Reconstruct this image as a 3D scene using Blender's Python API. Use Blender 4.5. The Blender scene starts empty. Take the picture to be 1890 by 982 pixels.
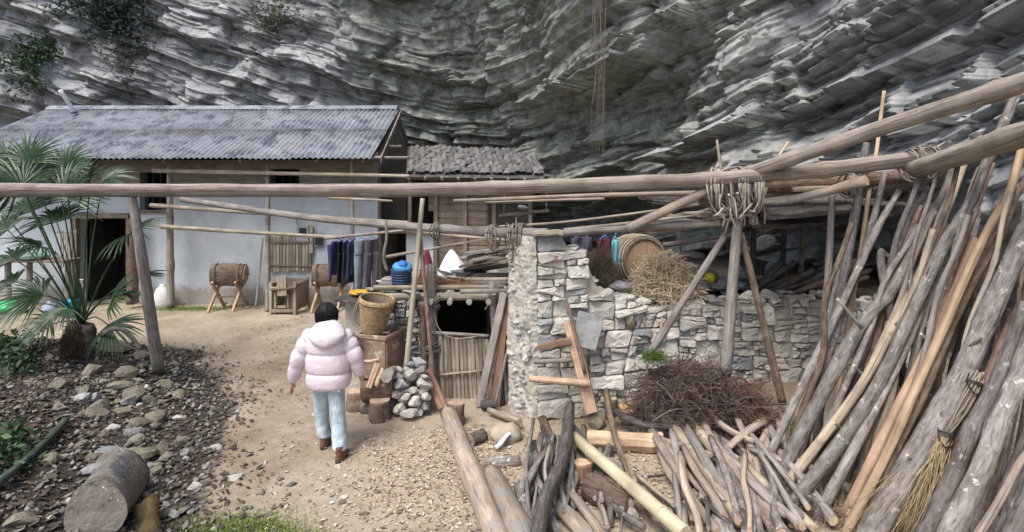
import bpy, math, random
import numpy as np
from mathutils import Vector, Matrix, Euler

# ------------------------------------------------------------------ camera, world, sun, exposure
scene = bpy.context.scene
F, CX, HY, H = 1000.0, 945.0, 345.0, 2.7          # focal length / principal point in photo pixels, eye height in m
cam_d = bpy.data.cameras.new('camera'); cam = bpy.data.objects.new('camera', cam_d)
scene.collection.objects.link(cam); scene.camera = cam
cam.location = (0, 0, H); cam.rotation_euler = (math.radians(90), 0, 0)
cam_d.sensor_width = 36; cam_d.lens = F / 1890 * 36
cam_d.shift_y = -(491 - HY) / 1890
cam_d.clip_start = 0.05; cam_d.clip_end = 500

SUN_EL, SUN_AZ = math.radians(58), math.radians(212)   # azimuth measured clockwise from +Y (the view direction)
world = bpy.data.worlds.new('World'); scene.world = world; world.use_nodes = True
wn = world.node_tree; wn.nodes.clear()
sky = wn.nodes.new('ShaderNodeTexSky'); sky.sky_type = 'NISHITA'; sky.sun_disc = False
sky.sun_elevation = SUN_EL; sky.sun_rotation = SUN_AZ
sky.air_density = 1.0; sky.dust_density = 3.2; sky.ozone_density = 0.8
bg = wn.nodes.new('ShaderNodeBackground'); bg.inputs['Strength'].default_value = 0.125
wo = wn.nodes.new('ShaderNodeOutputWorld')
wn.links.new(sky.outputs[0], bg.inputs[0]); wn.links.new(bg.outputs[0], wo.inputs[0])
sun_d = bpy.data.lights.new('sun', 'SUN'); sun = bpy.data.objects.new('sun', sun_d)
scene.collection.objects.link(sun)
sun_d.energy = 1.5; sun_d.angle = math.radians(24); sun_d.color = (1.0, 0.97, 0.93)
sdir = Vector((math.sin(SUN_AZ) * math.cos(SUN_EL), math.cos(SUN_AZ) * math.cos(SUN_EL), math.sin(SUN_EL)))
sun.location = sdir * 40
sun.rotation_euler = sdir.to_track_quat('Z', 'Y').to_euler()
vs = scene.view_settings
vs.view_transform = 'Standard'; vs.look = 'None'; vs.gamma = 1.0; vs.use_curve_mapping = False
vs.exposure = 1.1
scene.cycles.max_bounces = 6; scene.cycles.diffuse_bounces = 3; scene.cycles.volume_bounces = 0

# ------------------------------------------------------------------ helpers
COL = scene.collection
rng = random.Random(7)
nrg = np.random.default_rng(11)

def P(px, py, d):
    """photo pixel at distance d (metres along the view axis) -> world point"""
    return Vector(((px - CX) / F * d, d, H - (py - HY) / F * d))

def smooth(a, b, x):
    t = np.clip((np.asarray(x, float) - a) / (b - a), 0, 1)
    return t * t * (3 - 2 * t)

def _hash(ix, iy, seed=0):
    h = (ix.astype(np.int64) * 374761393 + iy.astype(np.int64) * 668265263 + seed * 974634777) & 0x7fffffff
    h = ((h ^ (h >> 13)) * 1274126177) & 0x7fffffff
    h = (h ^ (h >> 16)) & 0x7fffffff
    h = ((h * 2246822519) & 0x7fffffff) ^ (h >> 11)
    return (h % 100003) / 100003.0

def vnoise(x, y, seed=0):
    x = np.asarray(x, float); y = np.asarray(y, float)
    ix = np.floor(x); iy = np.floor(y); fx = x - ix; fy = y - iy
    fx = fx * fx * (3 - 2 * fx); fy = fy * fy * (3 - 2 * fy)
    a = _hash(ix, iy, seed); b = _hash(ix + 1, iy, seed); c = _hash(ix, iy + 1, seed); d = _hash(ix + 1, iy + 1, seed)
    return (a * (1 - fx) + b * fx) * (1 - fy) + (c * (1 - fx) + d * fx) * fy

def fbm(x, y, seed=0, o=4):
    s = 0.0; a = 0.5
    for i in range(o):
        s = s + a * vnoise(x * 2 ** i + 17.3 * i, y * 2 ** i - 9.1 * i, seed + i); a *= 0.5
    return s

def link(o, parent=None):
    COL.objects.link(o)
    if parent is not None: o.parent = parent
    return o

def tag(o, label=None, cat=None, group=None, kind=None):
    if label: o['label'] = label
    if cat: o['category'] = cat
    if group: o['group'] = group
    if kind: o['kind'] = kind
    return o

def empty(name, loc, label=None, cat=None, group=None, rot=(0, 0, 0)):
    o = bpy.data.objects.new(name, None); o.empty_display_size = 0.1
    link(o); o.location = loc; o.rotation_euler = rot
    return tag(o, label, cat, group)

def worg(o):
    """world origin of an unrotated chain of parents"""
    p = Vector((0, 0, 0))
    while o is not None: p += o.location; o = o.parent
    return p

def mk(name, verts, faces, mats, parent=None, smooth_=False, uv=None, mi=None, origin=None, world_coords=True):
    """one mesh object; verts in world coords (or in the parent's frame when world_coords is False)"""
    V = np.asarray(verts, float)
    org = np.zeros(3)
    if origin is not None: org = np.asarray(origin, float)
    me = bpy.data.meshes.new(name)
    me.from_pydata([tuple(v) for v in (V - org)], [], faces)
    if not isinstance(mats, (list, tuple)): mats = [mats]
    for m in mats: me.materials.append(m)
    if mi is not None: me.polygons.foreach_set('material_index', np.asarray(mi, np.int32))
    if smooth_: me.polygons.foreach_set('use_smooth', np.ones(len(me.polygons), bool) if mi is None else np.asarray(mi) == 0)
    if uv is not None:
        l = me.uv_layers.new(name='UVMap'); l.data.foreach_set('uv', np.asarray(uv, np.float32).ravel())
    me.update()
    o = bpy.data.objects.new(name, me); link(o, parent)
    o.location = Vector(org) - worg(parent) if (parent is not None and world_coords) else org
    return o

def npmesh(name, V, Fq, mats, smooth_=False, parent=None, loc=(0, 0, 0)):
    """fast mesh from arrays (faces all the same size)"""
    V = np.asarray(V, np.float32); Fq = np.asarray(Fq, np.int32); k = Fq.shape[1]
    me = bpy.data.meshes.new(name)
    me.vertices.add(len(V)); me.vertices.foreach_set('co', V.ravel())
    me.loops.add(Fq.size); me.loops.foreach_set('vertex_index', Fq.ravel())
    me.polygons.add(len(Fq)); me.polygons.foreach_set('loop_start', np.arange(0, Fq.size, k, dtype=np.int32))
    me.polygons.foreach_set('loop_total', np.full(len(Fq), k, np.int32))
    if smooth_: me.polygons.foreach_set('use_smooth', np.ones(len(Fq), bool))
    if not isinstance(mats, (list, tuple)): mats = [mats]
    for m in mats: me.materials.append(m)
    me.update(calc_edges=True); me.validate()
    o = bpy.data.objects.new(name, me); link(o, parent); o.location = loc
    return o

def catmull(pts, n):
    pts = [np.asarray(p, float) for p in pts]
    if len(pts) == 2:
        return np.array([pts[0] + (pts[1] - pts[0]) * i / n for i in range(n + 1)])
    P_ = [2 * pts[0] - pts[1]] + pts + [2 * pts[-1] - pts[-2]]
    m = len(pts) - 1; out = []
    for i in range(n + 1):
        t = i / n * m; k = min(int(t), m - 1); f = t - k
        a, b, c, d = P_[k:k + 4]
        out.append(0.5 * (2 * b + (c - a) * f + (2 * a - 5 * b + 4 * c - d) * f * f + (3 * b - a - 3 * c + d) * f ** 3))
    return np.array(out)

def tube_data(pts, r0, r1, seg=9, n=None, rough=0.06, seed=0, wob=0.0, knots=0, radii=None, flat=1.0, endjag=0.0):
    rs = np.random.default_rng(abs(int(seed)))
    L = sum(np.linalg.norm(np.asarray(pts[i + 1], float) - np.asarray(pts[i], float)) for i in range(len(pts) - 1))
    if n is None: n = int(min(60, max(4, L / 0.09)))
    C = catmull(pts, n)
    if wob:
        ph = rs.uniform(0, 6.28, 6); t = np.linspace(0, 1, n + 1)
        for ax in range(3):
            C[:, ax] += wob * (np.sin(t * 7 + ph[ax]) * 0.6 + np.sin(t * 15 + ph[ax + 3]) * 0.4) * np.sin(np.pi * np.clip(t, 0.02, 0.98)) ** 0.4
    if radii is None: R = np.linspace(r0, r1, n + 1)
    else: R = np.interp(np.linspace(0, 1, n + 1), np.linspace(0, 1, len(radii)), radii)
    R = R * (1 + rough * (rs.random(n + 1) - 0.5))
    for k in range(knots):
        c = rs.uniform(0.08, 0.92); R = R * (1 + rs.uniform(0.06, 0.2) * np.exp(-((np.linspace(0, 1, n + 1) - c) * L / max(r0, r1) / 1.3) ** 2))
    T = np.gradient(C, axis=0); T /= np.linalg.norm(T, axis=1)[:, None] + 1e-9
    up = np.array([0, 0, 1.0]) if abs(T[0][2]) < 0.9 else np.array([1.0, 0, 0])
    N = np.cross(T[0], up); N /= np.linalg.norm(N); V = []; uv = []
    ang = np.linspace(0, 2 * np.pi, seg, endpoint=False) + rs.uniform(0, 6)
    lob = 1 + rough * 1.2 * np.sin(2 * ang + rs.uniform(0, 6)) + rough * 0.8 * np.sin(3 * ang + rs.uniform(0, 6))
    dist = np.concatenate([[0], np.cumsum(np.linalg.norm(np.diff(C, axis=0), axis=1))])
    for i in range(n + 1):
        N = N - T[i] * np.dot(N, T[i]); N /= np.linalg.norm(N) + 1e-9; B = np.cross(T[i], N)
        rr = R[i] * lob * (1 + rough * 0.7 * (rs.random(seg) - 0.5))
        ring = C[i] + (np.cos(ang) * rr)[:, None] * N + (np.sin(ang) * rr * flat)[:, None] * B
        if endjag and i in (0, n): ring += T[i] * (rs.random(seg)[:, None] - 0.5) * endjag
        V.append(ring)
    V = np.concatenate(V)
    faces = []; uvs = []; mi = []; rm = float(np.mean(R))
    off = rs.uniform(0, 20)
    for i in range(n):
        for j in range(seg):
            a = i * seg + j; b = i * seg + (j + 1) % seg
            faces.append((a, b, b + seg, a + seg)); mi.append(0)
            u0, u1 = j / seg * 6.28 * rm + off, (j + 1) / seg * 6.28 * rm + off
            uvs += [(u0, dist[i] + off), (u1, dist[i] + off), (u1, dist[i + 1] + off), (u0, dist[i + 1] + off)]
    faces.append(tuple(range(seg - 1, -1, -1))); mi.append(1)
    uvs += [(0.1 * math.cos(x), 0.1 * math.sin(x)) for x in ang[::-1]]
    b0 = n * seg; faces.append(tuple(range(b0, b0 + seg))); mi.append(1)
    uvs += [(0.1 * math.cos(x), 0.1 * math.sin(x)) for x in ang]
    return V, faces, uvs, mi

def pole(name, pts, r0, r1, mat, cut=None, label=None, cat=None, group=None, parent=None, **kw):
    pts = [np.asarray(p, float) for p in pts]
    V, f, uv, mi = tube_data(pts, r0, r1, **kw)
    o = mk(name, V, f, [mat, cut or mat], parent, True, uv, mi, origin=pts[0])
    tag(o, label, cat, group)
    return o

def merge(parts):
    """several (V, faces, uv, mi) -> one"""
    V = []; f = []; uv = []; mi = []; b = 0
    for p in parts:
        V.append(np.asarray(p[0], float)); f += [tuple(i + b for i in q) for q in p[1]]
        uv += list(p[2]); mi += list(p[3]); b += len(p[0])
    return np.concatenate(V), f, uv, mi

def box_data(sx, sy, sz, M=None, bev=0.0, jit=0.0, seed=0, nx=1):
    """bevelled box centred at the origin, its length along X, grain uv along X"""
    rs = np.random.default_rng(abs(int(seed)))
    xs = np.linspace(-sx / 2, sx / 2, nx + 1)
    b = min(bev, sy * 0.45, sz * 0.45)
    prof = [(-sy / 2 + b, -sz / 2), (sy / 2 - b, -sz / 2), (sy / 2, -sz / 2 + b), (sy / 2, sz / 2 - b), (sy / 2 - b, sz / 2), (-sy / 2 + b, sz / 2), (-sy / 2, sz / 2 - b), (-sy / 2, -sz / 2 + b)] if b > 0 else [(-sy / 2, -sz / 2), (sy / 2, -sz / 2), (sy / 2, sz / 2), (-sy / 2, sz / 2)]
    k = len(prof); V = []
    for x in xs:
        d = (rs.random(2) - 0.5) * jit
        for (y, z) in prof: V.append((x + (rs.random() - 0.5) * jit * 0.6, y + d[0] + (rs.random() - 0.5) * jit * 0.5, z + d[1] + (rs.random() - 0.5) * jit * 0.5))
    V = np.array(V); f = []; uv = []; mi = []; o = rs.uniform(0, 20)
    per = np.concatenate([[0], np.cumsum([math.dist(prof[j], prof[(j + 1) % k]) for j in range(k)])])
    for i in range(nx):
        for j in range(k):
            a = i * k + j; c = i * k + (j + 1) % k
            f.append((a, a + k, c + k, c)); mi.append(0)
            uv += [(per[j] + o, xs[i] + o), (per[j] + o, xs[i + 1] + o), (per[j + 1] + o, xs[i + 1] + o), (per[j + 1] + o, xs[i] + o)]
    f.append(tuple(range(k))); mi.append(1); uv += [(o + y, o + z) for y, z in prof]
    f.append(tuple(range(nx * k + k - 1, nx * k - 1, -1))); mi.append(1); uv += [(o + y, o + z) for y, z in prof[::-1]]
    if M is not None:
        M = np.array(M); V = V @ M[:3, :3].T + M[:3, 3]
    return V, f, uv, mi

def frame(p0, p1, up=(0, 0, 1)):
    """matrix with X from p0 to p1, centred between them, Z as near `up` as possible; also the length"""
    p0 = Vector(p0); p1 = Vector(p1); x = (p1 - p0); L = x.length; x.normalize()
    y = Vector(up).cross(x)
    if y.length < 1e-4: y = Vector((0, 1, 0)).cross(x)
    y.normalize(); z = x.cross(y)
    M = Matrix((x, y, z)).transposed().to_4x4(); M.translation = (p0 + p1) / 2
    return M, L

def plank(name, p0, p1, w, t, mat, cut=None, up=(0, 0, 1), parent=None, label=None, cat=None, group=None, bev=0.006, jit=0.008, seed=None, nx=5):
    """board from p0 to p1, w wide across, t thick along `up`"""
    M, L = frame(p0, p1, up)
    d = box_data(L, w, t, M, bev, jit, seed if seed is not None else rng.randrange(9999), nx)
    o = mk(name, d[0], d[1], [mat, cut or mat], parent, False, d[2], d[3], origin=tuple(p0))
    return tag(o, label, cat, group)

def lathe_data(prof, seg=24, M=None, mi_=0, rough=0.0, seed=0):
    rs = np.random.default_rng(seed); V = []; f = []; uv = []; mi = []
    k = len(prof)
    for (r, z) in prof:
        for j in range(seg):
            a = 2 * math.pi * j / seg; q = r * (1 + rough * (rs.random() - 0.5))
            V.append((q * math.cos(a), q * math.sin(a), z))
    for i in range(k - 1):
        for j in range(seg):
            a = i * seg + j; b = i * seg + (j + 1) % seg
            f.append((a, b, b + seg, a + seg)); mi.append(mi_)
            uv += [(j / seg, prof[i][1]), ((j + 1) / seg, prof[i][1]), ((j + 1) / seg, prof[i + 1][1]), (j / seg, prof[i + 1][1])]
    V = np.array(V)
    if M is not None:
        M = np.array(M); V = V @ M[:3, :3].T + M[:3, 3]
    return V, f, uv, mi

def blades(name, c, n, spread, length, mat, label, cat, seed=0, r=0.003, droop=0.25, dirs=None, segn=3, parent=None, curve=0.25, tri=3, kind=None):
    """a heap of thin stems: three-sided prisms"""
    rs = np.random.default_rng(seed); V = []; Fc = []; b = 0
    for k in range(n):
        o_ = np.array([rs.normal() * spread[0], rs.normal() * spread[1], abs(rs.normal()) * spread[2]])
        q = np.linalg.norm(o_ / (np.array(spread) + 1e-6)) 
        if q > 2.1: o_ = o_ / q * 2.1
        if dirs is None: dv = rs.normal(size=3); dv[2] *= 0.55
        else: dv = np.array(dirs[rs.integers(len(dirs))]) + rs.normal(size=3) * 0.35
        dv /= np.linalg.norm(dv) + 1e-9; L = length * rs.uniform(0.4, 1.2); p0 = np.array(c) + o_; sd = rs.normal(size=3); sd -= dv * (sd @ dv); sd /= np.linalg.norm(sd); cu = rs.normal() * curve
        b1 = np.cross(dv, [0.3, 0.5, 0.8]); b1 /= np.linalg.norm(b1) + 1e-9; b2 = np.cross(dv, b1)
        for i in range(segn + 1):
            t = i / segn; p = p0 + dv * L * (t - 0.5) + sd * cu * L * (t * (1 - t)) - np.array([0, 0, droop * L * t * t]); rr = r * (1 - 0.6 * t)
            for a in (0, 2.09, 4.19): V.append(p + (b1 * math.cos(a) + b2 * math.sin(a)) * rr)
        for i in range(segn):
            for a in range(3): Fc.append((b + i * 3 + a, b + i * 3 + (a + 1) % 3, b + i * 3 + 3 + (a + 1) % 3, b + i * 3 + 3 + a))
        b += 3 * (segn + 1)
    o = npmesh(name, np.array(V) - np.array(c), Fc, mat, False, parent, tuple(Vector(c) - (worg(parent) if parent else Vector((0, 0, 0)))))
    return tag(o, label, cat, kind=kind)

# ------------------------------------------------------------------ materials
def nodes(name):
    m = bpy.data.materials.new(name); m.use_nodes = True; nt = m.node_tree
    b = nt.nodes['Principled BSDF']; b.inputs['Roughness'].default_value = 0.85
    b.inputs['Specular IOR Level'].default_value = 0.25
    return m, nt, b

def nd(nt, t, **kw):
    n = nt.nodes.new(t)
    for k, v in kw.items():
        if k in n.inputs: n.inputs[k].default_value = v
        else: setattr(n, k, v)
    return n

def mapping(nt, coord='Object', scale=(1, 1, 1)):
    tc = nd(nt, 'ShaderNodeTexCoord'); mp = nd(nt, 'ShaderNodeMapping'); mp.inputs['Scale'].default_value = scale
    nt.links.new(tc.outputs[coord], mp.inputs[0]); return mp.outputs[0]

def noise(nt, vec, scale, detail=4, rough=0.6, dist=0.0):
    n = nd(nt, 'ShaderNodeTexNoise', Scale=scale, Detail=detail, Roughness=rough, Distortion=dist)
    if vec is not None: nt.links.new(vec, n.inputs['Vector'])
    return n.outputs['Fac']

def ramp(nt, fac, stops):
    r = nd(nt, 'ShaderNodeValToRGB'); e = r.color_ramp.elements
    while len(e) < len(stops): e.new(0.5)
    for i, (p, c) in enumerate(stops):
        e[i].position = p; e[i].color = (*c, 1) if len(c) == 3 else c
    nt.links.new(fac, r.inputs[0]); return r.outputs[0]

def mix(nt, fac, a, b, blend='MIX'):
    m = nd(nt, 'ShaderNodeMix'); m.data_type = 'RGBA'; m.blend_type = blend
    for s, v in ((0, fac), (6, a), (7, b)):
        if isinstance(v, (int, float)): m.inputs[s].default_value = v
        elif isinstance(v, tuple): m.inputs[s].default_value = (*v, 1)
        else: nt.links.new(v, m.inputs[s])
    return m.outputs[2]

def bump(nt, bsdf, h, strength=0.5, dist=0.02):
    b = nd(nt, 'ShaderNodeBump', Strength=strength, Distance=dist); nt.links.new(h, b.inputs['Height'])
    nt.links.new(b.outputs[0], bsdf.inputs['Normal'])

def vary(nt, col, amt=0.3, hue=0.02):
    """per-object brightness and hue drift"""
    oi = nd(nt, 'ShaderNodeObjectInfo'); hs = nd(nt, 'ShaderNodeHueSaturation')
    mr = nd(nt, 'ShaderNodeMapRange'); mr.inputs[3].default_value = 1 - amt; mr.inputs[4].default_value = 1 + amt
    nt.links.new(oi.outputs['Random'], mr.inputs[0]); nt.links.new(mr.outputs[0], hs.inputs['Value'])
    m2 = nd(nt, 'ShaderNodeMath', operation='FRACT'); m3 = nd(nt, 'ShaderNodeMath', operation='MULTIPLY'); m3.inputs[1].default_value = 7.31
    nt.links.new(oi.outputs['Random'], m3.inputs[0]); nt.links.new(m3.outputs[0], m2.inputs[0])
    mh = nd(nt, 'ShaderNodeMapRange'); mh.inputs[3].default_value = 0.5 - hue; mh.inputs[4].default_value = 0.5 + hue
    nt.links.new(m2.outputs[0], mh.inputs[0]); nt.links.new(mh.outputs[0], hs.inputs['Hue'])
    nt.links.new(col, hs.inputs['Color']); return hs.outputs[0]

def mat_wood(name, c0, c1, c2=None, gu=55, gv=3.0, bumpy=0.5, var=0.25, rough=0.85, patch=None, coord='UV', hue=0.015):
    """grain runs along v of the UV map (metres)"""
    m, nt, b = nodes(name)
    g = noise(nt, mapping(nt, coord, (gu, gv, gu)), 1.0, 5, 0.65, 0.4)
    c = ramp(nt, g, [(0.3, c0), (0.52, c1), (0.72, c2 or c1)])
    big = noise(nt, mapping(nt, 'Object', (1, 1, 1)), 3.0, 3)
    c = mix(nt, ramp(nt, big, [(0.4, (0, 0, 0)), (0.7, (1, 1, 1))]), c, mix(nt, 1.0, c, (0.62, 0.6, 0.58), 'MULTIPLY'))
    if patch:   # lichen / bare spots: (colour, scale, threshold)
        col, sc, th = patch
        pn = noise(nt, mapping(nt, 'Object', (1, 1, 1)), sc, 4, 0.6)
        c = mix(nt, ramp(nt, pn, [(th, (0, 0, 0)), (th + 0.06, (1, 1, 1))]), c, col)
    ck = noise(nt, mapping(nt, coord, (gu * 1.7, gv * 0.45, gu)), 1.0, 3, 0.55, 0.8)
    c = mix(nt, ramp(nt, ck, [(0.30, (1, 1, 1)), (0.38, (0, 0, 0))]), c, tuple(x * 0.45 for x in c0))
    nt.links.new(vary(nt, c, var, hue), b.inputs['Base Color'])
    b.inputs['Roughness'].default_value = rough
    hb_ = nd(nt, 'ShaderNodeMath', operation='ADD'); nt.links.new(g, hb_.inputs[0]); nt.links.new(ck, hb_.inputs[1])
    bump(nt, b, hb_.outputs[0], bumpy, 0.012)
    return m

def mat_cut(name, c0, c1, scale=90):
    m, nt, b = nodes(name)
    v = mapping(nt, 'UV', (1, 1, 1)); w = nd(nt, 'ShaderNodeTexWave', wave_type='RINGS', rings_direction='Z', Scale=scale, Distortion=2.5, Detail=2)
    nt.links.new(v, w.inputs['Vector'])
    n2 = noise(nt, mapping(nt, 'Object'), 14, 4)
    c = mix(nt, w.outputs['Fac'], c0, c1); c = mix(nt, ramp(nt, n2, [(0.45, (0, 0, 0)), (0.75, (1, 1, 1))]), c, tuple(x * 0.55 for x in c0))
    nt.links.new(vary(nt, c, 0.2), b.inputs['Base Color']); bump(nt, b, n2, 0.25, 0.01)
    return m

def mat_noise(name, stops, scale=6, detail=6, bumps=0.4, bd=0.02, rough=0.9, var=0.0, coord='Object', stretch=(1, 1, 1), extra=None, spec=0.2, hue=0.015):
    m, nt, b = nodes(name)
    v = mapping(nt, coord, stretch); n = noise(nt, v, scale, detail, 0.65)
    c = ramp(nt, n, stops)
    if extra:
        for (col, sc, th, w) in extra:
            pn = noise(nt, mapping(nt, coord, stretch), sc, 5, 0.65)
            c = mix(nt, ramp(nt, pn, [(th, (0, 0, 0)), (th + w, (1, 1, 1))]), c, col)
    if var: c = vary(nt, c, var, hue)
    nt.links.new(c, b.inputs['Base Color']); b.inputs['Roughness'].default_value = rough
    b.inputs['Specular IOR Level'].default_value = spec
    n3 = noise(nt, v, scale * 5, 6, 0.7)
    hh = nd(nt, 'ShaderNodeMath', operation='MULTIPLY_ADD'); hh.inputs[1].default_value = 0.4
    nt.links.new(n3, hh.inputs[0]); nt.links.new(n, hh.inputs[2])
    bump(nt, b, hh.outputs[0], bumps, bd)
    return m

def mat_plain(name, col, rough=0.6, var=0.0, spec=0.3, sub=None, bumps=0.0, bscale=40):
    m, nt, b = nodes(name)
    n = noise(nt, mapping(nt, 'Object'), bscale * 0.3, 4)
    c = ramp(nt, n, [(0.35, tuple(x * 0.78 for x in col)), (0.65, col)])
    if var: c = vary(nt, c, var)
    nt.links.new(c, b.inputs['Base Color']); b.inputs['Roughness'].default_value = rough; b.inputs['Specular IOR Level'].default_value = spec
    if bumps: bump(nt, b, noise(nt, mapping(nt, 'Object'), bscale, 4), bumps, 0.01)
    return m

M = {}
M['grey_wood'] = mat_wood('weathered_grey_wood', (0.13, 0.115, 0.10), (0.30, 0.275, 0.25), (0.40, 0.375, 0.35), var=0.2)
M['beam_wood'] = mat_wood('weathered_beam_wood', (0.16, 0.13, 0.105), (0.33, 0.29, 0.245), (0.44, 0.40, 0.355), gu=40, gv=1.6, var=0.1)
M['bark'] = mat_wood('grey_bark', (0.10, 0.09, 0.082), (0.235, 0.215, 0.198), (0.34, 0.32, 0.30), gu=34, gv=9, bumpy=0.8, var=0.3, patch=((0.46, 0.45, 0.42), 13, 0.62), hue=0.02)
M['bark_brown'] = mat_wood('brown_bark', (0.085, 0.058, 0.042), (0.2, 0.145, 0.11), (0.29, 0.22, 0.18), gu=28, gv=9, bumpy=0.7, var=0.25)
M['bark_dark'] = mat_wood('dark_bark', (0.045, 0.04, 0.037), (0.11, 0.1, 0.092), (0.19, 0.175, 0.16), gu=26, gv=8, bumpy=0.9, var=0.3)
M['peeled'] = mat_wood('peeled_orange_wood', (0.30, 0.20, 0.125), (0.47, 0.34, 0.225), (0.56, 0.43, 0.30), gu=30, gv=1.6, bumpy=0.25, var=0.12, patch=((0.25, 0.15, 0.09), 7, 0.66))
M['peeled_yellow'] = mat_wood('peeled_yellow_wood', (0.27, 0.22, 0.155), (0.42, 0.36, 0.265), (0.50, 0.44, 0.335), gu=30, gv=2, bumpy=0.3, var=0.12, patch=((0.22, 0.19, 0.16), 6, 0.58))
M['tan_wood'] = mat_wood('tan_branch_wood', (0.23, 0.18, 0.135), (0.40, 0.33, 0.26), (0.50, 0.43, 0.35), gu=30, gv=3, bumpy=0.4, var=0.2, patch=((0.28, 0.26, 0.24), 6, 0.56))
M['brown_wood'] = mat_wood('reddish_brown_board', (0.13, 0.075, 0.05), (0.27, 0.165, 0.115), (0.36, 0.24, 0.175), gu=60, gv=2, bumpy=0.35, var=0.15)
M['old_plank'] = mat_wood('old_plank_wood', (0.11, 0.088, 0.065), (0.235, 0.195, 0.15), (0.31, 0.265, 0.215), gu=70, gv=2.2, bumpy=0.4, var=0.22)
M['fresh_wood'] = mat_wood('fresh_split_wood', (0.42, 0.27, 0.16), (0.6, 0.44, 0.30), (0.68, 0.54, 0.40), gu=60, gv=2, bumpy=0.35, var=0.12)
M['bamboo'] = mat_wood('pale_bamboo', (0.46, 0.39, 0.26), (0.6, 0.53, 0.38), (0.66, 0.6, 0.46), gu=20, gv=0.8, bumpy=0.1, var=0.08, rough=0.5)
M['bamboo_old'] = mat_wood('old_bamboo', (0.22, 0.185, 0.13), (0.37, 0.325, 0.25), (0.46, 0.415, 0.34), gu=30, gv=1.2, bumpy=0.2, var=0.16, rough=0.65)
M['cut'] = mat_cut('sawn_end_grain', (0.42, 0.31, 0.21), (0.55, 0.43, 0.31))
M['cut_grey'] = mat_cut('weathered_end_grain', (0.22, 0.2, 0.18), (0.32, 0.29, 0.26))
M['cut_orange'] = mat_cut('orange_end_grain', (0.52, 0.29, 0.14), (0.66, 0.42, 0.23))
M['stone'] = mat_noise('pale_limestone', [(0.3, (0.29, 0.275, 0.24)), (0.5, (0.47, 0.45, 0.40)), (0.72, (0.60, 0.58, 0.525))], 5, 8, 0.6, 0.03, var=0.24, extra=[((0.40, 0.33, 0.22), 3, 0.6, 0.12)], hue=0.02)
M['stone_grey'] = mat_noise('grey_limestone', [(0.3, (0.16, 0.163, 0.165)), (0.52, (0.30, 0.303, 0.30)), (0.75, (0.43, 0.43, 0.415))], 5, 8, 0.6, 0.03, var=0.25)
M['stone_moss_shade'] = mat_noise('mossy_shaded_stone', [(0.3, (0.10, 0.095, 0.07)), (0.52, (0.20, 0.185, 0.14)), (0.75, (0.30, 0.28, 0.23))], 4, 8, 0.6, 0.03, var=0.25, extra=[((0.10, 0.11, 0.03), 4, 0.58, 0.12)])  # moss tint on a dark base that carries tree shade on the bank
M['mortar'] = mat_noise('earth_mortar', [(0.3, (0.27, 0.245, 0.195)), (0.6, (0.45, 0.42, 0.35)), (0.8, (0.57, 0.54, 0.465))], 9, 8, 0.8, 0.03)
M['core'] = mat_noise('wall_core_rubble', [(0.3, (0.09, 0.08, 0.065)), (0.7, (0.22, 0.20, 0.165))], 14, 6, 0.8, 0.04)
m, nt, b = nodes('lime_wash_plaster'); M['plaster'] = m
v = mapping(nt, 'Object'); n1_ = noise(nt, v, 1.2, 8, 0.65); n2_ = noise(nt, v, 6, 8, 0.7); n3_ = noise(nt, mapping(nt, 'Object', (1.6, 1, 0.6)), 1.4, 8, 0.68)
c = ramp(nt, n1_, [(0.3, (0.36, 0.395, 0.42)), (0.5, (0.46, 0.495, 0.52)), (0.7, (0.53, 0.56, 0.58))])
c = mix(nt, ramp(nt, n3_, [(0.5, (0, 0, 0)), (0.72, (0.55, 0.55, 0.55))]), c, (0.29, 0.30, 0.305))
c = mix(nt, ramp(nt, n2_, [(0.64, (0, 0, 0)), (0.70, (1, 1, 1))]), c, (0.37, 0.355, 0.33))
gpos = nd(nt, 'ShaderNodeNewGeometry'); sx_ = nd(nt, 'ShaderNodeSeparateXYZ'); nt.links.new(gpos.outputs['Position'], sx_.inputs[0])
a_ = nd(nt, 'ShaderNodeMath', operation='MULTIPLY_ADD'); a_.inputs[1].default_value = -0.62; nt.links.new(n2_, a_.inputs[0]); nt.links.new(sx_.outputs[2], a_.inputs[2])
c = mix(nt, ramp(nt, a_.outputs[0], [(0.0, (0.8, 0.8, 0.8)), (0.12, (0, 0, 0))]), c, (0.27, 0.235, 0.185))     # mud splashed up the foot of the wall
nt.links.new(c, b.inputs['Base Color']); bump(nt, b, n2_, 0.3, 0.03)
M['shaded_earth'] = mat_noise('dirty_shaded_earth', [(0.3, (0.16, 0.14, 0.12)), (0.6, (0.27, 0.245, 0.215)), (0.8, (0.35, 0.325, 0.29))], 3, 7, 0.3, 0.02, stretch=(1, 1, 2.5))  # dirty wall, with the shade under the eaves put into its colour
M['near_black'] = mat_noise('near_black_surface', [(0.3, (0.02, 0.018, 0.016)), (0.7, (0.05, 0.045, 0.04))], 4, 4, 0.2)  # near black; indoor shade put into the colour of rooms and door leaf
M['vine'] = mat_wood('dry_vine', (0.15, 0.125, 0.10), (0.29, 0.26, 0.22), (0.38, 0.35, 0.30), gu=30, gv=8, var=0.25)
M['straw'] = mat_noise('dry_straw', [(0.3, (0.24, 0.18, 0.10)), (0.6, (0.42, 0.33, 0.20)), (0.8, (0.55, 0.45, 0.30))], 30, 3, 0.0, var=0.1)
M['brush'] = mat_noise('dead_fir_twigs', [(0.3, (0.07, 0.05, 0.043)), (0.6, (0.15, 0.112, 0.098)), (0.8, (0.25, 0.2, 0.175))], 9, 3, 0.0, var=0.12)
M['brush_red'] = mat_noise('rusty_fir_twigs', [(0.3, (0.11, 0.065, 0.052)), (0.6, (0.21, 0.13, 0.105)), (0.8, (0.28, 0.19, 0.155))], 9, 3, 0.0, var=0.12)
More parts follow.
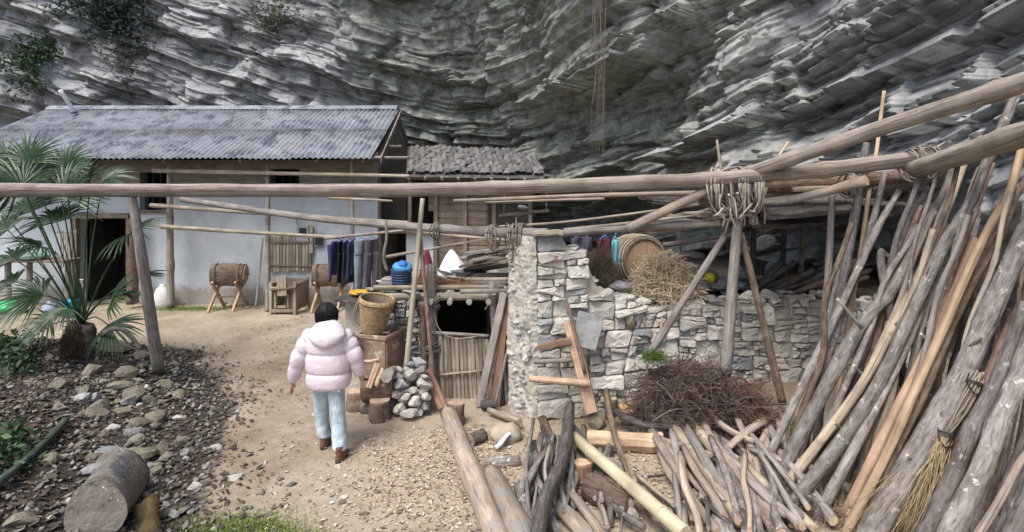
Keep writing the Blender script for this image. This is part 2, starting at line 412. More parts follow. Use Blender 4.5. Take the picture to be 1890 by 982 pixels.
M['green'] = mat_noise('fresh_green_leaf', [(0.3, (0.05, 0.09, 0.02)), (0.7, (0.14, 0.21, 0.05))], 8, 3, 0.0, var=0.2)

# ================================================================== GROUND
XB_Y = [2, 4, 5.35, 7, 8.85, 10]; XB_X = [-2.2, -2.35, -2.9, -3.9, -5.0, -6.0]
def wall_y(x): return 6.35 + (np.asarray(x, float) - 0.3) * 0.143      # line of the dry-stone wall's face
def gz(x, y):
    x = np.asarray(x, float); y = np.asarray(y, float)
    xb = np.interp(y, XB_Y, XB_X)
    bank = smooth(-0.2, 2.6, xb - x + 0.8 * (fbm(x * 0.8, y * 0.8, 33) - 0.5)) * (1 - smooth(7.6, 9.8, y)) * (0.36 + 0.2 * fbm(x * 0.9, y * 0.9, 3))
    z = bank + 0.05 * (fbm(x * 0.8, y * 0.8, 5) - 0.5) + 0.03 * (fbm(x * 4, y * 4, 6, 3) - 0.5)
    z = z + bank * 0.35 * (fbm(x * 5, y * 5, 9, 3) - 0.5)
    wy = wall_y(x)
    back = smooth(0.18, 0.42, y - wy) * smooth(0.25, 0.55, x)
    z = z + back * (1.14 + 0.12 * (fbm(x * 2, y * 2, 8) - 0.5))
    z = z + 0.30 * (1 - smooth(0.0, 1.0, wy - y)) * smooth(1.0, 1.8, x) * (1 - back)
    return z
def gzf(x, y): return float(gz(np.array([x]), np.array([y]))[0])
def GP(px, py, dz=0.0):
    """where the ray through a photo pixel meets the ground"""
    d = np.arange(2.0, 16.0, 0.01)
    x = (px - CX) / F * d; z = H - (py - HY) / F * d
    k = np.argmax(z <= gz(x, d) + dz)
    return Vector((float(x[k]), float(d[k]), float(z[k])))
def onground(x, y, dz=0.0): return Vector((x, y, gzf(x, y) + dz))

def axis(segs):
    out = []
    for a, b, s in segs: out.append(np.arange(a, b, s))
    out.append([segs[-1][1]]); return np.concatenate(out)
gx = axis([(-80, -14, 6), (-14, -6, 0.22), (-6, 4.5, 0.055), (4.5, 12, 0.3), (12, 80, 6)])
gy = axis([(-60, 2.0, 4), (2.0, 3.6, 0.2), (3.6, 10.5, 0.055), (10.5, 20, 0.3), (20, 80, 6)])
GX, GY = np.meshgrid(gx, gy); GZ = gz(GX, GY)
n1, n0 = len(gy), len(gx)
idx = np.arange(n1 * n0).reshape(n1, n0)
fq = np.stack([idx[:-1, :-1], idx[:-1, 1:], idx[1:, 1:], idx[1:, :-1]], -1).reshape(-1, 4)
m, nt, b = nodes('yard_earth')
ca = nd(nt, 'ShaderNodeAttribute'); ca.attribute_name = 'cover'
sp = nd(nt, 'ShaderNodeSeparateColor'); nt.links.new(ca.outputs['Color'], sp.inputs[0])
v = mapping(nt, 'Object')
na, nb, nc = noise(nt, v, 1.3, 8, 0.65), noise(nt, v, 9, 8, 0.7), noise(nt, v, 55, 6, 0.7)
dirt = ramp(nt, na, [(0.28, (0.24, 0.195, 0.14)), (0.5, (0.385, 0.325, 0.245)), (0.72, (0.49, 0.43, 0.34))])
dirt = mix(nt, 0.35, dirt, ramp(nt, nb, [(0.3, (0.22, 0.175, 0.12)), (0.7, (0.56, 0.49, 0.385))]))
litter = ramp(nt, nb, [(0.3, (0.03, 0.024, 0.019)), (0.55, (0.06, 0.05, 0.04)), (0.75, (0.12, 0.105, 0.088))])  # leaf litter, darkened to put the trees' shade into its colour
chips = ramp(nt, nc, [(0.3, (0.28, 0.22, 0.155)), (0.52, (0.44, 0.365, 0.265)), (0.68, (0.56, 0.48, 0.37))])
moss = ramp(nt, nb, [(0.3, (0.10, 0.12, 0.025)), (0.7, (0.22, 0.22, 0.07))])
paved = ramp(nt, nb, [(0.3, (0.20, 0.19, 0.175)), (0.7, (0.32, 0.31, 0.29))])
def brk(ch, lo, hi):   # mask broken up by noise
    a = nd(nt, 'ShaderNodeMath', operation='ADD'); nt.links.new(sp.outputs[ch], a.inputs[0])
    k = nd(nt, 'ShaderNodeMath', operation='MULTIPLY_ADD'); k.inputs[1].default_value = 0.9; k.inputs[2].default_value = -0.45
    nt.links.new(nb, k.inputs[0]); nt.links.new(k.outputs[0], a.inputs[1])
    return ramp(nt, a.outputs[0], [(lo, (0, 0, 0)), (hi, (1, 1, 1))])
nd_ = noise(nt, v, 0.45, 6, 0.6); dirt = mix(nt, ramp(nt, nd_, [(0.46, (0, 0, 0)), (0.62, (0.75, 0.75, 0.75))]), dirt, mix(nt, 1.0, dirt, (0.62, 0.57, 0.52), 'MULTIPLY'))   # damp trodden patches
c = mix(nt, brk(1, 0.4, 0.65), dirt, chips); c = mix(nt, brk(0, 0.35, 0.6), c, litter); c = mix(nt, brk(2, 0.5, 0.75), c, moss)
nt.links.new(c, b.inputs['Base Color']); b.inputs['Roughness'].default_value = 0.95
hm = nd(nt, 'ShaderNodeMath', operation='MULTIPLY_ADD'); hm.inputs[1].default_value = 0.5; nt.links.new(nc, hm.inputs[0]); nt.links.new(nb, hm.inputs[2])
bump(nt, b, hm.outputs[0], 0.9, 0.03)
M['earth'] = m
ground = npmesh('ground', np.stack([GX, GY, GZ], -1).reshape(-1, 3), fq, m, True); tag(ground, kind='structure')
xb = np.interp(GY, XB_Y, XB_X)
cov = np.zeros((n1 * n0, 4), np.float32); cov[:, 3] = 1
lit = np.maximum(smooth(-0.75, 0.55, xb - GX + 1.2 * (fbm(GX * 1.1, GY * 1.1, 34) - 0.5)) * (1 - smooth(8.4, 9.6, GY + 0.8 * (fbm(GX, GY, 35) - 0.5))), 0.75 * smooth(0.25, 1.0, 5.0 - GY) * smooth(-0.95, -1.5, GX) * 0.6)
lit = np.maximum(lit, smooth(0.1, 0.35, GY - wall_y(GX)) * smooth(0.2, 0.5, GX))  # dark cover here paints shade into the hollow behind the wall
lit = np.maximum(lit, 0.45 * smooth(3.0, 5.0, GX) )
cov[:, 0] = lit.ravel()
chipm = np.exp(-(((GX + 0.55) / 1.15) ** 2 + ((GY - 5.2) / 1.15) ** 2) ** 1.5) + 0.9 * np.exp(-(((GX - 1.4) / 0.9) ** 2 + ((GY - 5.0) / 0.7) ** 2) ** 1.5)
cov[:, 1] = np.clip(chipm, 0, 1).ravel() * 0.85
mo = np.exp(-(((GX + 2.15) / 0.42) ** 2 + ((GY - 4.2) / 0.3) ** 2)) + 0.85 * np.exp(-(((GX + 7.2) / 1.3) ** 2 + ((GY - 12.0) / 0.35) ** 2)) + 0.6 * np.exp(-(((GX + 1.55) / 0.6) ** 2 + ((GY - 4.15) / 0.25) ** 2))
cov[:, 2] = np.clip(mo, 0, 1).ravel()
at = ground.data.color_attributes.new('cover', 'FLOAT_COLOR', 'POINT'); at.data.foreach_set('color', cov.ravel())

# ================================================================== CLIFF
ctrl = [(-34, 4), (-27, 12), (-20, 16.2), (-13, 17.6), (-8, 17.4), (-4, 16.6), (-1, 15.4), (1.3, 13.4), (3.0, 11.3), (4.4, 9.6), (5.5, 8.2), (6.3, 6.5), (6.9, 4.5), (7.6, 2.2), (9.5, -1.5), (12, -6)]
cc = catmull([(a, b_, 0) for a, b_ in ctrl], 900)[:, :2]
al = np.concatenate([[0], np.cumsum(np.linalg.norm(np.diff(cc, axis=0), axis=1))])
vis = np.where((cc[:, 1] > 2.0), 1.0, 0.15) * np.where(cc[:, 0] < -19, 0.25, 1.0)
dens = np.concatenate([[0], np.cumsum(np.diff(al) * vis[1:] * (16.0 / np.clip(cc[1:, 1], 6, 17)) )])
NU, NS = 980, 640
ua = np.interp(np.linspace(0, dens[-1], NU), dens, al)
cx_ = np.interp(ua, al, cc[:, 0]); cy_ = np.interp(ua, al, cc[:, 1])
tx = np.gradient(cx_); ty = np.gradient(cy_); ln = np.hypot(tx, ty); nx_ = ty / ln; ny_ = -tx / ln     # horizontal normal into the yard
def softplus(v, k): return k * np.log1p(np.exp(np.clip(v / k, -40, 40)))
uc = np.interp(0.5, cx_, ua)                                  # arc position of the lowest point of the beds
g = 0.30 * softplus(-(ua - (uc - 3.5)), 1.6) + 0.36 * softplus(ua - (uc + 1.5), 1.5)
g = g + 0.35 * (vnoise(ua * 0.3, ua * 0, 21) - 0.5) + 0.1 * (vnoise(ua * 1.1, ua * 0, 22) - 0.5)
g = np.minimum(g, 8.0)
sarr = np.concatenate([np.linspace(-8.5, -0.5, 150, endpoint=False), np.linspace(-0.5, 8.5, NS - 230, endpoint=False), np.linspace(8.5, 15, 80)])
U, S = np.meshgrid(ua, sarr); Gm = np.broadcast_to(g, U.shape)
Z = S + Gm
def beds(L, B, seed, warp=0.3):
    sw = S / L + warp * (fbm(U / (7 * L), S / (6 * L), seed, 3) - 0.5) * 1.3 + 0.35 * np.sin(S / L * 1.7 + seed)
    k = np.floor(sw); f = sw - k
    t = U / B * (0.6 + 0.9 * _hash(k, k * 0 + 5, seed)) + _hash(k, k * 0, seed + 1) * 37
    t = t + 0.35 * (vnoise(U / B * 0.7, S / L * 0.7, seed + 4) - 0.5)
    j = np.floor(t); ft = t - j
    h = _hash(k, j, seed + 2); h2 = _hash(k, j, seed + 3)
    prof = 1 - 0.6 * f ** 1.6
    return h, h * prof + (ft - 0.5) * (h2 - 0.5) * 0.7, k
h1, d1, k1 = beds(1.25, 2.6, 31)
h2_, d2, k2 = beds(0.46, 0.85, 41, 0.45)
h3, d3, k3 = beds(0.17, 0.55, 51, 0.5)
h4, d4, k4 = beds(0.07, 0.26, 61, 0.5)
amt = 0.25 + 1.1 * smooth(0.3, 0.62, fbm(U / 3.5, S / 2.5, 71, 3))                   # some faces are smooth, some shattered
def blocks(A, B, seed, tilt=1.0, crack=0.0, cw=0.05):
    """fractured blocks: jittered cells, each pushed in or out and tilted as one face"""
    a = U / A + 0.7 * (fbm(U / A * 0.8, S / B * 0.8, seed + 7, 3) - 0.5); b_ = S / B + 0.7 * (fbm(U / A * 0.8 + 9, S / B * 0.8, seed + 8, 3) - 0.5)
    ia, ib = np.floor(a), np.floor(b_); best = np.full(a.shape, 9.0); sec = np.full(a.shape, 9.0); out = np.zeros(a.shape)
    for da in (-1, 0, 1):
        for db in (-1, 0, 1):
            ca_, cb_ = ia + da, ib + db; px_ = ca_ + 0.15 + 0.7 * _hash(ca_, cb_, seed); py_ = cb_ + 0.15 + 0.7 * _hash(ca_, cb_, seed + 1)
            d_ = (a - px_) ** 2 + (b_ - py_) ** 2; m_ = d_ < best; sec = np.where(m_, best, np.minimum(sec, d_)); best = np.where(m_, d_, best)
            val = _hash(ca_, cb_, seed + 2) - 0.5 + tilt * ((_hash(ca_, cb_, seed + 3) - 0.5) * (a - px_) + (_hash(ca_, cb_, seed + 4) - 0.62) * (b_ - py_))
            out = np.where(m_, val, out)
    if crack: out = out - crack * np.exp(-(np.sqrt(sec) - np.sqrt(best)) / cw)
    return out
zone = smooth(uc + 0.5, uc + 3.0, U)                            # the right-hand wall is broken into blocks rather than sheets
bl0 = blocks(5.0, 2.3, 291, 0.8)
bl1, bl2 = blocks(2.6, 0.9, 301, 0.8), blocks(1.1, 0.34, 311, 0.7)
D = 0.62 * (d1 - 0.5) + 0.50 * (d2 - 0.5) * (0.4 + 0.7 * amt) + 0.17 * (d3 - 0.5) * (0.1 + 0.9 * amt) + 0.035 * (d4 - 0.5) * amt
D += (0.4 + 0.7 * zone) * bl0 + (0.38 + 0.25 * zone) * bl1 + (0.20 + 0.12 * zone) * bl2
D += 1.6 * (fbm(U / 5.5, Z / 5, 81, 3) - 0.45) + 0.10 * (fbm(U * 2.2, Z * 2.2, 91, 4) - 0.5)
# the overhang: the wall leans out over the yard in the middle and on the right, and is hollowed at its foot
xr = np.broadcast_to(cx_, U.shape)
lean = 0.08 + 0.36 * smooth(-7, 0.5, xr) - 0.28 * smooth(1.8, 5.2, xr)
D += lean * np.clip(Z - 3.2, 0, 30) ** 1.05
low = smooth(-2.0, 1.5, xr) * (1 - smooth(5.0, 6.2, xr))
D += low * (1.5 * (1 - smooth(2.2, 3.4, Z)) * 0 - 1.6 * (1 - smooth(1.7, 2.7, Z)) + 1.0 * np.exp(-((Z - 3.1) / 0.55) ** 2))
D += 0.9 * np.exp(-((xr - 6.3) / 1.0) ** 2) * np.exp(-((Z - 3.2) / 1.5) ** 2)
X = np.broadcast_to(cx_, U.shape) + nx_ * D; Y = np.broadcast_to(cy_, U.shape) + ny_ * D
CV = np.stack([X, Y, Z], -1).reshape(-1, 3)
idx = np.arange(NU * len(sarr)).reshape(len(sarr), NU)
fq = np.stack([idx[:-1, :-1], idx[:-1, 1:], idx[1:, 1:], idx[1:, :-1]], -1).reshape(-1, 4)
zc = Z.reshape(-1)[fq].mean(1); fq = fq[(zc > -0.6) & (zc < 15)]
used = np.unique(fq); remap = np.zeros(len(CV), np.int64); remap[used] = np.arange(len(used))
CV = CV[used]; fq = remap[fq]
m, nt, b = nodes('bedded_rock')
ca = nd(nt, 'ShaderNodeAttribute'); ca.attribute_name = 'rock'
sp = nd(nt, 'ShaderNodeSeparateColor'); nt.links.new(ca.outputs['Color'], sp.inputs[0])
v = mapping(nt, 'Object'); na, nb, nc = noise(nt, v, 0.6, 8, 0.65), noise(nt, v, 4.5, 9, 0.7), noise(nt, v, 26, 7, 0.7)
pale = ramp(nt, nb, [(0.3, (0.16, 0.165, 0.168)), (0.5, (0.265, 0.272, 0.275)), (0.72, (0.38, 0.386, 0.382))])
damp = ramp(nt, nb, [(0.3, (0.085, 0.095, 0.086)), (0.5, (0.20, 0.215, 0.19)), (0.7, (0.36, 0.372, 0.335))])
buff = ramp(nt, nb, [(0.3, (0.17, 0.165, 0.14)), (0.5, (0.33, 0.325, 0.28)), (0.7, (0.48, 0.475, 0.42))])
def brk2(ch, lo, hi):
    a = nd(nt, 'ShaderNodeMath', operation='ADD'); nt.links.new(sp.outputs[ch], a.inputs[0])
    k = nd(nt, 'ShaderNodeMath', operation='MULTIPLY_ADD'); k.inputs[1].default_value = 0.9; k.inputs[2].default_value = -0.45
    nt.links.new(na, k.inputs[0]); nt.links.new(k.outputs[0], a.inputs[1]); return ramp(nt, a.outputs[0], [(lo, (0, 0, 0)), (hi, (1, 1, 1))])
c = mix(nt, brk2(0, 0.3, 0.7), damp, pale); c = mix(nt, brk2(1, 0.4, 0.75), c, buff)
bedv = nd(nt, 'ShaderNodeMapRange'); bedv.inputs[3].default_value = 0.72; bedv.inputs[4].default_value = 1.25; nt.links.new(sp.outputs[2], bedv.inputs[0])
hs = nd(nt, 'ShaderNodeHueSaturation'); nt.links.new(bedv.outputs[0], hs.inputs['Value']); nt.links.new(c, hs.inputs['Color'])
nt.links.new(hs.outputs[0], b.inputs['Base Color'])
hm = nd(nt, 'ShaderNodeMath', operation='MULTIPLY_ADD'); hm.inputs[1].default_value = 0.45; nt.links.new(nc, hm.inputs[0]); nt.links.new(nb, hm.inputs[2])
bump(nt, b, hm.outputs[0], 0.6, 0.04); b.inputs['Roughness'].default_value = 0.8
fq_cliff = fq.copy()
cliff = npmesh('cliff', CV, fq, m); tag(cliff, kind='structure')
rk = np.zeros((U.size, 4), np.float32); rk[:, 3] = 1
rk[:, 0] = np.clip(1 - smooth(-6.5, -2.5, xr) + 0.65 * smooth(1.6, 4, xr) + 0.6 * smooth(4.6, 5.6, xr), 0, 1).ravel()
rk[:, 1] = (0.5 * smooth(1.5, 3.5, xr) * (1 - smooth(4.8, 5.8, xr)) + 0.35 * smooth(-7, -4, xr) * (1 - smooth(-3, -1, xr))).ravel()
rk[:, 2] = np.clip(0.35 * h2_ + 0.4 * h3 + 0.25 * h1, 0, 1).ravel()
at = cliff.data.color_attributes.new('rock', 'FLOAT_COLOR', 'POINT'); at.data.foreach_set('color', rk[used].ravel())

# ================================================================== MAIN HOUSE
HD = 12.5                                            # distance of the front wall
def wx(px, d=HD): return (px - CX) / F * d
def wz(py, d=HD): return H - (py - HY) / F * d

def wall_grid(x0, x1, z0, z1, holes, y0, y1):
    """a slab in the XZ plane with rectangular openings, thickness y0..y1"""
    xs = sorted(set([x0, x1] + [h[0] for h in holes] + [h[1] for h in holes])); zs = sorted(set([z0, z1] + [h[2] for h in holes] + [h[3] for h in holes]))
    xs = [x for x in xs if x0 <= x <= x1]; zs = [z for z in zs if z0 <= z <= z1]
    solid = lambda i, j: 0 <= i < len(xs) - 1 and 0 <= j < len(zs) - 1 and not any(h[0] <= (xs[i] + xs[i + 1]) / 2 <= h[1] and h[2] <= (zs[j] + zs[j + 1]) / 2 <= h[3] for h in holes)
    V = []; f = []; ids = {}
    def v(i, j, k):
        if (i, j, k) not in ids: ids[(i, j, k)] = len(V); V.append((xs[i], (y0, y1)[k], zs[j]))
        return ids[(i, j, k)]
    for i in range(len(xs) - 1):
        for j in range(len(zs) - 1):
            if not solid(i, j): continue
            f.append((v(i, j, 0), v(i + 1, j, 0), v(i + 1, j + 1, 0), v(i, j + 1, 0)))
            f.append((v(i, j, 1), v(i, j + 1, 1), v(i + 1, j + 1, 1), v(i + 1, j, 1)))
            if not solid(i - 1, j): f.append((v(i, j, 0), v(i, j + 1, 0), v(i, j + 1, 1), v(i, j, 1)))
            if not solid(i + 1, j): f.append((v(i + 1, j, 0), v(i + 1, j, 1), v(i + 1, j + 1, 1), v(i + 1, j + 1, 0)))
            if not solid(i, j - 1): f.append((v(i, j, 0), v(i, j, 1), v(i + 1, j, 1), v(i + 1, j, 0)))
            if not solid(i, j + 1): f.append((v(i, j + 1, 0), v(i + 1, j + 1, 0), v(i + 1, j + 1, 1), v(i, j + 1, 1)))
    return V, f

house = empty('farmhouse', (-7.5, HD, 0), 'long whitewashed farmhouse with a blue-grey corrugated roof', 'house')
HX0, HX1 = -12.1, wx(697)
door = (wx(142), wx(240), -0.1, wz(402)); win1 = (wx(257), wx(310), wz(388), wz(318)); win2 = (wx(498), wx(552), wz(344), wz(312))
zb = wz(352)
V, f = wall_grid(HX0, HX1, -0.2, zb, [door, (win1[0], win1[1], win1[2], 9), (win2[0], win2[1], win2[2], 9)], HD, HD + 0.3)
mk('wall', V, f, M['plaster'], house, origin=(HX0, HD, 0))
V, f = wall_grid(HX0, HX1, zb, 3.32, [(win1[0], win1[1], -9, win1[3]), (win2[0], win2[1], -9, win2[3])], HD + 0.01, HD + 0.29)
mk('upper_wall', V, f, M['shaded_earth'], house, origin=(HX0, HD, zb))  # darker band: eaves shade painted as wall colour
RY, RZ = 14.5, wz(200, 14.5); EY, EZ = 11.45, wz(292, 11.45)
by = 17.2
for nm, xa in (('gable_wall', HX0), ('gable_wall', HX1 - 0.28)):
    pr = [(HD + 0.3, -0.2), (by, -0.2), (by, 3.2), (RY, RZ - 0.16), (HD + 0.3, 3.55)]
    V = [(xa, y, z) for y, z in pr] + [(xa + 0.28, y, z) for y, z in pr]; k = len(pr)
    mk(nm, V, [tuple(range(k)), tuple(range(2 * k - 1, k - 1, -1))] + [(i, i + k, (i + 1) % k + k, (i + 1) % k) for i in range(k)], M['shaded_earth'], house, origin=(xa, HD, 0))
V, f = wall_grid(HX0 + 0.28, HX1 - 0.28, -0.2, 3.2, [], by - 0.25, by); mk('back_wall', V, f, M['near_black'], house, origin=(HX0, by, 0))
V, f = wall_grid(HX0 + 0.3, HX1 - 0.3, -0.2, 4.3, [], 13.9, 14.0); mk('inner_wall', V, f, M['near_black'], house, origin=(HX0, 13.9, 0))
# door frame, leaf standing open inside, window frames
fr = [plank('door_frame', (door[0] - 0.02, HD - 0.02, door[3] + 0.05), (door[1] + 0.02, HD - 0.02, door[3] + 0.05), 0.16, 0.12, M['old_plank'], parent=house)]
for x in (door[0] - 0.02, door[1] + 0.03): plank('door_frame', (x, HD - 0.02, 0), (x, HD - 0.02, door[3]), 0.14, 0.12, M['old_plank'], up=(1, 0, 0), parent=house)
lf = plank('door_leaf', (door[0] + 0.07, HD + 0.75, 0.05), (door[0] + 0.07, HD + 0.75, door[3] - 0.05), 0.9, 0.05, M['near_black'], up=(1, 0, 0), parent=house)  # leaf coloured near black to keep the doorway dark
for w in (win1, win2):
    wf = plank('window_frame', (w[0] - 0.05, HD - 0.015, w[2] - 0.03), (w[1] + 0.05, HD - 0.015, w[2] - 0.03), 0.12, 0.06, M['old_plank'], parent=house)
    for k in range(4):
        x = w[0] + (w[1] - w[0]) * (k + 0.5) / 4
        plank('bar', (x, HD + 0.12, w[2]), (x, HD + 0.12, w[3]), 0.03, 0.03, M['near_black'], up=(1, 0, 0), parent=wf)
# corrugated sheets, each one an object
m, nt, b = nodes('corrugated_cement_sheet')
WP_ = nd(nt, 'ShaderNodeNewGeometry'); WPOS = WP_.outputs['Position']
v = mapping(nt, 'Object'); n1_, n2_, n3_ = noise(nt, v, 1.1, 6, 0.6), noise(nt, WPOS, 2.6, 7, 0.7), noise(nt, v, 30, 5, 0.6)
c = ramp(nt, n1_, [(0.3, (0.135, 0.15, 0.175)), (0.5, (0.22, 0.24, 0.27)), (0.7, (0.31, 0.33, 0.36))])
c = mix(nt, ramp(nt, n2_, [(0.49, (0, 0, 0)), (0.60, (0.9, 0.9, 0.9))]), c, (0.075, 0.088, 0.12))
c = mix(nt, ramp(nt, noise(nt, WPOS, 1.1, 7, 0.7), [(0.55, (0, 0, 0)), (0.70, (0.6, 0.6, 0.6))]), c, (0.17, 0.145, 0.12))
c = mix(nt, ramp(nt, n3_, [(0.62, (0, 0, 0)), (0.72, (1, 1, 1))]), c, (0.22, 0.23, 0.25))
nt.links.new(vary(nt, c, 0.13, 0.012), b.inputs['Base Color']); b.inputs['Roughness'].default_value = 0.6
bump(nt, b, n3_, 0.15, 0.01); M['sheet'] = m
RX0, RX1 = -12.3, wx(733, 14.5)
slope = math.hypot(RY - EY, RZ - EZ); sdir_ = Vector((0, RY - EY, RZ - EZ)).normalized(); snor = Vector((0, -(RZ - EZ), RY - EY)).normalized()
nsh = 11; sw_ = (RX1 - RX0) / nsh; rows = 2; rl = slope / rows + 0.12
per_ = 7; segs = per_ * 6
sv = []
for e in (0, 1, 2):
    for i in range(segs + 5):
        x = i / segs * sw_
        for tz in (0,):
            sv.append((x, e / 2 * rl, 0.019 * math.cos(2 * math.pi * i / 6)))
ns = segs + 5
topf = [(e * ns + i, e * ns + i + 1, (e + 1) * ns + i + 1, (e + 1) * ns + i) for e in range(2) for i in range(ns - 1)]
sv2 = sv + [(x, y, z - 0.008) for x, y, z in sv]; k = len(sv)
botf = [tuple(i + k for i in q[::-1]) for q in topf]
edge = [(i, i + k, i + 1 + k, i + 1) for i in range(ns - 1)] + [(2 * ns + i + 1, 2 * ns + i + 1 + k, 2 * ns + i + k, 2 * ns + i) for i in range(ns - 1)]
edge += [(0, ns, ns + k, k), (ns, 2 * ns, 2 * ns + k, ns + k), (ns - 1 + k, 2 * ns - 1 + k, 2 * ns - 1, ns - 1), (2 * ns - 1 + k, 3 * ns - 1 + k, 3 * ns - 1, 2 * ns - 1)]
sme = bpy.data.meshes.new('roof_sheet'); sme.from_pydata(sv2, [], topf + botf + edge); sme.materials.append(M['sheet'])
sme.polygons.foreach_set('use_smooth', np.ones(len(sme.polygons), bool)); sme.update()
Rm = Matrix((Vector((1, 0, 0)), sdir_, snor)).transposed()
for r in range(rows):
    for i in range(nsh):
        o = bpy.data.objects.new('roof_sheet', sme); link(o, house)
        wp = Vector((RX0 + i * sw_, EY, EZ)) + sdir_ * (r * slope / rows + rng.uniform(-0.02, 0.02)) + snor * (0.012 * r + 0.004 * (i % 2) + rng.uniform(0, 0.006))
        o.location = wp - house.location; o.rotation_euler = (Rm @ Euler((0, 0, rng.uniform(-0.006, 0.006))).to_matrix()).to_euler()
        q = bpy.data.objects.new('rear_roof_sheet', sme)
        if r == 0:
            link(q, house); Rb = Matrix((Vector((-1, 0, 0)), Vector((0, -(RY - EY), RZ - EZ)).normalized(), Vector((0, RZ - EZ, RY - EY)).normalized())).transposed()
            q.location = Vector((RX0 + (i + 1) * sw_, RY + (RY - EY) * 0.52, RZ - (RZ - EZ) * 0.52)) - house.location; q.rotation_euler = Rb.to_euler()
# ridge caps
for i in range(10):
    x0 = RX0 + i * (RX1 - RX0) / 10 - 0.03; x1 = RX0 + (i + 1) * (RX1 - RX0) / 10 + 0.03
    pr = [(-0.2, -0.075), (-0.06, 0.035), (0.06, 0.035), (0.2, -0.075), (0.2, -0.09), (0.055, 0.02), (-0.055, 0.02), (-0.2, -0.09)]
    dz = 0.03 + 0.006 * (i % 2)
    V = [(x, RY + a, RZ + c_ + dz) for x in (x0, x1) for a, c_ in pr]
    mk('ridge_cap', V, [(j, (j + 1) % 8, (j + 1) % 8 + 8, j + 8) for j in range(8)] + [tuple(range(7, -1, -1)), tuple(range(8, 16))], M['sheet'], house, origin=(x0, RY, RZ))
# purlin ends and barge poles on the right gable
for (py, d, l) in ((270, 13.0, 0.5), (291, 11.75, 0.62), (232, 13.9, 0.25)):
    a = P(703, py, d); pole('purlin', [a - Vector((0.9, 0, 0)), a + Vector((l, 0, 0.0))], 0.04, 0.035, M['grey_wood'], M['cut_grey'], parent=house, seed=int(py))
plank('barge_board', P(697, 291, 11.5) + Vector((0.07, 0, -0.06)), P(735, 205, 14.4) + Vector((0.07, 0, -0.06)), 0.13, 0.035, M['grey_wood'], up=(1, 0, 0), parent=house)
for i, px in enumerate((60, 200, 350, 480, 610, 690)):
    a = P(px, 0, 12.5); pole('rafter_end', [(a.x, HD + 0.1, EZ + (HD - EY) * 0.49 - 0.1), (a.x, EY + 0.12, EZ - 0.06)], 0.04, 0.035, M['old_plank'], parent=house, seed=i)
plank('eaves_beam', (HX0, HD - 0.55, EZ + 0.1), (HX1 + 0.15, HD - 0.55, EZ + 0.1), 0.1, 0.1, M['old_plank'], parent=house)
# stove pipe
ch = pole('stove_pipe', [P(137, 206, 13.9), P(111, 166, 13.6)], 0.05, 0.05, mat_plain('galvanised_pipe', (0.72, 0.73, 0.74), 0.35), label='short shiny metal stove pipe leaning out of the corrugated roof', cat='stove pipe', seg=12, rough=0.0)
pole('pipe_collar', [P(137, 206, 13.9) + Vector((0, 0, -0.03)), P(135, 203, 13.9)], 0.085, 0.07, M['sheet'], parent=ch, seg=12, rough=0)

# ------------------------------------------------------------------ things on and before the house wall
shut = empty('bamboo_shutter', P(538, 500, 12.42), 'grey bamboo slat panel hung on the whitewashed wall', 'panel')
for i in range(13):
    x = 501 + i * 5.9
    plank('slat', P(x, 500 + rng.uniform(-2, 3), 12.43), P(x + 1, 437 + rng.uniform(-2, 2), 12.43), 0.062, 0.02, M['bamboo_old'] if i % 3 else M['old_plank'], up=(0, -1, 0), parent=shut, seed=i, nx=2)
for py in (447, 490): plank('batten', P(499, py, 12.4), P(578, py + 1, 12.4), 0.04, 0.02, M['old_plank'], up=(0, -1, 0), parent=shut, nx=2)
black = mat_plain('black_plastic', (0.03, 0.03, 0.032), 0.4); grey_p = mat_plain('grey_plastic', (0.30, 0.31, 0.32), 0.5)
def boxthing(name, pa, pb, depth, mat, label=None, cat=None, parent=None, d=12.4, bev=0.01):
    a = P(pa[0], pa[1], d); b_ = P(pb[0], pb[1], d); c_ = (a + b_) / 2; c_.y += depth / 2
    dd = box_data(abs(b_.x - a.x), depth, abs(a.z - b_.z), Matrix.Translation(c_), bev, 0.0)
    o = mk(name, dd[0], dd[1], [mat, mat], parent, False, dd[2], dd[3], origin=tuple(c_)); return tag(o, label, cat)
mt = empty('electricity_meter', P(559, 447, 12.35), 'grey electricity meter box with a cable above the bamboo panel', 'meter')
boxthing('meter_case', (548, 417), (569, 447), 0.12, grey_p, parent=mt, d=12.37); boxthing('meter_window', (552, 421), (565, 431), 0.015, black, parent=mt, d=12.355)
pole('cable', [P(547, 390, 12.42), P(547, 412, 12.42), P(552, 418, 12.4)], 0.012, 0.012, grey_p, parent=mt)
sw = empty('switch_box', P(589, 452, 12.35), 'pale wooden switch board with a black breaker on the wall', 'switch')
boxthing('board', (570, 417), (577, 468), 0.05, M['bamboo_old'], parent=sw, d=12.4); boxthing('breaker', (581, 434), (594, 452), 0.1, black, parent=sw, d=12.38); boxthing('mount', (579, 430), (596, 456), 0.02, grey_p, parent=sw, d=12.44)
# bamboo drying frame before the wall
G_ = 'bamboo posts of the drying frame before the house'
def ppole(name, a, b_, rpx, mat, label, cat='pole', group=None, mid=None, **kw):
    pts = [P(*a)] + ([P(*q) for q in mid] if mid else []) + [P(*b_)]
    r0 = rpx / 2 * a[2] / F if not isinstance(rpx, tuple) else rpx[0] / 2 * a[2] / F
    r1 = rpx / 2 * b_[2] / F if not isinstance(rpx, tuple) else rpx[1] / 2 * b_[2] / F
    return pole(name, pts, r0, r1, mat, kw.pop('cut', M['cut_grey']), label, cat, group, seed=kw.pop('seed', rng.randrange(99999)), **kw)
ppole('frame_pole', (315, 567, 12.1), (313, 297, 12.0), (13, 9), M['beam_wood'], 'pale wooden post before the wall between the door and the hollow-log drum', knots=4)
ppole('frame_pole', (494, 577, 11.7), (494, 305, 11.9), (10, 7), M['grey_wood'], 'slim post before the wall beside the wooden box with a square hole', knots=3)
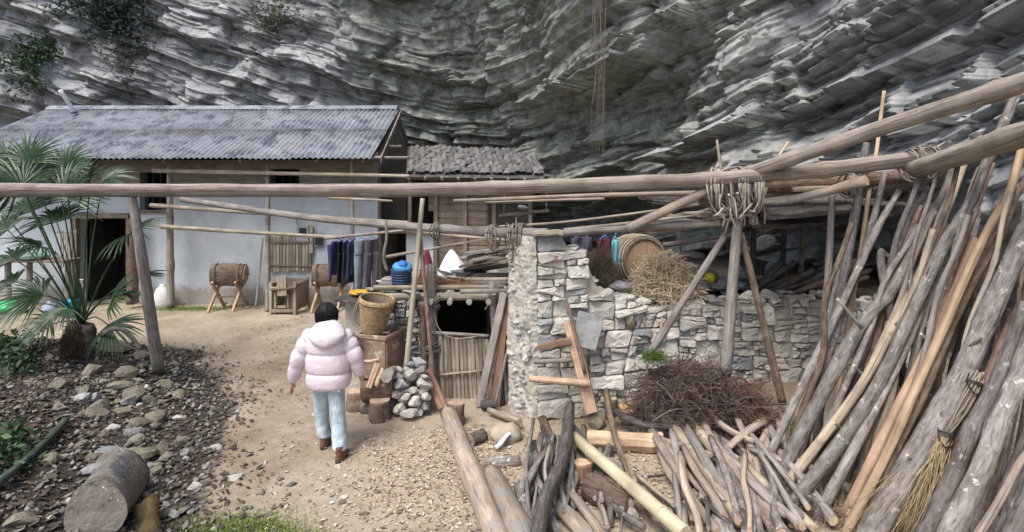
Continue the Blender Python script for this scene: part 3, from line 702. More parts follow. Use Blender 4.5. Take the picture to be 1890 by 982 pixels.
ppole('frame_pole', (651, 575, 11.75), (650, 294, 11.9), (10, 7), M['grey_wood'], 'slim post behind the row of hanging laundry', knots=3)
ppole('frame_rail', (282, 315, 11.85), (756, 325, 11.6), (8, 6), M['bamboo_old'], 'pale topmost bamboo rail of the drying frame under the eaves', 'pole')
ppole('frame_rail', (278, 379, 11.85), (756, 411, 11.5), (9, 6), M['bamboo_old'], 'pale middle bamboo rail of the drying frame below the dark upper window', 'pole', mid=[(470, 393, 11.7)])
ppole('frame_rail', (297, 418, 11.9), (622, 438, 11.45), (9, 6), M['bamboo_old'], 'lowest bamboo rail of the drying frame crossing above the bamboo panel', 'pole', mid=[(450, 428, 11.7)])
ppole('frame_rail', (606, 365, 11.5), (725, 371, 11.2), (6, 4), M['bamboo_old'], 'short thin bamboo rail near the laundry corner of the whitewashed wall', 'pole')

# hollow-log drums on crossed legs
def log_drum(px0, px1, py_axis, rpx, d, yaw, label):
    a = P(px0, py_axis, d); b_ = P(px1, py_axis, d + yaw); r = rpx * d / F
    z0 = gzf((a.x + b_.x) / 2, d)
    t = empty('log_drum', ((a.x + b_.x) / 2, d + yaw / 2, z0), label, 'beehive', 'hollow-log drums on trestles by the house wall')
    pole('barrel', [a, (a + b_) / 2, b_], r, r, M['bark_brown'], M['cut'], parent=t, radii=[r * 0.96, r, r, r * 0.97], seg=20, rough=0.07, n=14)
    ax = (b_ - a).normalized()
    for q in (0.14, 0.86):
        c_ = a + (b_ - a) * q
        pole('hoop', [c_ + Vector((r * 1.03 * math.cos(w) * -ax.y, r * 1.03 * math.cos(w) * ax.x, r * 1.03 * math.sin(w))) for w in np.linspace(0, 2 * math.pi, 17)], 0.012, 0.012, M['old_plank'], parent=t, n=32, seg=5)
    lid = pole('lid', [b_ + ax * 0.005, b_ + ax * 0.03], r * 0.86, r * 0.86, M['cut'], M['cut'], parent=t, seg=20, rough=0.02, n=1)
    pole('peg', [b_ + ax * 0.03, b_ + ax * 0.1], 0.015, 0.015, M['brown_wood'], parent=t, seg=6)
    for q in (0.14, 0.84):
        c_ = a + (b_ - a) * q
        for s_ in (-1, 1):
            foot = Vector((c_.x + s_ * 0.02 + 0.05 * (q - 0.5), c_.y + s_ * 0.30, z0))
            top = Vector((c_.x, c_.y - s_ * 0.2, c_.z - r * 0.62))
            plank('leg', foot, top, 0.06, 0.05, M['peeled'], up=(1, 0, 0), parent=t)
    l0 = a + (b_ - a) * 0.14; l1 = a + (b_ - a) * 0.84; zz = (z0 + a.z - r) / 2
    plank('stretcher', (l0.x, l0.y, zz), (l1.x, l1.y, zz), 0.035, 0.03, M['old_plank'], parent=t)
log_drum(392, 452, 506, 19, 11.9, 0.12, 'bark-covered hollow-log drum on crossed legs against the open whitewashed wall')
log_drum(578, 640, 507, 19, 11.9, 0.1, 'bark-covered hollow-log drum on crossed legs beside the hanging laundry')

# wooden box with a square hole
bx = empty('wooden_box', P(529, 577, 11.6), 'raw wooden box with a square hole and open top by the wall', 'box')
zf = gzf(P(529, 577, 11.6).x, 11.6)
xa, xb_, ya, yb = P(500, 0, 11.5).x, P(549, 0, 11.5).x, 11.45, 12.15
zt = wz(517, 11.6)
hx0, hx1, hz0, hz1 = P(513, 0, 11.45).x, P(529, 0, 11.45).x, wz(564, 11.45), wz(546, 11.45)
V, f = wall_grid(xa + 0.04, xb_ - 0.04, zf + 0.07, zt - 0.12, [(hx0, hx1, hz0, hz1)], ya, ya + 0.03); mk('front_panel', V, f, M['old_plank'], bx, origin=(xa, ya, zf))
fr_ = M['bamboo_old']
for x in (xa + 0.03, xb_ - 0.03):
    for y in (ya - 0.01, yb): plank('leg', (x, y, zf), (x, y, zt - 0.02), 0.07, 0.06, fr_, up=(1, 0, 0), parent=bx, nx=2)
for x in (xa + 0.012, xb_ - 0.012): plank('side_panel', (x, (ya + yb) / 2, zf + 0.08), (x, (ya + yb) / 2, zt - 0.06), yb - ya - 0.06, 0.025, M['old_plank'], up=(1, 0, 0), parent=bx, nx=2)
V, f = wall_grid(xa + 0.04, xb_ - 0.04, zf + 0.07, zt - 0.05, [], yb - 0.02, yb + 0.01); mk('back_panel', V, f, M['old_plank'], bx, origin=(xa, yb, zf))
for z, w_ in ((zf + 0.09, 0.07), (zt - 0.14, 0.06)): plank('rail', (xa, ya - 0.03, z), (xb_, ya - 0.03, z), 0.03, w_, fr_, parent=bx, nx=3)
for s_ in ((hx0 - 0.04, hx0 - 0.04), (hx1 + 0.04, hx1 + 0.04)): plank('hole_frame', (s_[0], ya - 0.02, hz0 - 0.05), (s_[0], ya - 0.02, hz1 + 0.05), 0.05, 0.03, fr_, up=(1, 0, 0), parent=bx, nx=1)
for z in (hz0 - 0.03, hz1 + 0.03): plank('hole_frame', (hx0, ya - 0.024, z), (hx1, ya - 0.024, z), 0.03, 0.05, fr_, parent=bx, nx=1)
plank('upright_board', P(521, 546, 11.35), P(520, 510, 11.35), 0.2, 0.05, fr_, up=(0, -1, 0), parent=bx, nx=2)
bm = P(503, 533, 11.4); plank('top_board', bm, bm + Vector((0.5, 0.05, 0.03)), 0.25, 0.03, M['old_plank'], parent=bx, nx=2)
# white sack, grass tuft stone and clutter by the door
def sack(name, base, w, dp, h, mat, label, cat='sack', seed=0, neck=True, parent=None, lean=(0, 0)):   # neck False: a peaked, half-empty sack
    rs = np.random.default_rng(seed); prof = [(0.0, 0.0), (0.85, 0.0), (1.0, 0.12), (1.02, 0.35), (0.9, 0.62), (0.62, 0.83), (0.28, 0.94), (0.34, 1.0), (0.0, 1.0)] if neck else [(0.0, 0.0), (0.95, 0.0), (1.02, 0.1), (0.9, 0.25), (0.66, 0.5), (0.4, 0.75), (0.16, 0.94), (0.0, 1.0)]
    seg = 18; V = []
    for (r, z) in prof:
        for j in range(seg):
            a = 2 * math.pi * j / seg; q = r * (1 + 0.14 * (fbm(np.array(math.cos(a) * 2 + 5), np.array(z * 3 + math.sin(a) * 2), seed, 3) - 0.5) * 2)
            V.append((base[0] + q * w / 2 * math.cos(a) + lean[0] * z * h, base[1] + q * dp / 2 * math.sin(a) + lean[1] * z * h, base[2] + z * h))
    f = [(i * seg + j, i * seg + (j + 1) % seg, (i + 1) * seg + (j + 1) % seg, (i + 1) * seg + j) for i in range(len(prof) - 1) for j in range(seg)]
    o = mk(name, V, f, mat, parent, True, origin=tuple(base)); return tag(o, label, cat) if label else o
M['sack_white'] = mat_plain('woven_white_sack', (0.62, 0.62, 0.60), 0.7, bumps=0.4, bscale=60)
g0 = P(298, 557, 12.2); sack('sack', (g0.x, 12.25, gzf(g0.x, 12.25)), 0.42, 0.3, 0.52, M['sack_white'], 'dull white sack slumped against the wall beside the dark doorway', seed=4)

# ================================================================== TILE-ROOFED OUTBUILDING
sh = empty('plank_outbuilding', (-1.2, 13.0, 0), 'plank outbuilding with a grey tiled roof beside the farmhouse', 'outbuilding')
OD = 13.0
ox0, ox1 = wx(752, OD), wx(985, OD)
for r in range(15):
    z = 0.55 + r * 0.165
    xs_ = [ox0 + 0.5, wx(862, OD), wx(912, OD), ox1] if r > 9 else [wx(802, OD), wx(862, OD), ox1]
    for i in range(len(xs_) - 1):
        plank('board', (xs_[i] + 0.006, OD + rng.uniform(-0.012, 0.012), z), (xs_[i + 1] - 0.006, OD + rng.uniform(-0.012, 0.012), z + rng.uniform(-0.012, 0.012)), 0.03, 0.157, M['old_plank'], parent=sh, nx=2)
for px in (757, 805, 859, 912, 978): plank('post', (wx(px, OD), OD - 0.05, 0.2), (wx(px, OD), OD - 0.05, 3.1), 0.09, 0.09, M['old_plank'], up=(1, 0, 0), parent=sh)
V, f = wall_grid(wx(751, OD), wx(801, OD), 0.2, wz(425, OD), [], OD - 0.1, OD - 0.02); mk('white_panel', V, f, M['plaster'], sh, origin=(ox0, OD, 0))
V, f = wall_grid(ox0 - 0.7, ox1, 0, 3.0, [], 14.6, 14.7); mk('back_wall', V, f, M['near_black'], sh, origin=(ox0, 14.6, 0))
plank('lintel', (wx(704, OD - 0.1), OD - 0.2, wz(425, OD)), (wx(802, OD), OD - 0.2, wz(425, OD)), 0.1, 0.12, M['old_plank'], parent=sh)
V, f = wall_grid(wx(704, OD), wx(752, OD), wz(425, OD) + 0.06, 3.05, [], OD - 0.15, OD - 0.1); mk('upper_panel', V, f, M['near_black'], sh, origin=(ox0, OD, 2))
plank('dark_board', (wx(900, OD), OD - 0.06, wz(395, OD)), (wx(985, OD), OD - 0.06, wz(395, OD)), 0.03, 0.5, M['near_black'], parent=sh)
# roof: curved tiles laid in columns
tr = mat_noise('grey_clay_tile', [(0.3, (0.07, 0.069, 0.067)), (0.52, (0.15, 0.147, 0.143)), (0.72, (0.26, 0.253, 0.245))], 6, 6, 0.5, 0.02, var=0.35, extra=[((0.10, 0.105, 0.07), 3, 0.62, 0.12)])
M['tile'] = tr
e0, e1 = (wx(752, 12.5), 12.4, wz(322, 12.4)), (wx(1005, 12.4), 12.4, wz(325, 12.4))
r0_, r1_ = (wx(752, 14.2), 14.2, wz(276, 14.2)), (wx(980, 14.2), 14.2, wz(281, 14.2))
ncol, nrow = 23, 12
tv = []; hw, tl = 0.075, 0.27
for e in (0, 1):
    for i in range(7):
        a = math.pi * (0.12 + 0.76 * i / 6); tv.append((-hw * math.cos(a) * (1.0 - 0.1 * e), e * tl, 0.048 * math.sin(a) - 0.02))
tv2 = tv + [(x, y, z - 0.014) for x, y, z in tv]
tf = [(i, i + 1, i + 8, i + 7) for i in range(6)] + [(i + 14, i + 21, i + 22, i + 15) for i in range(6)] + [(i, i + 14, i + 15, i + 1) for i in range(6)] + [(i + 7, i + 8, i + 22, i + 21) for i in range(6)] + [(0, 7, 21, 14), (6, 20, 27, 13)]
tme = bpy.data.meshes.new('tile'); tme.from_pydata(tv2, [], tf); tme.materials.append(M['tile']); tme.update()
sl = Vector(r0_) - Vector(e0); sl_len = sl.length; sl.normalize()
xx = Vector((1, 0, -0.02)).normalized(); nn = xx.cross(sl).normalized(); yy = nn.cross(xx)
TM = Matrix((xx, yy, nn)).transposed()
for ci in range(ncol):
    fx = (ci + 0.5) / ncol
    a = Vector(e0).lerp(Vector(e1), fx); b_ = Vector(r0_).lerp(Vector(r1_), fx)
    for ri in range(nrow):
        o = bpy.data.objects.new('tile', tme); link(o, sh)
        p = a.lerp(b_, ri / nrow * 0.97 + rng.uniform(-0.01, 0.01)) + nn * (0.05 + rng.uniform(0, 0.02)) + xx * rng.uniform(-0.015, 0.015)
        if rng.random() < 0.06: p += nn * 0.03
        o.location = p - sh.location
        o.rotation_euler = (TM @ Euler((0.05 + rng.uniform(-0.05, 0.05), rng.uniform(-0.1, 0.1), rng.uniform(-0.12, 0.12))).to_matrix()).to_euler()
# trough bed under the cover tiles
V = [e0, e1, r1_, r0_]; V = [Vector(p) for p in V]; V = V + [p - Vector((0, 0, 0.06)) for p in V]
mk('roof_bed', V, [(0, 1, 2, 3), (7, 6, 5, 4), (0, 4, 5, 1), (1, 5, 6, 2), (2, 6, 7, 3), (3, 7, 4, 0)], M['tile'], sh, origin=e0)
for fx in np.linspace(0.02, 0.98, 9):
    a = Vector(e0).lerp(Vector(e1), fx); b_ = Vector(r0_).lerp(Vector(r1_), fx)
    pole('rafter', [a + Vector((0, -0.08, -0.1)), b_ + Vector((0, 0, -0.1))], 0.035, 0.03, M['old_plank'], parent=sh, seed=int(fx * 100))
pole('eaves_pole', [Vector(e0) + Vector((-0.5, 0.5, -0.06)), Vector(e1) + Vector((0, 0.5, -0.06))], 0.05, 0.05, M['old_plank'], parent=sh)

# ================================================================== DRY-STONE WALL
def poly_area(p): return 0.5 * abs(sum(p[i][0] * p[(i + 1) % len(p)][1] - p[(i + 1) % len(p)][0] * p[i][1] for i in range(len(p))))
def poly_cut(p, c, n):
    A, B = [], []
    for i in range(len(p)):
        a, b_ = p[i], p[(i + 1) % len(p)]
        da = (a[0] - c[0]) * n[0] + (a[1] - c[1]) * n[1]; db = (b_[0] - c[0]) * n[0] + (b_[1] - c[1]) * n[1]
        (A if da >= 0 else B).append(a)
        if da * db < 0:
            t = da / (da - db); q = (a[0] + (b_[0] - a[0]) * t, a[1] + (b_[1] - a[1]) * t); A.append(q); B.append(q)
    return A, B
def bsp(p, rs, amin, amax, out, depth=0):
    us = [q[0] for q in p]; zs = [q[1] for q in p]; w = max(us) - min(us); h = max(zs) - min(zs); a = poly_area(p)
    if depth > 16 or a < amin * (0.6 + rs.random() ** 2.2 * (amax / amin - 0.6)): out.append(p); return
    vert = w > h * rs.uniform(1.3, 2.2)                     # stones lie flat: wider than tall
    c = (min(us) + w * rs.uniform(0.32, 0.68), min(zs) + h * rs.uniform(0.32, 0.68))
    ang = rs.gauss(0, 0.16) if vert else rs.gauss(0, 0.10)
    n = (math.cos(ang), math.sin(ang)) if vert else (math.sin(ang), math.cos(ang))
    A, B = poly_cut(p, c, n)
    for q in (A, B):
        if len(q) > 2: bsp(q, rs, amin, amax, out, depth + 1)
def stone_mesh(poly, frame_, rs, joint=0.009, proud=0.06, back=0.16):
    """poly in (u, z); frame_(u, z, out) -> world"""
    cu = sum(p[0] for p in poly) / len(poly); cz = sum(p[1] for p in poly) / len(poly)
    sz = math.sqrt(poly_area(poly))
    pts = []
    for i in range(len(poly)):                               # subdivide and roughen the outline
        a, b_ = poly[i], poly[(i + 1) % len(poly)]; L = math.dist(a, b_); k = max(1, min(3, int(L / (sz * 0.45))))
        for t in range(k): pts.append((a[0] + (b_[0] - a[0]) * t / k, a[1] + (b_[1] - a[1]) * t / k))
    ch_ = []
    for i in range(len(pts)):                                # wear the corners off
        a, b_ = pts[i], pts[(i + 1) % len(pts)]
        ch_ += [(a[0] * .87 + b_[0] * .13, a[1] * .87 + b_[1] * .13), (a[0] * .13 + b_[0] * .87, a[1] * .13 + b_[1] * .87)]
    pts = ch_; k = len(pts); q = []
    for i, (u, z) in enumerate(pts):
        d = math.hypot(u - cu, z - cz) + 1e-6
        s = max(0.4, 1 - joint / d) * (1 + rs.uniform(-0.05, 0.05))
        q.append((cu + (u - cu) * s, cz + (z - cz) * s))
    pr = proud * rs.uniform(0.2, 1.5); tu, tz = rs.uniform(-0.14, 0.14), rs.uniform(-0.16, 0.10)
    lum = [rs.uniform(-1, 1) for _ in range(4)]
    def bmp(u, z): a_ = math.atan2(z - cz, u - cu); return 0.010 * (lum[0] * math.cos(a_ + 3 * lum[2]) + lum[1] * math.cos(2 * a_ + 3 * lum[3]))
    def ring(sc, dep, j): return [frame_(cu + (u - cu) * sc + rs.uniform(-j, j) * sz, cz + (z - cz) * sc + rs.uniform(-j, j) * sz, pr + dep + (u - cu) * sc * tu + (z - cz) * sc * tz + bmp(u, z) + rs.uniform(-j, j) * 0.12) for u, z in q]
    V = [frame_(u, z, -back) for u, z in q] + ring(1.0, -0.03, 0.0) + ring(0.95, -0.008, 0.03) + ring(0.72, 0.0, 0.06) + ring(0.38, 0.004, 0.06)
    V.append(frame_(cu, cz, pr + rs.uniform(-0.004, 0.014)))
    f = []
    for i in range(k):
        j = (i + 1) % k
        for r_ in range(4): f.append((r_ * k + i, r_ * k + j, (r_ + 1) * k + j, (r_ + 1) * k + i))
        f.append((4 * k + i, 4 * k + j, 5 * k))
    return V, f
def masonry(parent, region, frame_, seed, amin, amax, top=None, mats=None, **kw):
    rs = random.Random(seed); out = []; bsp(region, rs, amin, amax, out); n = 0
    for p in out:
        cu = sum(q[0] for q in p) / len(p); cz = sum(q[1] for q in p) / len(p); zt = max(q[1] for q in p)
        if top is not None and (cz + 0.35 * (zt - cz)) > top(cu): continue
        if len(p) < 3 or poly_area(p) < 0.0008: continue
        V, f = stone_mesh(p, frame_, rs, **kw)
        o = mk('stone', V, f, rs.choice(mats), parent, False, origin=V[-1]); n += 1
    return n

# px -> top edge of the ruined wall
TP = [(985, 436), (1042, 436), (1048, 452), (1080, 466), (1092, 505), (1120, 545), (1165, 548), (1210, 560), (1260, 566), (1330, 560), (1400, 553), (1470, 550), (1545, 552), (1700, 560)]
A0 = np.array([0.285, 6.35]); A1 = np.array([5.4, float(wall_y(5.4))]); wl = float(np.linalg.norm(A1 - A0)); wd = (A1 - A0) / wl; wnrm = np.array([wd[1], -wd[0]])
TPu = []; TPz = []
for px, py in TP:
    r = (px - CX) / F; t = (r * A0[1] - A0[0]) / (wd[0] - r * wd[1]); y = A0[1] + wd[1] * t; TPu.append(t); TPz.append(H - (py - HY) / F * y)
wall_top = lambda u: float(np.interp(u, TPu, TPz))
def wfr(u, z, out): return (A0[0] + wd[0] * u + wnrm[0] * out, A0[1] + wd[1] * u + wnrm[1] * out, z)
sw_wall = empty('stone_wall', wfr(2.0, 0, 0), 'ruined dry-stone wall with a tall plastered corner pillar', 'stone wall')
mst = [M['stone']] * 7 + [M['stone_grey']]
us = [0.0, TPu[4]]
# tall pillar: larger stones; then the long low wall
n_a = masonry(sw_wall, [(0.0, -0.15), (0.62, -0.15), (0.62, 2.3), (0.0, 2.3)], wfr, 3, 0.02, 0.14, wall_top, mst, proud=0.08)
n_b = masonry(sw_wall, [(0.62, -0.15), (1.75, -0.15), (1.75, 1.6), (0.62, 1.6)], wfr, 5, 0.012, 0.16, wall_top, mst, proud=0.08)
n_c = masonry(sw_wall, [(1.75, -0.15), (4.0, -0.15), (4.0, 1.5), (1.75, 1.5)], wfr, 8, 0.010, 0.11, wall_top, mst, proud=0.06)
n_d = masonry(sw_wall, [(4.0, -0.15), (wl, -0.15), (wl, 1.5), (4.0, 1.5)], wfr, 9, 0.04, 0.1, wall_top, mst, proud=0.06)
print('stones', n_a, n_b, n_c, n_d)
# core of earth and rubble behind the stones
uu = np.arange(0.02, wl, 0.12); V = []; th = 0.42
for u in uu:
    z = wall_top(u) - 0.06 + 0.05 * (vnoise(np.array(u * 5), np.array(0.0), 3) - 0.5)
    V += [wfr(u, -0.2, -0.05), wfr(u, z, -0.05), wfr(u, z + 0.01, -th), wfr(u, -0.2, -th)]
nU = len(uu); f = []
for i in range(nU - 1):
    a = i * 4
    for j in range(4): f.append((a + j, a + 4 + j, a + 4 + (j + 1) % 4, a + (j + 1) % 4))
f += [(3, 2, 1, 0), (nU * 4 - 4, nU * 4 - 3, nU * 4 - 2, nU * 4 - 1)]
NC, NR = int(wl / 0.035), 46; Vm = []
for i in range(NC):
    u = 0.02 + (wl - 0.04) * i / (NC - 1); zt_ = wall_top(u) - 0.05
    for j in range(NR):
        z = -0.2 + (zt_ + 0.2) * j / (NR - 1); Vm.append((u, z))
Vm = np.array(Vm); om = -0.008 + 0.10 * (fbm(Vm[:, 0] * 7, Vm[:, 1] * 7, 71, 4) - 0.45)
mk('mortar_bed', [wfr(u, z, o_) for (u, z), o_ in zip(Vm, om)], [(i * NR + j, (i + 1) * NR + j, (i + 1) * NR + j + 1, i * NR + j + 1) for i in range(NC - 1) for j in range(NR - 1)], M['mortar'], sw_wall, True, origin=wfr(0, 0, 0))
mk('rubble_core', V, f, M['mortar'], sw_wall, origin=wfr(0, 0, 0))
# loose stones along the top (capping course)
rk_me = []
for i in range(14):
    rs = np.random.default_rng(100 + i)
    import bmesh
    bm = bmesh.new(); bmesh.ops.create_icosphere(bm, subdivisions=2, radius=1.0)
    nv = rs.normal(size=(12, 3)); nv /= np.linalg.norm(nv, axis=1)[:, None]; dd_ = rs.uniform(0.42, 0.85, 12)
    for v_ in bm.verts:
        c_ = np.array(v_.co)
        for k in range(12):                                  # chop flat facets
            e = c_ @ nv[k] - dd_[k]
            if e > 0: c_ = c_ - nv[k] * e
        c_ *= 1 + 0.06 * (rs.random() - 0.5); v_.co = c_
    me = bpy.data.meshes.new('rock'); bm.to_mesh(me); bm.free(); me.materials.append(M['stone']); rk_me.append(me)
def rock(loc, s, mat='stone', rot=None, name='rock', parent=None, label=None, cat=None, group=None, i=None):
    me = rk_me[(i if i is not None else rng.randrange(14)) % 14]
    key = me.name + '|' + mat
    if key not in ROCKV:
        m2 = me.copy(); m2.materials.clear(); m2.materials.append(M[mat]); ROCKV[key] = m2
    o = bpy.data.objects.new(name, ROCKV[key]); link(o, parent)
    o.location = Vector(loc) - worg(parent) if parent is not None else Vector(loc)
    o.scale = s if isinstance(s, (tuple, list)) else (s, s, s)
    o.rotation_euler = rot or (rng.uniform(-.3, .3), rng.uniform(-.3, .3), rng.uniform(0, 6.28))
    return tag(o, label, cat, group)
ROCKV = {}
u = 0.75
while u < wl - 0.2:
    w = rng.uniform(0.07, 0.2); z = wall_top(u)
    for dep in (-0.06, -0.26):
        c_ = wfr(u + rng.uniform(-.03, .03), z + rng.uniform(-0.03, 0.03), dep)
        rock(c_, (w * 0.75, w * 0.6, w * rng.uniform(0.3, 0.5)), rng.choice(['stone', 'stone', 'stone_grey']), rot=(rng.uniform(-.15, .15), rng.uniform(-.15, .15), rng.uniform(-.5, .5)), name='cap_stone', parent=sw_wall)
    u += w * 1.35
# plastered end face of the pillar, turned towards the house
E0 = np.array([-0.035, 6.62]); E1 = A0.copy(); el = float(np.linalg.norm(E1 - E0)); ed = (E1 - E0) / el; en = np.array([ed[1], -ed[0]])
NUe, NZ = 46, 190; V = []
for j in range(NZ):
    z = -0.2 + j * (2.14 + 0.2) / (NZ - 1)
    for i in range(NUe):
        u = i / (NUe - 1) * (el + 0.03)
        pits = fbm(np.array(u * 16), np.array(z * 16), 41, 3)
        o_ = 0.10 + 0.17 * (fbm(np.array(u * 3.0), np.array(z * 2.2), 42, 3) - 0.5) + 0.05 * (pits - 0.5) - 0.05 * max(0, float(pits) - 0.58) * 6
        zz = z
        if j == NZ - 1: zz = z + 0.16 * float(fbm(np.array(u * 8), np.array(1.0), 44, 2) - 0.6)
        edge = max(0.0, 0.06 - u) ** 2 * 18 + max(0.0, u - el + 0.05) ** 2 * 10
        o_ = o_ - edge
        V.append((E0[0] + ed[0] * u + en[0] * o_, E0[1] + ed[1] * u + en[1] * o_, zz))
f = [(j * NUe + i, j * NUe + i + 1, (j + 1) * NUe + i + 1, (j + 1) * NUe + i) for j in range(NZ - 1) for i in range(NUe - 1)]
M['rough_plaster'] = mat_noise('crumbling_lime_mortar', [(0.3, (0.29, 0.265, 0.215)), (0.48, (0.44, 0.415, 0.355)), (0.7, (0.55, 0.53, 0.475))], 7, 8, 0.9, 0.04, extra=[((0.22, 0.21, 0.195), 30, 0.61, 0.05), ((0.55, 0.54, 0.52), 4, 0.6, 0.1)])
mk('plaster_face', V, f, M['rough_plaster'], sw_wall, True, origin=V[0])
Vb = []
for z in (-0.2, 2.1):
    for p in (E0 + en * 0.03 + ed * 0.02, E1 + en * 0.0 , np.array([A0[0] + 0.32, A0[1] + 0.42]), np.array([0.3, 7.05]), np.array([0.02, 7.0])): Vb.append((p[0], p[1], z))
mk('pillar_core', Vb, [(4, 3, 2, 1, 0), (5, 6, 7, 8, 9)] + [(i, (i + 1) % 5, (i + 1) % 5 + 5, i + 5) for i in range(5)], M['mortar'], sw_wall, origin=Vb[0])
def efr(u, z, out): return (E0[0] + ed[0] * u + en[0] * (out + 0.09), E0[1] + ed[1] * u + en[1] * (out + 0.09), z)
rs = random.Random(77)
for k in range(90):                                             # stones showing through the mortar
    u, z, w = rs.uniform(0.05, el - 0.04), rs.uniform(0.05, 2.05), rs.uniform(0.016, 0.038) * (2.0 if k % 4 == 0 else 1.0)
    rock(efr(u, z, rs.uniform(-0.035, -0.008)), (w, w * 0.8, w * rs.uniform(0.4, 0.9)), rs.choice(['stone', 'stone_grey', 'stone']), name='embedded_stone', parent=sw_wall)
for (px, py, w, h) in ((1012, 448, 0.20, 0.09), (962, 440, 0.10, 0.05), (1060, 458, 0.12, 0.06), (985, 443, 0.08, 0.05)):
    rock(P(px, py, 6.5), (w, 0.16, h), 'stone', rot=(0, 0, rng.uniform(-.3, .3)), name='cap_stone', parent=sw_wall)
# small red painted mark on the upright stone
mm = mat_plain('red_paint', (0.30, 0.07, 0.07), 0.7)
mo_ = wfr(0.20, 1.86, 0.13)
for a, b_ in (((0.0, 0.05), (0.02, -0.05)), ((-0.03, 0.012), (0.035, 0.03)), ((-0.025, -0.03), (0.03, -0.012))):
    plank('red_mark', wfr(0.20 + a[0], 1.86 + a[1], 0.125), wfr(0.20 + b_[0], 1.86 + b_[1], 0.125), 0.011, 0.004, mm, up=(wnrm[0], wnrm[1], 0), parent=sw_wall, nx=1, jit=0.002, bev=0)

# ================================================================== LOW SHED WITH A STONE-SLAB ROOF
SD = 6.9
shed = empty('low_shed', (-0.7, SD, 0), 'low shed with pole roof and stone slabs beside the plastered pillar', 'shed')
def spole(name, a, b_, rpx, mat='grey_wood', **kw):
    pts = [P(*a), P(*b_)]; r0 = (rpx[0] if isinstance(rpx, tuple) else rpx) / 2 * a[2] / F; r1 = (rpx[1] if isinstance(rpx, tuple) else rpx) / 2 * b_[2] / F
    return pole(name, pts, r0, r1, M[mat], M['cut_grey'], parent=shed, seed=rng.randrange(9999), **kw)
spole('post', (797, 745, SD), (796, 488, SD), (22, 17), knots=2)
spole('post', (786, 742, 6.85), (779, 560, 6.8), (14, 12), 'bark_brown')
spole('post', (923, 742, 7.0), (908, 520, SD), (18, 14), knots=2)
spole('post', (700, 745, 7.2), (702, 552, 7.2), (18, 16))
spole('post', (800, 745, 8.6), (800, 545, 8.6), (16, 14)); spole('post', (905, 745, 8.6), (905, 545, 8.6), (16, 14))
spole('front_beam', (678, 548, 7.0), (938, 546, SD), (15, 17), 'beam_wood')
for i, (y, px0, px1) in enumerate(((538, 850, 945), (531, 690, 930), (524, 700, 940), (517, 705, 940), (509, 860, 942))):
    dd_ = 1.36 * F / (y - HY + 8)
    spole('roof_pole', (px0, y, dd_), (px1, y - 1, dd_), 9, 'bamboo_old' if i % 2 else 'grey_wood')
for x in np.linspace(-1.75, -0.05, 8): pole('rafter', [(x, 6.75, 1.26), (x + 0.03, 9.0, 1.30)], 0.035, 0.03, M['grey_wood'], M['cut_grey'], parent=shed, seed=int(x * 50))
rs = random.Random(5)
for k in range(64):                                              # thin slabs of stone on the roof
    x, y = rs.uniform(-1.85, -0.05), rs.uniform(6.95, 9.0); w = rs.uniform(0.09, 0.2)
    rock((x, y, 1.335 + rs.uniform(0, 0.03)), (w, w * 0.8, 0.02 + 0.012 * rs.random()), rs.choice(['stone', 'stone_grey', 'stone']), rot=(rs.uniform(-.08, .08), rs.uniform(-.08, .08), rs.uniform(0, 6)), name='roof_slab', parent=shed)
V, f = wall_grid(-1.9, 0.05, -0.1, 1.3, [], 8.75, 8.85); mk('back_wall', V, f, M['near_black'], shed, origin=(-1.9, 8.8, 0))
V = [(-1.85, 6.95, 1.30), (0.0, 6.95, 1.30), (0.0, 9.0, 1.32), (-1.85, 9.0, 1.32)]; V = V + [(a, b_, c_ + 0.02) for a, b_, c_ in V]
mk('roof_deck', V, [(3, 2, 1, 0), (4, 5, 6, 7), (0, 1, 5, 4), (1, 2, 6, 5), (2, 3, 7, 6), (3, 0, 4, 7)], M['core'], shed, origin=V[0])
# low side wall of the shed, left of the doorway
def sfr(u, z, out): return (-1.98 + u * 0.98, 7.05 - u * 0.12 - out, z)
masonry(shed, [(0, -0.1), (0.93, -0.1), (0.93, 1.25), (0, 1.25)], sfr, 21, 0.012, 0.04, None, [M['stone'], M['stone_grey'], M['stone_moss_shade'], M['stone']], proud=0.06)
V = [sfr(u, z, o_) for u in (0.0, 0.92) for z in (-0.1, 1.26) for o_ in (-0.02, -0.3)]
mk('rubble_core', V, [(0, 1, 3, 2), (4, 6, 7, 5), (0, 2, 6, 4), (1, 5, 7, 3), (2, 3, 7, 6), (0, 4, 5, 1)], M['core'], shed, origin=V[0])
V = [(-1.95, 7.1, -0.1), (-1.7, 7.1, -0.1), (-1.7, 8.8, -0.1), (-1.95, 8.8, -0.1)]; V += [(a, b_, 1.28) for a, b_, c_ in V]
mk('side_wall', V, [(3, 2, 1, 0), (4, 5, 6, 7), (0, 1, 5, 4), (1, 2, 6, 5), (2, 3, 7, 6), (3, 0, 4, 7)], M['core'], shed, origin=V[0])
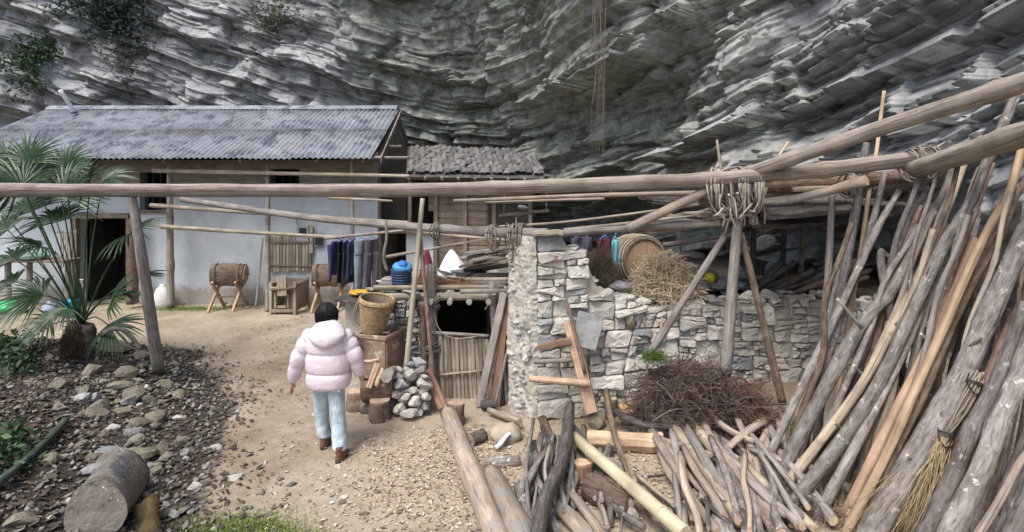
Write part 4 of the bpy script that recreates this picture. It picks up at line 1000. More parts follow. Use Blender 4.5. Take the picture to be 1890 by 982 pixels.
# bamboo slat gate in the doorway
gate = empty('bamboo_gate', P(850, 742, 6.9), 'worn gate of upright bamboo slats closing the low shed', 'gate')
for i in range(15):
    t = i / 14; a = P(803 + t * 104, 741 - 4 * t, 6.9 + 0.02 * (i % 2)); b_ = P(799 + t * 100, 616 + 6 * t + rng.uniform(-3, 3), 6.86 + 0.02 * (i % 2))
    plank('slat', a, b_, 0.047, 0.012, M['bamboo_old'] if i % 4 else M['old_plank'], up=(0, -1, 0.1), parent=gate, seed=i, nx=4)
pole('top_rail', [P(796, 614, 6.85), P(902, 620, 6.85)], 0.022, 0.02, M['grey_wood'], M['cut_grey'], parent=gate)
pole('cross_rail', [P(812, 692, 6.85), P(893, 684, 6.85)], 0.017, 0.014, M['bamboo_old'], M['cut_grey'], parent=gate)
pole('dark_stile', [P(808, 742, 6.87), P(803, 612, 6.85)], 0.02, 0.02, M['bark_dark'], parent=gate)
def lashing(name, c, axis_, r, n, mat, label=None, spread=0.1, parent=None, seed=0, rr=0.006, cat='lashing', sag=0.0):
    """loops of vine wound round a pole at c"""
    rs = np.random.default_rng(seed); ax = Vector(axis_).normalized(); e1_ = ax.cross(Vector((0, 0, 1))); 
    if e1_.length < 0.1: e1_ = ax.cross(Vector((0, 1, 0)))
    e1_.normalize(); e2_ = ax.cross(e1_); parts = []
    for k in range(n):
        off = rs.uniform(-spread, spread); tilt = rs.normal() * 0.55; q = r * rs.uniform(1.02, 1.3); pts = []
        sg = sag * rs.uniform(0.2, 1.0)
        for w in np.linspace(0, 2 * math.pi, 13):
            dn = max(0.0, -(e1_ * math.cos(w) + e2_ * math.sin(w)).z)
            pts.append(Vector(c) + ax * (off + tilt * q * math.cos(w)) + (e1_ * math.cos(w) + e2_ * math.sin(w)) * q * rs.uniform(0.97, 1.05) - Vector((0, 0, sg * dn)))
        parts.append(tube_data(pts, rr, rr, seg=5, n=20, seed=k, rough=0.1))
    V, f, uv, mi = merge(parts); o = mk(name, V, f, [mat, mat], parent, True, uv, mi, origin=tuple(c)); return tag(o, label, cat if label else None)
lashing('lashing', P(797, 560, SD), (0, 0, 1), 0.085, 8, M['vine'], spread=0.05, parent=shed, seed=1)
lashing('lashing', P(797, 640, SD), (0, 0, 1), 0.10, 9, M['vine'], spread=0.10, parent=gate, seed=2)
lashing('lashing', P(909, 545, SD), (0, 0, 1), 0.08, 6, M['vine'], spread=0.05, parent=shed, seed=3, sag=0.1)
pole('vine_tie', [P(800, 575, 6.85), P(812, 610, 6.8), P(840, 625, 6.8), P(885, 620, 6.82)], 0.007, 0.006, M['vine'], parent=gate)

# ================================================================== BEAMS, RACK AND TRIPOD OVER THE YARD
ppole('spanning_log', (-330, 349, 6.85), (1722, 289, 5.2), (23, 28), M['beam_wood'], 'long weathered log beam spanning the whole yard at head height', 'beam', mid=[(330, 352, 6.65), (800, 350, 6.4), (1220, 336, 6.05), (1500, 312, 5.55)], knots=7, cut=M['cut'], radii=None, n=60, seg=14, wob=0.02, rough=0.10)
ppole('rack_log', (1375, 322, 5.88), (2300, 10, 2.4), (25, 52), M['beam_wood'], 'smooth pale log rising from the vine lashing past the cliff', 'beam', mid=[(1600, 245, 4.75), (1890, 152, 3.45)], knots=4, n=50, seg=14, rough=0.04)
ppole('rack_log', (1690, 312, 5.05), (2350, 95, 2.7), (34, 62), M['beam_wood'], 'thick grey log rail that the poles lean on, rising over the stacked poles', 'beam', mid=[(1900, 243, 3.85)], knots=3, seg=14)
ppole('rack_log', (1395, 345, 6.05), (1700, 322, 5.55), (26, 26), M['bark_brown'], 'brown log lying just under the long beam behind the lashing', 'beam', seg=12, mid=[(1550, 336, 5.8)])
ppole('crossing_pole', (335, 368, 8.9), (1012, 431, 6.38), (10, 19), M['grey_wood'], 'slanting grey pole running from the house frame to the pillar top', 'pole', mid=[(560, 400, 8.0), (745, 417, 7.3), (905, 428, 6.6)], knots=3, n=50, seg=10)
ppole('crossing_pole', (1020, 432, 6.4), (1345, 412, 6.15), (14, 11), M['grey_wood'], 'grey pole lying from the pillar top to the vine lashing', 'pole', mid=[(1165, 421, 6.3)])
ppole('rack_pole', (838, 371, 7.5), (1320, 356, 6.2), (6, 10), M['tan_wood'], 'thin tan pole close under the long beam', 'pole', mid=[(1090, 361, 6.8)])
ppole('rack_pole', (895, 373, 7.4), (1116, 366, 7.0), (5, 7), M['tan_wood'], 'short thin tan pole below another close under the long beam', 'pole')
ppole('rack_pole', (1158, 422, 6.22), (1320, 345, 5.95), (17, 17), M['tan_wood'], 'tan pole slanting up from the pillar pole to the vine lashing', 'pole', cut=M['cut'], seg=10)
ppole('rack_pole', (890, 420, 7.0), (1300, 377, 6.4), (5, 6), M['bamboo_old'], 'thin pale bamboo above the pillar running up towards the lashing', 'pole', mid=[(1050, 409, 6.8)])
ppole('rack_pole', (1040, 424, 6.7), (1320, 395, 6.3), (5, 5), M['bamboo_old'], 'thin pale bamboo just above the pillar top running to the lashing', 'pole')
ppole('rack_pole', (781, 430, 7.3), (960, 446, 6.7), (5, 6), M['bamboo_old'], 'thin stick under the slanting grey pole near the pillar', 'pole')
ppole('rack_pole', (714, 474, 7.6), (915, 438, 6.55), (6, 4), M['bamboo_old'], 'thin slanting stick above the maroon and white sacks', 'pole')
ppole('rack_pole', (1452, 370, 5.7), (1600, 333, 5.25), (13, 21), M['tan_wood'], 'tan pole end tied under the long beam near the leaning poles', 'pole', cut=M['cut'], mid=[(1530, 352, 5.5)], knots=2)
ppole('rack_pole', (1462, 350, 5.75), (1530, 347, 5.7), (9, 9), M['bamboo'], 'short pale split piece lying under the long beam', 'pole')
ppole('rack_pole', (1290, 372, 6.1), (1480, 352, 6.0), (16, 12), M['bark_brown'], 'brown rack pole behind the hanging vine ends', 'pole')
rs = random.Random(15)
for k in range(11):                                       # bundle of sticks lying on the rack
    y0 = 388 + k * 2.6; ppole('rack_stick', (1165 + rs.uniform(-10, 60), y0 + 14 + rs.uniform(-4, 4), 6.5 + rs.uniform(-.2, .5)), (1335 + rs.uniform(-25, 15), y0 + rs.uniform(-14, 4), 6.2 + rs.uniform(-.1, .3)), rs.uniform(4, 8), rs.choice([M['grey_wood'], M['tan_wood'], M['vine'], M['bamboo_old']]), 'weathered stick in the bundle lying between the pillar and the vine lashing', 'stick', 'sticks bundled on the rack', wob=0.015)
ppole('rack_pole', (1178, 426, 6.35), (1345, 406, 6.2), (11, 13), M['bark_brown'], 'dark brown pole under the bundle of sticks on the rack', 'pole')
# bark sheets forming the rack's brown underside; shade put into the dark bark colour
m_bs = M['bark_dark']
for k, (x0, y0, x1, y1, d, w) in enumerate(((1385, 366, 1545, 352, 6.5, 0.9), (1400, 385, 1560, 372, 6.2, 0.55), (1380, 402, 1530, 396, 6.7, 0.6), (1350, 392, 1450, 386, 7.3, 0.8))):
    plank('bark_sheet', P(x0, y0, d), P(x1, y1, d - 0.2), w, 0.05, m_bs, up=(0, -0.35, 1), label='brown sheet of bark roofing the rack behind the lashing', cat='bark', group='bark sheets on the rack', jit=0.03, nx=8)
for k in range(6):                                         # boards added to block sky light from the hollow behind the wall
    y_ = 6.75 + k * 0.36; plank('shade_board', (2.0 + rng.uniform(-.1, .1), y_, 2.46 + 0.02 * k), (4.9 + rng.uniform(-.2, .1), y_ + 0.05, 2.5 + 0.02 * k), 0.34, 0.04, M['bark_dark'], label='dark board added to shade the hollow behind the vine lashing', cat='board', group='boards added to shade the hollow', jit=0.03, nx=8)
plank('bark_sheet', P(985, 431, 6.3), P(1040, 429, 6.25), 0.12, 0.03, M['bamboo_old'], up=(0, -0.3, 0.9), label='pale curl of bark lying over the pole on the pillar top', cat='bark', jit=0.02)
# vine lashings
lashing('vine_lashing', P(1358, 338, 5.92), (1, -0.35, 0.05), 0.145, 26, M['vine'], 'thick tangle of grey vine loops binding the long beam to its props', spread=0.24, seed=5, rr=0.011, sag=0.24)
lash2 = []
rs = np.random.default_rng(9)
for k in range(26):
    a = P(1315 + rs.uniform(0, 95), 378 + rs.uniform(-25, 20), 5.9 + rs.uniform(-.15, .1)); b_ = a + Vector((rs.uniform(-.22, .12), rs.uniform(-.08, .08), rs.uniform(-.30, -.05)))
    lash2.append(tube_data([a, (a + b_) / 2 + Vector((rs.uniform(-.06, .06), 0, rs.uniform(-.04, .06))), b_], rs.uniform(.008, .02), rs.uniform(.006, .016), seg=6, n=6, seed=k))
V, f, uv, mi = merge(lash2); tag(mk('vine_ends', V, f, [M['vine'], M['cut']], None, True, uv, mi, origin=P(1360, 400, 5.9)), 'hanging cut ends of thick vine below the beam lashing', 'vine')
lashing('vine_lashing', P(1700, 300, 5.15), (1, -0.4, 0.1), 0.12, 9, M['vine'], 'few vine loops tying the beam end to the grey log rail', spread=0.10, seed=6, rr=0.008, sag=0.06)
lashing('vine_lashing', P(1575, 340, 5.4), (1, -0.4, 0.1), 0.085, 7, M['vine'], 'vine loops tying the tan pole end under the long beam', spread=0.05, seed=16, rr=0.007, sag=0.04)
lashing('vine_lashing', P(950, 430, 6.5), (1, -0.25, 0), 0.09, 13, M['vine'], 'vine loops wound round the pole at the plastered pillar top', spread=0.10, seed=7, rr=0.008, sag=0.16)
lashing('vine_lashing', P(912, 430, 6.6), (1, -0.25, 0), 0.085, 5, M['vine'], 'loose vine loops on the slanting pole just short of the pillar', spread=0.04, seed=8, rr=0.008, sag=0.14)
lashing('vine_lashing', P(806, 424, 6.95), (1, -0.25, 0), 0.08, 4, M['vine'], 'single vine ring hanging from the slanting pole above the maroon sack', spread=0.02, seed=18, rr=0.008, sag=0.10)
# twigs standing up from the lashing
ppole('twig', (1333, 325, 5.9), (1323, 258, 5.9), (7, 4), M['bamboo_old'], 'thin twig sticking straight up from the vine lashing', 'twig')
ppole('twig', (1428, 302, 5.6), (1455, 262, 5.6), (5, 5), M['fresh_wood'], 'short pale twig sticking up behind the rising log', 'twig')
# props
ppole('prop', (1339, 690, 6.0), (1363, 385, 5.98), (20, 17), M['grey_wood'], 'thick grey prop standing under the vine lashing', 'prop', knots=2)
ppole('prop', (1445, 745, 6.15), (1368, 430, 6.05), (14, 11), M['bark_brown'], 'thin brownish prop slanting from the lashing towards the leaning poles', 'prop')
ppole('prop', (1195, 660, 6.15), (1340, 432, 6.1), (15, 13), M['grey_wood'], 'grey prop slanting from the lashing down past the straw heap', 'prop', knots=2)
ppole('prop', (1388, 552, 8.0), (1392, 405, 8.0), (12, 10), M['bark_dark'], 'dark upright prop under the bark sheets in the hollow', 'prop', 'dark props under the rack')
ppole('prop', (1440, 552, 8.4), (1450, 400, 8.4), (10, 9), M['bark_dark'], 'dark upright prop under the bark sheets in the hollow', 'prop', 'dark props under the rack')
ppole('prop', (1475, 552, 8.0), (1485, 395, 8.0), (9, 9), M['bark_dark'], 'dark upright prop under the bark sheets in the hollow', 'prop', 'dark props under the rack')
ppole('prop', (1256, 560, 7.6), (1253, 424, 7.5), (9, 7), M['grey_wood'], 'short grey stick standing behind the straw heap', 'prop')
ppole('rack_pole', (1225, 452, 7.4), (1360, 432, 6.8), (9, 8), M['grey_wood'], 'grey stick lying above the slate stones behind the straw heap', 'pole')
a = GP(292, 690); ppole('prop', (293, 688, a.y), (244, 362, 6.72), (20, 14), M['grey_wood'], 'smooth leaning post under the long beam beside the palm', 'prop', mid=[(262, 480, 6.85)])
ppole('prop', (-300, 690, 6.95), (-275, 362, 6.88), (22, 17), M['grey_wood'], 'upright post carrying the long beam end beyond the palm', 'prop')
ppole('prop', (748, 700, 6.6), (780, 366, 6.75), (11, 8), M['bamboo_old'], 'long pale bamboo prop leaning over the wooden chest', 'prop', cut=M['bamboo'])
ppole('prop', (800, 700, 6.7), (776, 440, 6.75), (8, 7), M['bark_brown'], 'thin brown stick standing beside the pale bamboo prop', 'prop')
ppole('vine_hook', (712, 405, 7.2), (716, 500, 7.2), (5, 6), M['vine'], 'crooked length of vine hanging from the slanting pole', 'vine', mid=[(714, 440, 7.2), (708, 470, 7.2), (711, 490, 7.2)])

# ================================================================== POLES STACKED UPRIGHT ON THE RIGHT
def lean(pts, w, mat, label, d0, d1, cut='cut_grey', knots=3, group=None, cat='pole', name='leaning_pole', **kw):
    """pts in photo pixels from foot to top; d0, d1 distances of foot and top; the foot is run on down to the ground"""
    n = len(pts); q = [P(px, py, d0 + (d1 - d0) * (pts[0][1] - py) / (pts[0][1] - pts[-1][1])) for px, py in pts]
    v = (q[1] - q[0]).normalized(); ext = (q[0].z - gzf(q[0].x, q[0].y) + 0.03) / max(0.2, v.z)
    q[0] = q[0] - v * ext if ext > 0 else q[0]
    w = (w[0] * 0.74, w[1] * 0.66) if isinstance(w, tuple) else (w * 0.9, w * 0.62)
    return pole(name, q, w[0] / 2 * d0 / F, w[1] / 2 * d1 / F, M[mat], M[cut], label, cat, group, seed=rng.randrange(9999), knots=knots, wob=kw.pop('wob', 0.012), seg=11, **kw)
lean([(1510, 790), (1525, 565), (1536, 358)], 17, 'grey_wood', 'straight pale grey pole standing first in the stack, next to the stone wall', 5.75, 5.75, cut='cut', wob=0.005)
lean([(1475, 800), (1545, 560), (1590, 330), (1600, 264)], 18, 'bark', 'grey bark pole passing behind the long beam near the stack edge', 5.3, 5.65)
lean([(1560, 640), (1590, 450), (1612, 310), (1632, 168)], 9, 'fresh_wood', 'thin tall peeled pole rising high above the long beam', 5.6, 5.8)
lean([(1480, 830), (1560, 560), (1600, 450), (1634, 318)], 19, 'bark', 'grey forked pole just behind the long beam end', 5.2, 5.6)
lean([(1575, 515), (1605, 452), (1660, 352)], 17, 'bark', 'grey branch forking off below the beam end', 5.35, 5.45)
lean([(1525, 800), (1620, 560), (1660, 430), (1702, 308)], 14, 'bark', 'slim grey pole leaning across the end of the long beam', 5.0, 5.05)
lean([(1590, 730), (1668, 450), (1713, 343)], 13, 'bark', 'slim dark grey pole with a blunt top below the beam end', 5.1, 5.2)
lean([(1430, 893), (1575, 620), (1640, 540), (1700, 440), (1745, 360), (1762, 305)], (34, 26), 'bark', 'thick grey pole with a fork and snapped top in the middle of the stack', 4.95, 4.95, knots=5)
lean([(1636, 545), (1628, 505), (1640, 470)], (24, 14), 'bark', 'stub of a side branch on the thick grey pole', 4.95, 4.98)
lean([(1440, 907), (1580, 730), (1640, 620), (1690, 520), (1740, 400), (1786, 286)], 18, 'peeled_yellow', 'yellowish half-peeled pole leaning beside the thick grey one', 4.8, 4.85, cut='cut')
lean([(1452, 945), (1600, 740), (1690, 560), (1745, 450), (1790, 380), (1830, 280), (1885, 150)], 25, 'bark', 'long grey pole reaching up past the log rail to the cliff', 4.5, 4.5, knots=4)
lean([(1462, 960), (1560, 830), (1650, 660), (1700, 560)], 20, 'bark_brown', 'reddish-brown blotched pole low in the stack', 4.6, 4.75)
lean([(1500, 970), (1590, 800), (1680, 620), (1730, 500), (1790, 400)], 22, 'bark', 'mid-grey pole beside the peeled orange one', 4.4, 4.6)
lean([(1560, 985), (1640, 830), (1700, 690), (1770, 540), (1830, 420), (1865, 350), (1893, 240)], (24, 20), 'peeled', 'bright peeled orange pole leaning across the stack', 4.2, 4.25, cut='cut_orange', knots=2)
lean([(1548, 975), (1640, 790), (1700, 660), (1752, 545), (1800, 440)], 20, 'peeled', 'darker orange pole with patches of bark beside the bright peeled one', 4.35, 4.45, cut='cut_orange', knots=3)
lean([(1590, 960), (1690, 750), (1760, 600), (1850, 430)], 17, 'bark_brown', 'thin brown pole just behind the bright peeled one', 4.2, 4.3)
lean([(1735, 640), (1738, 565), (1737, 518)], 13, 'bark_brown', 'short brown stick with a fresh sawn top in the stack', 4.9, 4.95, cut='cut_orange')
lean([(1600, 1000), (1660, 900), (1740, 760), (1790, 660), (1830, 570), (1900, 420)], (56, 46), 'bark', 'thickest smooth grey trunk with a whitish blotch in the stack', 3.95, 4.05, knots=2)
lean([(1660, 1000), (1720, 880), (1810, 700), (1850, 600), (1910, 480)], 28, 'bark', 'plain grey pole half hidden behind the thickest grey trunk', 4.1, 4.2)
lean([(1700, 1000), (1770, 850), (1830, 720), (1895, 560)], 32, 'bark', 'long grey pole beside the twig broom', 3.7, 3.8)
lean([(1745, 1000), (1800, 880), (1860, 745), (1920, 600)], (52, 44), 'bark', 'very thick knotty grey trunk beside the pinkish bare pole of the stack', 3.4, 3.5, knots=5)
lean([(1800, 1000), (1850, 910), (1930, 790)], 19, 'tan_wood', 'pinkish bare pole crossing low over the knotty trunks of the stack', 3.2, 3.3)
lean([(1860, 1010), (1900, 930), (1960, 820)], 46, 'bark', 'grey trunk beyond the pinkish bare pole of the stack', 3.1, 3.2)
lean([(1660, 760), (1740, 610), (1800, 500), (1893, 330)], 15, 'bark_brown', 'dark purplish-brown pole behind the bright peeled one', 4.6, 4.6)
lean([(1780, 800), (1850, 640), (1920, 500)], 24, 'bark_brown', 'brown pole behind the knotty grey trunk', 3.9, 4.0)
lean([(1640, 700), (1700, 560), (1745, 470), (1815, 330)], 16, 'bark', 'dull grey pole deep behind the yellowish half-peeled one', 5.2, 5.2)
ppole('twig', (1590, 606, 4.8), (1546, 552, 4.75), (7, 6), M['grey_wood'], 'short pale stick caught crosswise between the leaning poles', 'stick', cut=M['cut'])
rs = random.Random(31)
for k in range(16):                                        # poles deeper in the stack
    t = k / 15; x0 = 1475 + t * 380; d = 5.3 - 1.1 * t
    y0 = min(1000, 345 + 2700 / d)
    x1 = x0 + rs.uniform(110, 190); y1 = rs.uniform(350, 470)
    lean([(x0, y0), ((x0 + x1) / 2 + rs.uniform(-15, 15), (y0 + y1) / 2), (x1, y1)], rs.uniform(14, 26), rs.choice(['bark', 'bark', 'bark_brown', 'bark_dark']), 'bark-covered pole deep in the leaning stack, mostly hidden by others', d + 0.2, d + 0.35, group='hidden poles of the leaning stack')
rs = random.Random(57)
for k in range(44):                                        # slim crooked poles between the thick ones
    t = ((k + rs.random()) / 44) ** 0.85; x0 = 1440 + t * 450; d = 5.15 - 1.7 * t + rs.uniform(-.16, .12)
    y0 = min(1010, 345 + 2700 / d); dx = rs.uniform(130, 260); top = rs.uniform(300, 520)
    xm = x0 + dx * 0.42 + rs.uniform(-14, 14); x2 = x0 + dx * 0.72 + rs.uniform(-12, 12)
    mt = rs.choice(['bark', 'bark', 'grey_wood', 'bark_brown', 'tan_wood', 'bark'])
    lean([(x0, y0), (xm, y0 + (top - y0) * 0.42), (x2, y0 + (top - y0) * 0.75), (x0 + dx, top)], rs.uniform(9, 17), mt, {'bark': 'slim grey crooked pole squeezed between the thick leaning ones', 'grey_wood': 'slim bare silvery pole squeezed between the thick leaning ones', 'bark_brown': 'slim brown pole squeezed between the thick leaning ones', 'tan_wood': 'slim tan pole squeezed between the thick leaning ones'}[mt], d, d + 0.08, group='slim poles of the leaning stack', knots=5, wob=0.025)
for k, (px, py, d, dx, dy) in enumerate(((1598, 700, 4.9, -22, -26), (1540, 690, 5.0, 18, -24), (1655, 600, 4.8, 20, -22), (1720, 640, 4.4, -20, -24), (1610, 840, 4.5, 24, -14), (1700, 860, 4.0, -26, -20), (1790, 640, 4.0, 24, -18), (1560, 800, 4.75, -20, -20))):
    ppole('branch_stub', (px, py, d), (px + dx, py + dy, d - 0.08), (8, 5), M['bark'], 'snapped side twig sticking out between the leaning poles', 'twig', 'snapped twigs in the leaning stack', cut=M['cut'])
for k, (px, py, d_, n_) in enumerate(((1500, 945, 4.5, 260), (1590, 965, 4.1, 240), (1700, 960, 3.7, 200))):
    g_ = GP(px, py); blades('twig_tangle', g_ + Vector((0, 0, 0.03)), n_, (0.14, 0.1, 0.05), 0.4, M['straw'] if k % 2 else M['vine'], ('loose dry twigs strewn at the foot of the thick grey pole', 'straw-coloured twigs strewn at the foot of the peeled orange pole', 'loose dry twigs strewn at the foot of the twig broom')[k], 'twigs', seed=300 + k, r=0.0035, droop=0.05, dirs=[(0.5, -0.3, 0.35), (0.8, 0.2, 0.1), (-0.3, 0.3, 0.5), (0.4, 0.1, 0.8)])
# twig broom
br = empty('twig_broom', P(1725, 830, 3.95), 'upright twig broom bound with dark ties among the leaning poles', 'broom')
parts = []; rs = np.random.default_rng(4)
h0, h1, tip = P(1806, 694, 3.9), P(1740, 810, 3.92), P(1655, 985, 3.95)
for k in range(40):
    o_ = Vector(rs.normal(size=3) * 0.017); o2 = Vector(rs.normal(size=3) * 0.02)
    parts.append(tube_data([h0 + o_ * 0.9 + Vector((0, 0, rs.uniform(-.02, .02))), (h0 + h1) / 2 + o_ * 1.2, h1 + o2], .006, .005, seg=4, n=4, seed=k))
V, f, uv, mi = merge(parts); mk('handle', V, f, [M['bamboo_old'], M['cut']], br, True, uv, mi, origin=h1)
parts = []
for k in range(260):
    o_ = Vector(rs.normal(size=3) * 0.02); e = tip + Vector((rs.normal() * 0.14, rs.normal() * 0.09, rs.normal() * 0.1)); md = (h1 + e) / 2 + Vector(rs.normal(size=3) * 0.025)
    parts.append(tube_data([h1 + o_, md, e], .0035, .0018, seg=3, n=5, seed=k))
V, f, uv, mi = merge(parts); mk('bristles', V, f, [M['straw'], M['straw']], br, True, uv, mi, origin=h1)
for q in (0.12, 0.93): lashing('tie', h0.lerp(h1, q), h1 - h0, 0.04 + 0.008 * q, 3, black, parent=br, spread=0.01, seed=3, rr=0.005)

# ================================================================== LAUNDRY
ppole('laundry_pole', (600, 440, 9.9), (748, 425, 9.5), (7, 5), M['bamboo_old'], 'bamboo pole carrying the row of dark hanging laundry', 'pole')
def cloth_mat(name, col, rough=0.9): return mat_noise(name, [(0.3, tuple(c * 0.7 for c in col)), (0.7, tuple(min(1, c * 1.15) for c in col))], 7, 4, 0.3, 0.01, rough=rough)
hang_m = mat_plain('violet_hanger_plastic', (0.20, 0.17, 0.52), 0.4); hang_b = mat_plain('blue_hanger_plastic', (0.12, 0.45, 0.72), 0.4)
def garment(px, py0, py1, wpx, d, mat, kind, label, hm=None, yaw=0.9, seed=0, cat=None):
    """trousers or a top hanging from a hanger; the cloth hangs nearly edge-on along the pole"""
    rs = np.random.default_rng(seed); top = P(px, py0, d); L = (py1 - py0) * d / F; w = wpx * d / F
    t = empty('hanging_garment', top + Vector((0, 0, -L)), label, cat or ('trousers' if kind == 'legs' else 'shirt'), 'laundry on the bamboo pole' if d > 9 else None)
    dx, dy = math.cos(yaw), math.sin(yaw)
    hk = [top + Vector((0, 0, 0.09)), top + Vector((0.02 * dx, 0, 0.06)), top + Vector((0, 0, 0.0)), top + Vector((-w * 0.5 * dx, -w * .5 * dy, -0.06)), top + Vector((w * 0.5 * dx, w * .5 * dy, -0.06)), top]
    parts = [tube_data([hk[0], hk[1], hk[2]], .006, .006, seg=5, n=5), tube_data([hk[2], hk[3]], .008, .008, seg=5, n=2), tube_data([hk[2], hk[4]], .008, .008, seg=5, n=2), tube_data([hk[3], hk[4]], .008, .008, seg=5, n=2)]
    V, f, uv, mi = merge(parts); mk('hanger', V, f, [hm or hang_m] * 2, t, True, uv, mi, origin=top)
    def sheet(u0, u1, v0, v1, ph):
        nu, nv = 9, 16; F_ = []; B_ = []
        for j in range(nv):
            v = v0 + (v1 - v0) * j / (nv - 1)
            for i in range(nu):
                s = i / (nu - 1); u = u0 + (u1 - u0) * s; a = s * 2 - 1
                fold = 0.02 * math.sin(u * 6 + ph + v * 3) + 0.006 * math.sin(u * 17 + v * 5 + ph * 2) * min(1, v * 2 + 0.3); th = 0.022 * math.sqrt(max(0, 1 - a * a)) + 0.004
                c_ = top + Vector((u * w * dx, u * w * dy, -0.05 - v * (L - 0.05)))
                n_ = Vector((-dy, dx, 0)); F_.append(c_ + n_ * (fold + th)); B_.append(c_ + n_ * (fold - th))
        k = nu * nv; f = []
        for j in range(nv - 1):
            for i in range(nu - 1):
                a = j * nu + i; f += [(a, a + nu, a + nu + 1, a + 1), (k + a, k + a + 1, k + a + nu + 1, k + a + nu)]
            a = j * nu; f += [(a, k + a, k + a + nu, a + nu), (a + nu - 1, a + 2 * nu - 1, k + a + 2 * nu - 1, k + a + nu - 1)]
        for i in range(nu - 1): f += [(i, i + 1, k + i + 1, k + i), ((nv - 1) * nu + i, k + (nv - 1) * nu + i, k + (nv - 1) * nu + i + 1, (nv - 1) * nu + i + 1)]
        return F_ + B_, f
    if kind == 'legs':
        V, f = sheet(-0.5, 0.5, 0.0, 0.3, seed); mk('waist', V, f, mat, t, True, origin=top)
        for s_ in (-1, 1):
            V, f = sheet(min(0, s_ * 0.52), max(0, s_ * 0.52), 0.27, 1.0 + rs.uniform(-.03, .03), seed + s_); mk('leg', V, f, mat, t, True, origin=top)
    else:
        V, f = sheet(-0.5, 0.5, 0.0, 0.82, seed); mk('body', V, f, mat, t, True, origin=top)
        for s_ in (-1, 1):
            V, f = sheet(min(s_ * 0.46, s_ * 0.68), max(s_ * 0.46, s_ * 0.68), 0.06, 0.95, seed + s_); mk('sleeve', V, f, mat, t, True, origin=top)
    return t
garment(622, 440, 520, 34, 9.85, cloth_mat('violet_cloth', (0.055, 0.05, 0.14)), 'top', 'violet-blue long-sleeved top at the end of the laundry row', seed=1, yaw=1.15)
garment(633, 440, 522, 30, 9.8, cloth_mat('black_cloth', (0.018, 0.018, 0.024)), 'legs', 'black trousers hanging beside the violet top', seed=2, yaw=1.2)
garment(643, 440, 524, 30, 9.75, cloth_mat('charcoal_cloth', (0.04, 0.042, 0.055)), 'legs', 'charcoal trousers hanging between the black ones and the blue jeans', seed=3, yaw=1.2)
garment(653, 440, 520, 26, 9.72, cloth_mat('navy_cloth', (0.035, 0.04, 0.085)), 'top', 'navy top hanging next to the grey-blue jeans', seed=4, yaw=1.2)
garment(667, 438, 532, 26, 9.65, cloth_mat('denim_cloth', (0.20, 0.225, 0.26)), 'legs', 'faded grey-blue jeans hanging in the middle of the laundry row', seed=5, yaw=0.75, hm=hang_b)
garment(686, 437, 530, 28, 9.55, cloth_mat('plum_grey_cloth', (0.10, 0.085, 0.10)), 'legs', 'dark plum-grey trousers hanging at the end nearest the doorway', seed=6, yaw=0.7)
# clothes by the barrel
garment(1074, 430, 466, 30, 7.0, cloth_mat('grey_purple_cloth', (0.10, 0.09, 0.13)), 'top', 'grey-purple cloth hanging just behind the pillar top', seed=7, yaw=0.2)
garment(1116, 434, 495, 24, 7.1, cloth_mat('maroon_cloth', (0.11, 0.03, 0.04)), 'top', 'dark maroon cloth hanging beside the wooden barrel', seed=8, yaw=0.4)
garment(1135, 436, 492, 10, 7.05, cloth_mat('cyan_cloth', (0.18, 0.50, 0.60)), 'top', 'bright cyan strip of cloth hanging beside the wooden barrel', hm=hang_b, seed=9, yaw=0.1)

# ================================================================== ON THE SHED ROOF
zr = 1.36
def on_roof(px, py): d = (H - zr) * F / (py - HY); return P(px, py, d)
# blue plastic basket
def ribbed_basket(base, r0, r1, h, mat, label, cat, lining=None):
    t = empty('plastic_basket', base, label, cat)
    parts = []
    for k in range(7):
        z = h * (k + 0.3) / 7; r = r0 + (r1 - r0) * z / h
        parts.append(tube_data([Vector(base) + Vector((r * math.cos(a), r * math.sin(a), z)) for a in np.linspace(0, 2 * math.pi, 25)], .009, .009, seg=5, n=28, rough=0))
    for a in np.linspace(0, 2 * math.pi, 18, endpoint=False):
        parts.append(tube_data([Vector(base) + Vector((r0 * math.cos(a), r0 * math.sin(a), 0)), Vector(base) + Vector((r1 * math.cos(a), r1 * math.sin(a), h))], .006, .006, seg=4, n=1, rough=0))
    V, f, uv, mi = merge(parts); mk('cage', V, f, [mat, mat], t, True, uv, mi, origin=base)
    d_ = lathe_data([(0.0, 0.01), (r0 * 0.97, 0.01), (r1 * 0.93, h * 0.8)], 20, Matrix.Translation(base)); mk('contents', d_[0], d_[1], black, t, True, origin=base)
    pole('rim', [Vector(base) + Vector((r1 * math.cos(a), r1 * math.sin(a), h)) for a in np.linspace(0, 2 * math.pi, 25)], .014, .014, mat, parent=t, n=28, rough=0)
    return t
pb = on_roof(741, 531)
bk = ribbed_basket(pb, 0.115, 0.135, 0.24, mat_plain('dark_blue_plastic', (0.05, 0.10, 0.20), 0.45), 'dark blue plastic basket filled with crumpled blue bags on the shed roof', 'basket')
def crumple(name, c, rx, ry, rz, mat, parent=None, label=None, cat=None, seed=0, amp=0.45, sub=3):
    bm = bmesh.new(); bmesh.ops.create_icosphere(bm, subdivisions=sub, radius=1.0)
    for v_ in bm.verts:
        q = np.array(v_.co); s = 1 + amp * (float(fbm(np.array(q[0] * 2.3 + q[2] * 1.3 + seed), np.array(q[1] * 2.3 - q[2] * 1.7), seed, 4)) - 0.5) * 2
        v_.co = Vector((q[0] * rx * s, q[1] * ry * s, q[2] * rz * s))
    me = bpy.data.meshes.new(name); bm.to_mesh(me); bm.free(); me.materials.append(mat)
    me.polygons.foreach_set('use_smooth', np.ones(len(me.polygons), bool))
    o = bpy.data.objects.new(name, me); link(o, parent); o.location = Vector(c) - (worg(parent) if parent else Vector((0, 0, 0))); return tag(o, label, cat)
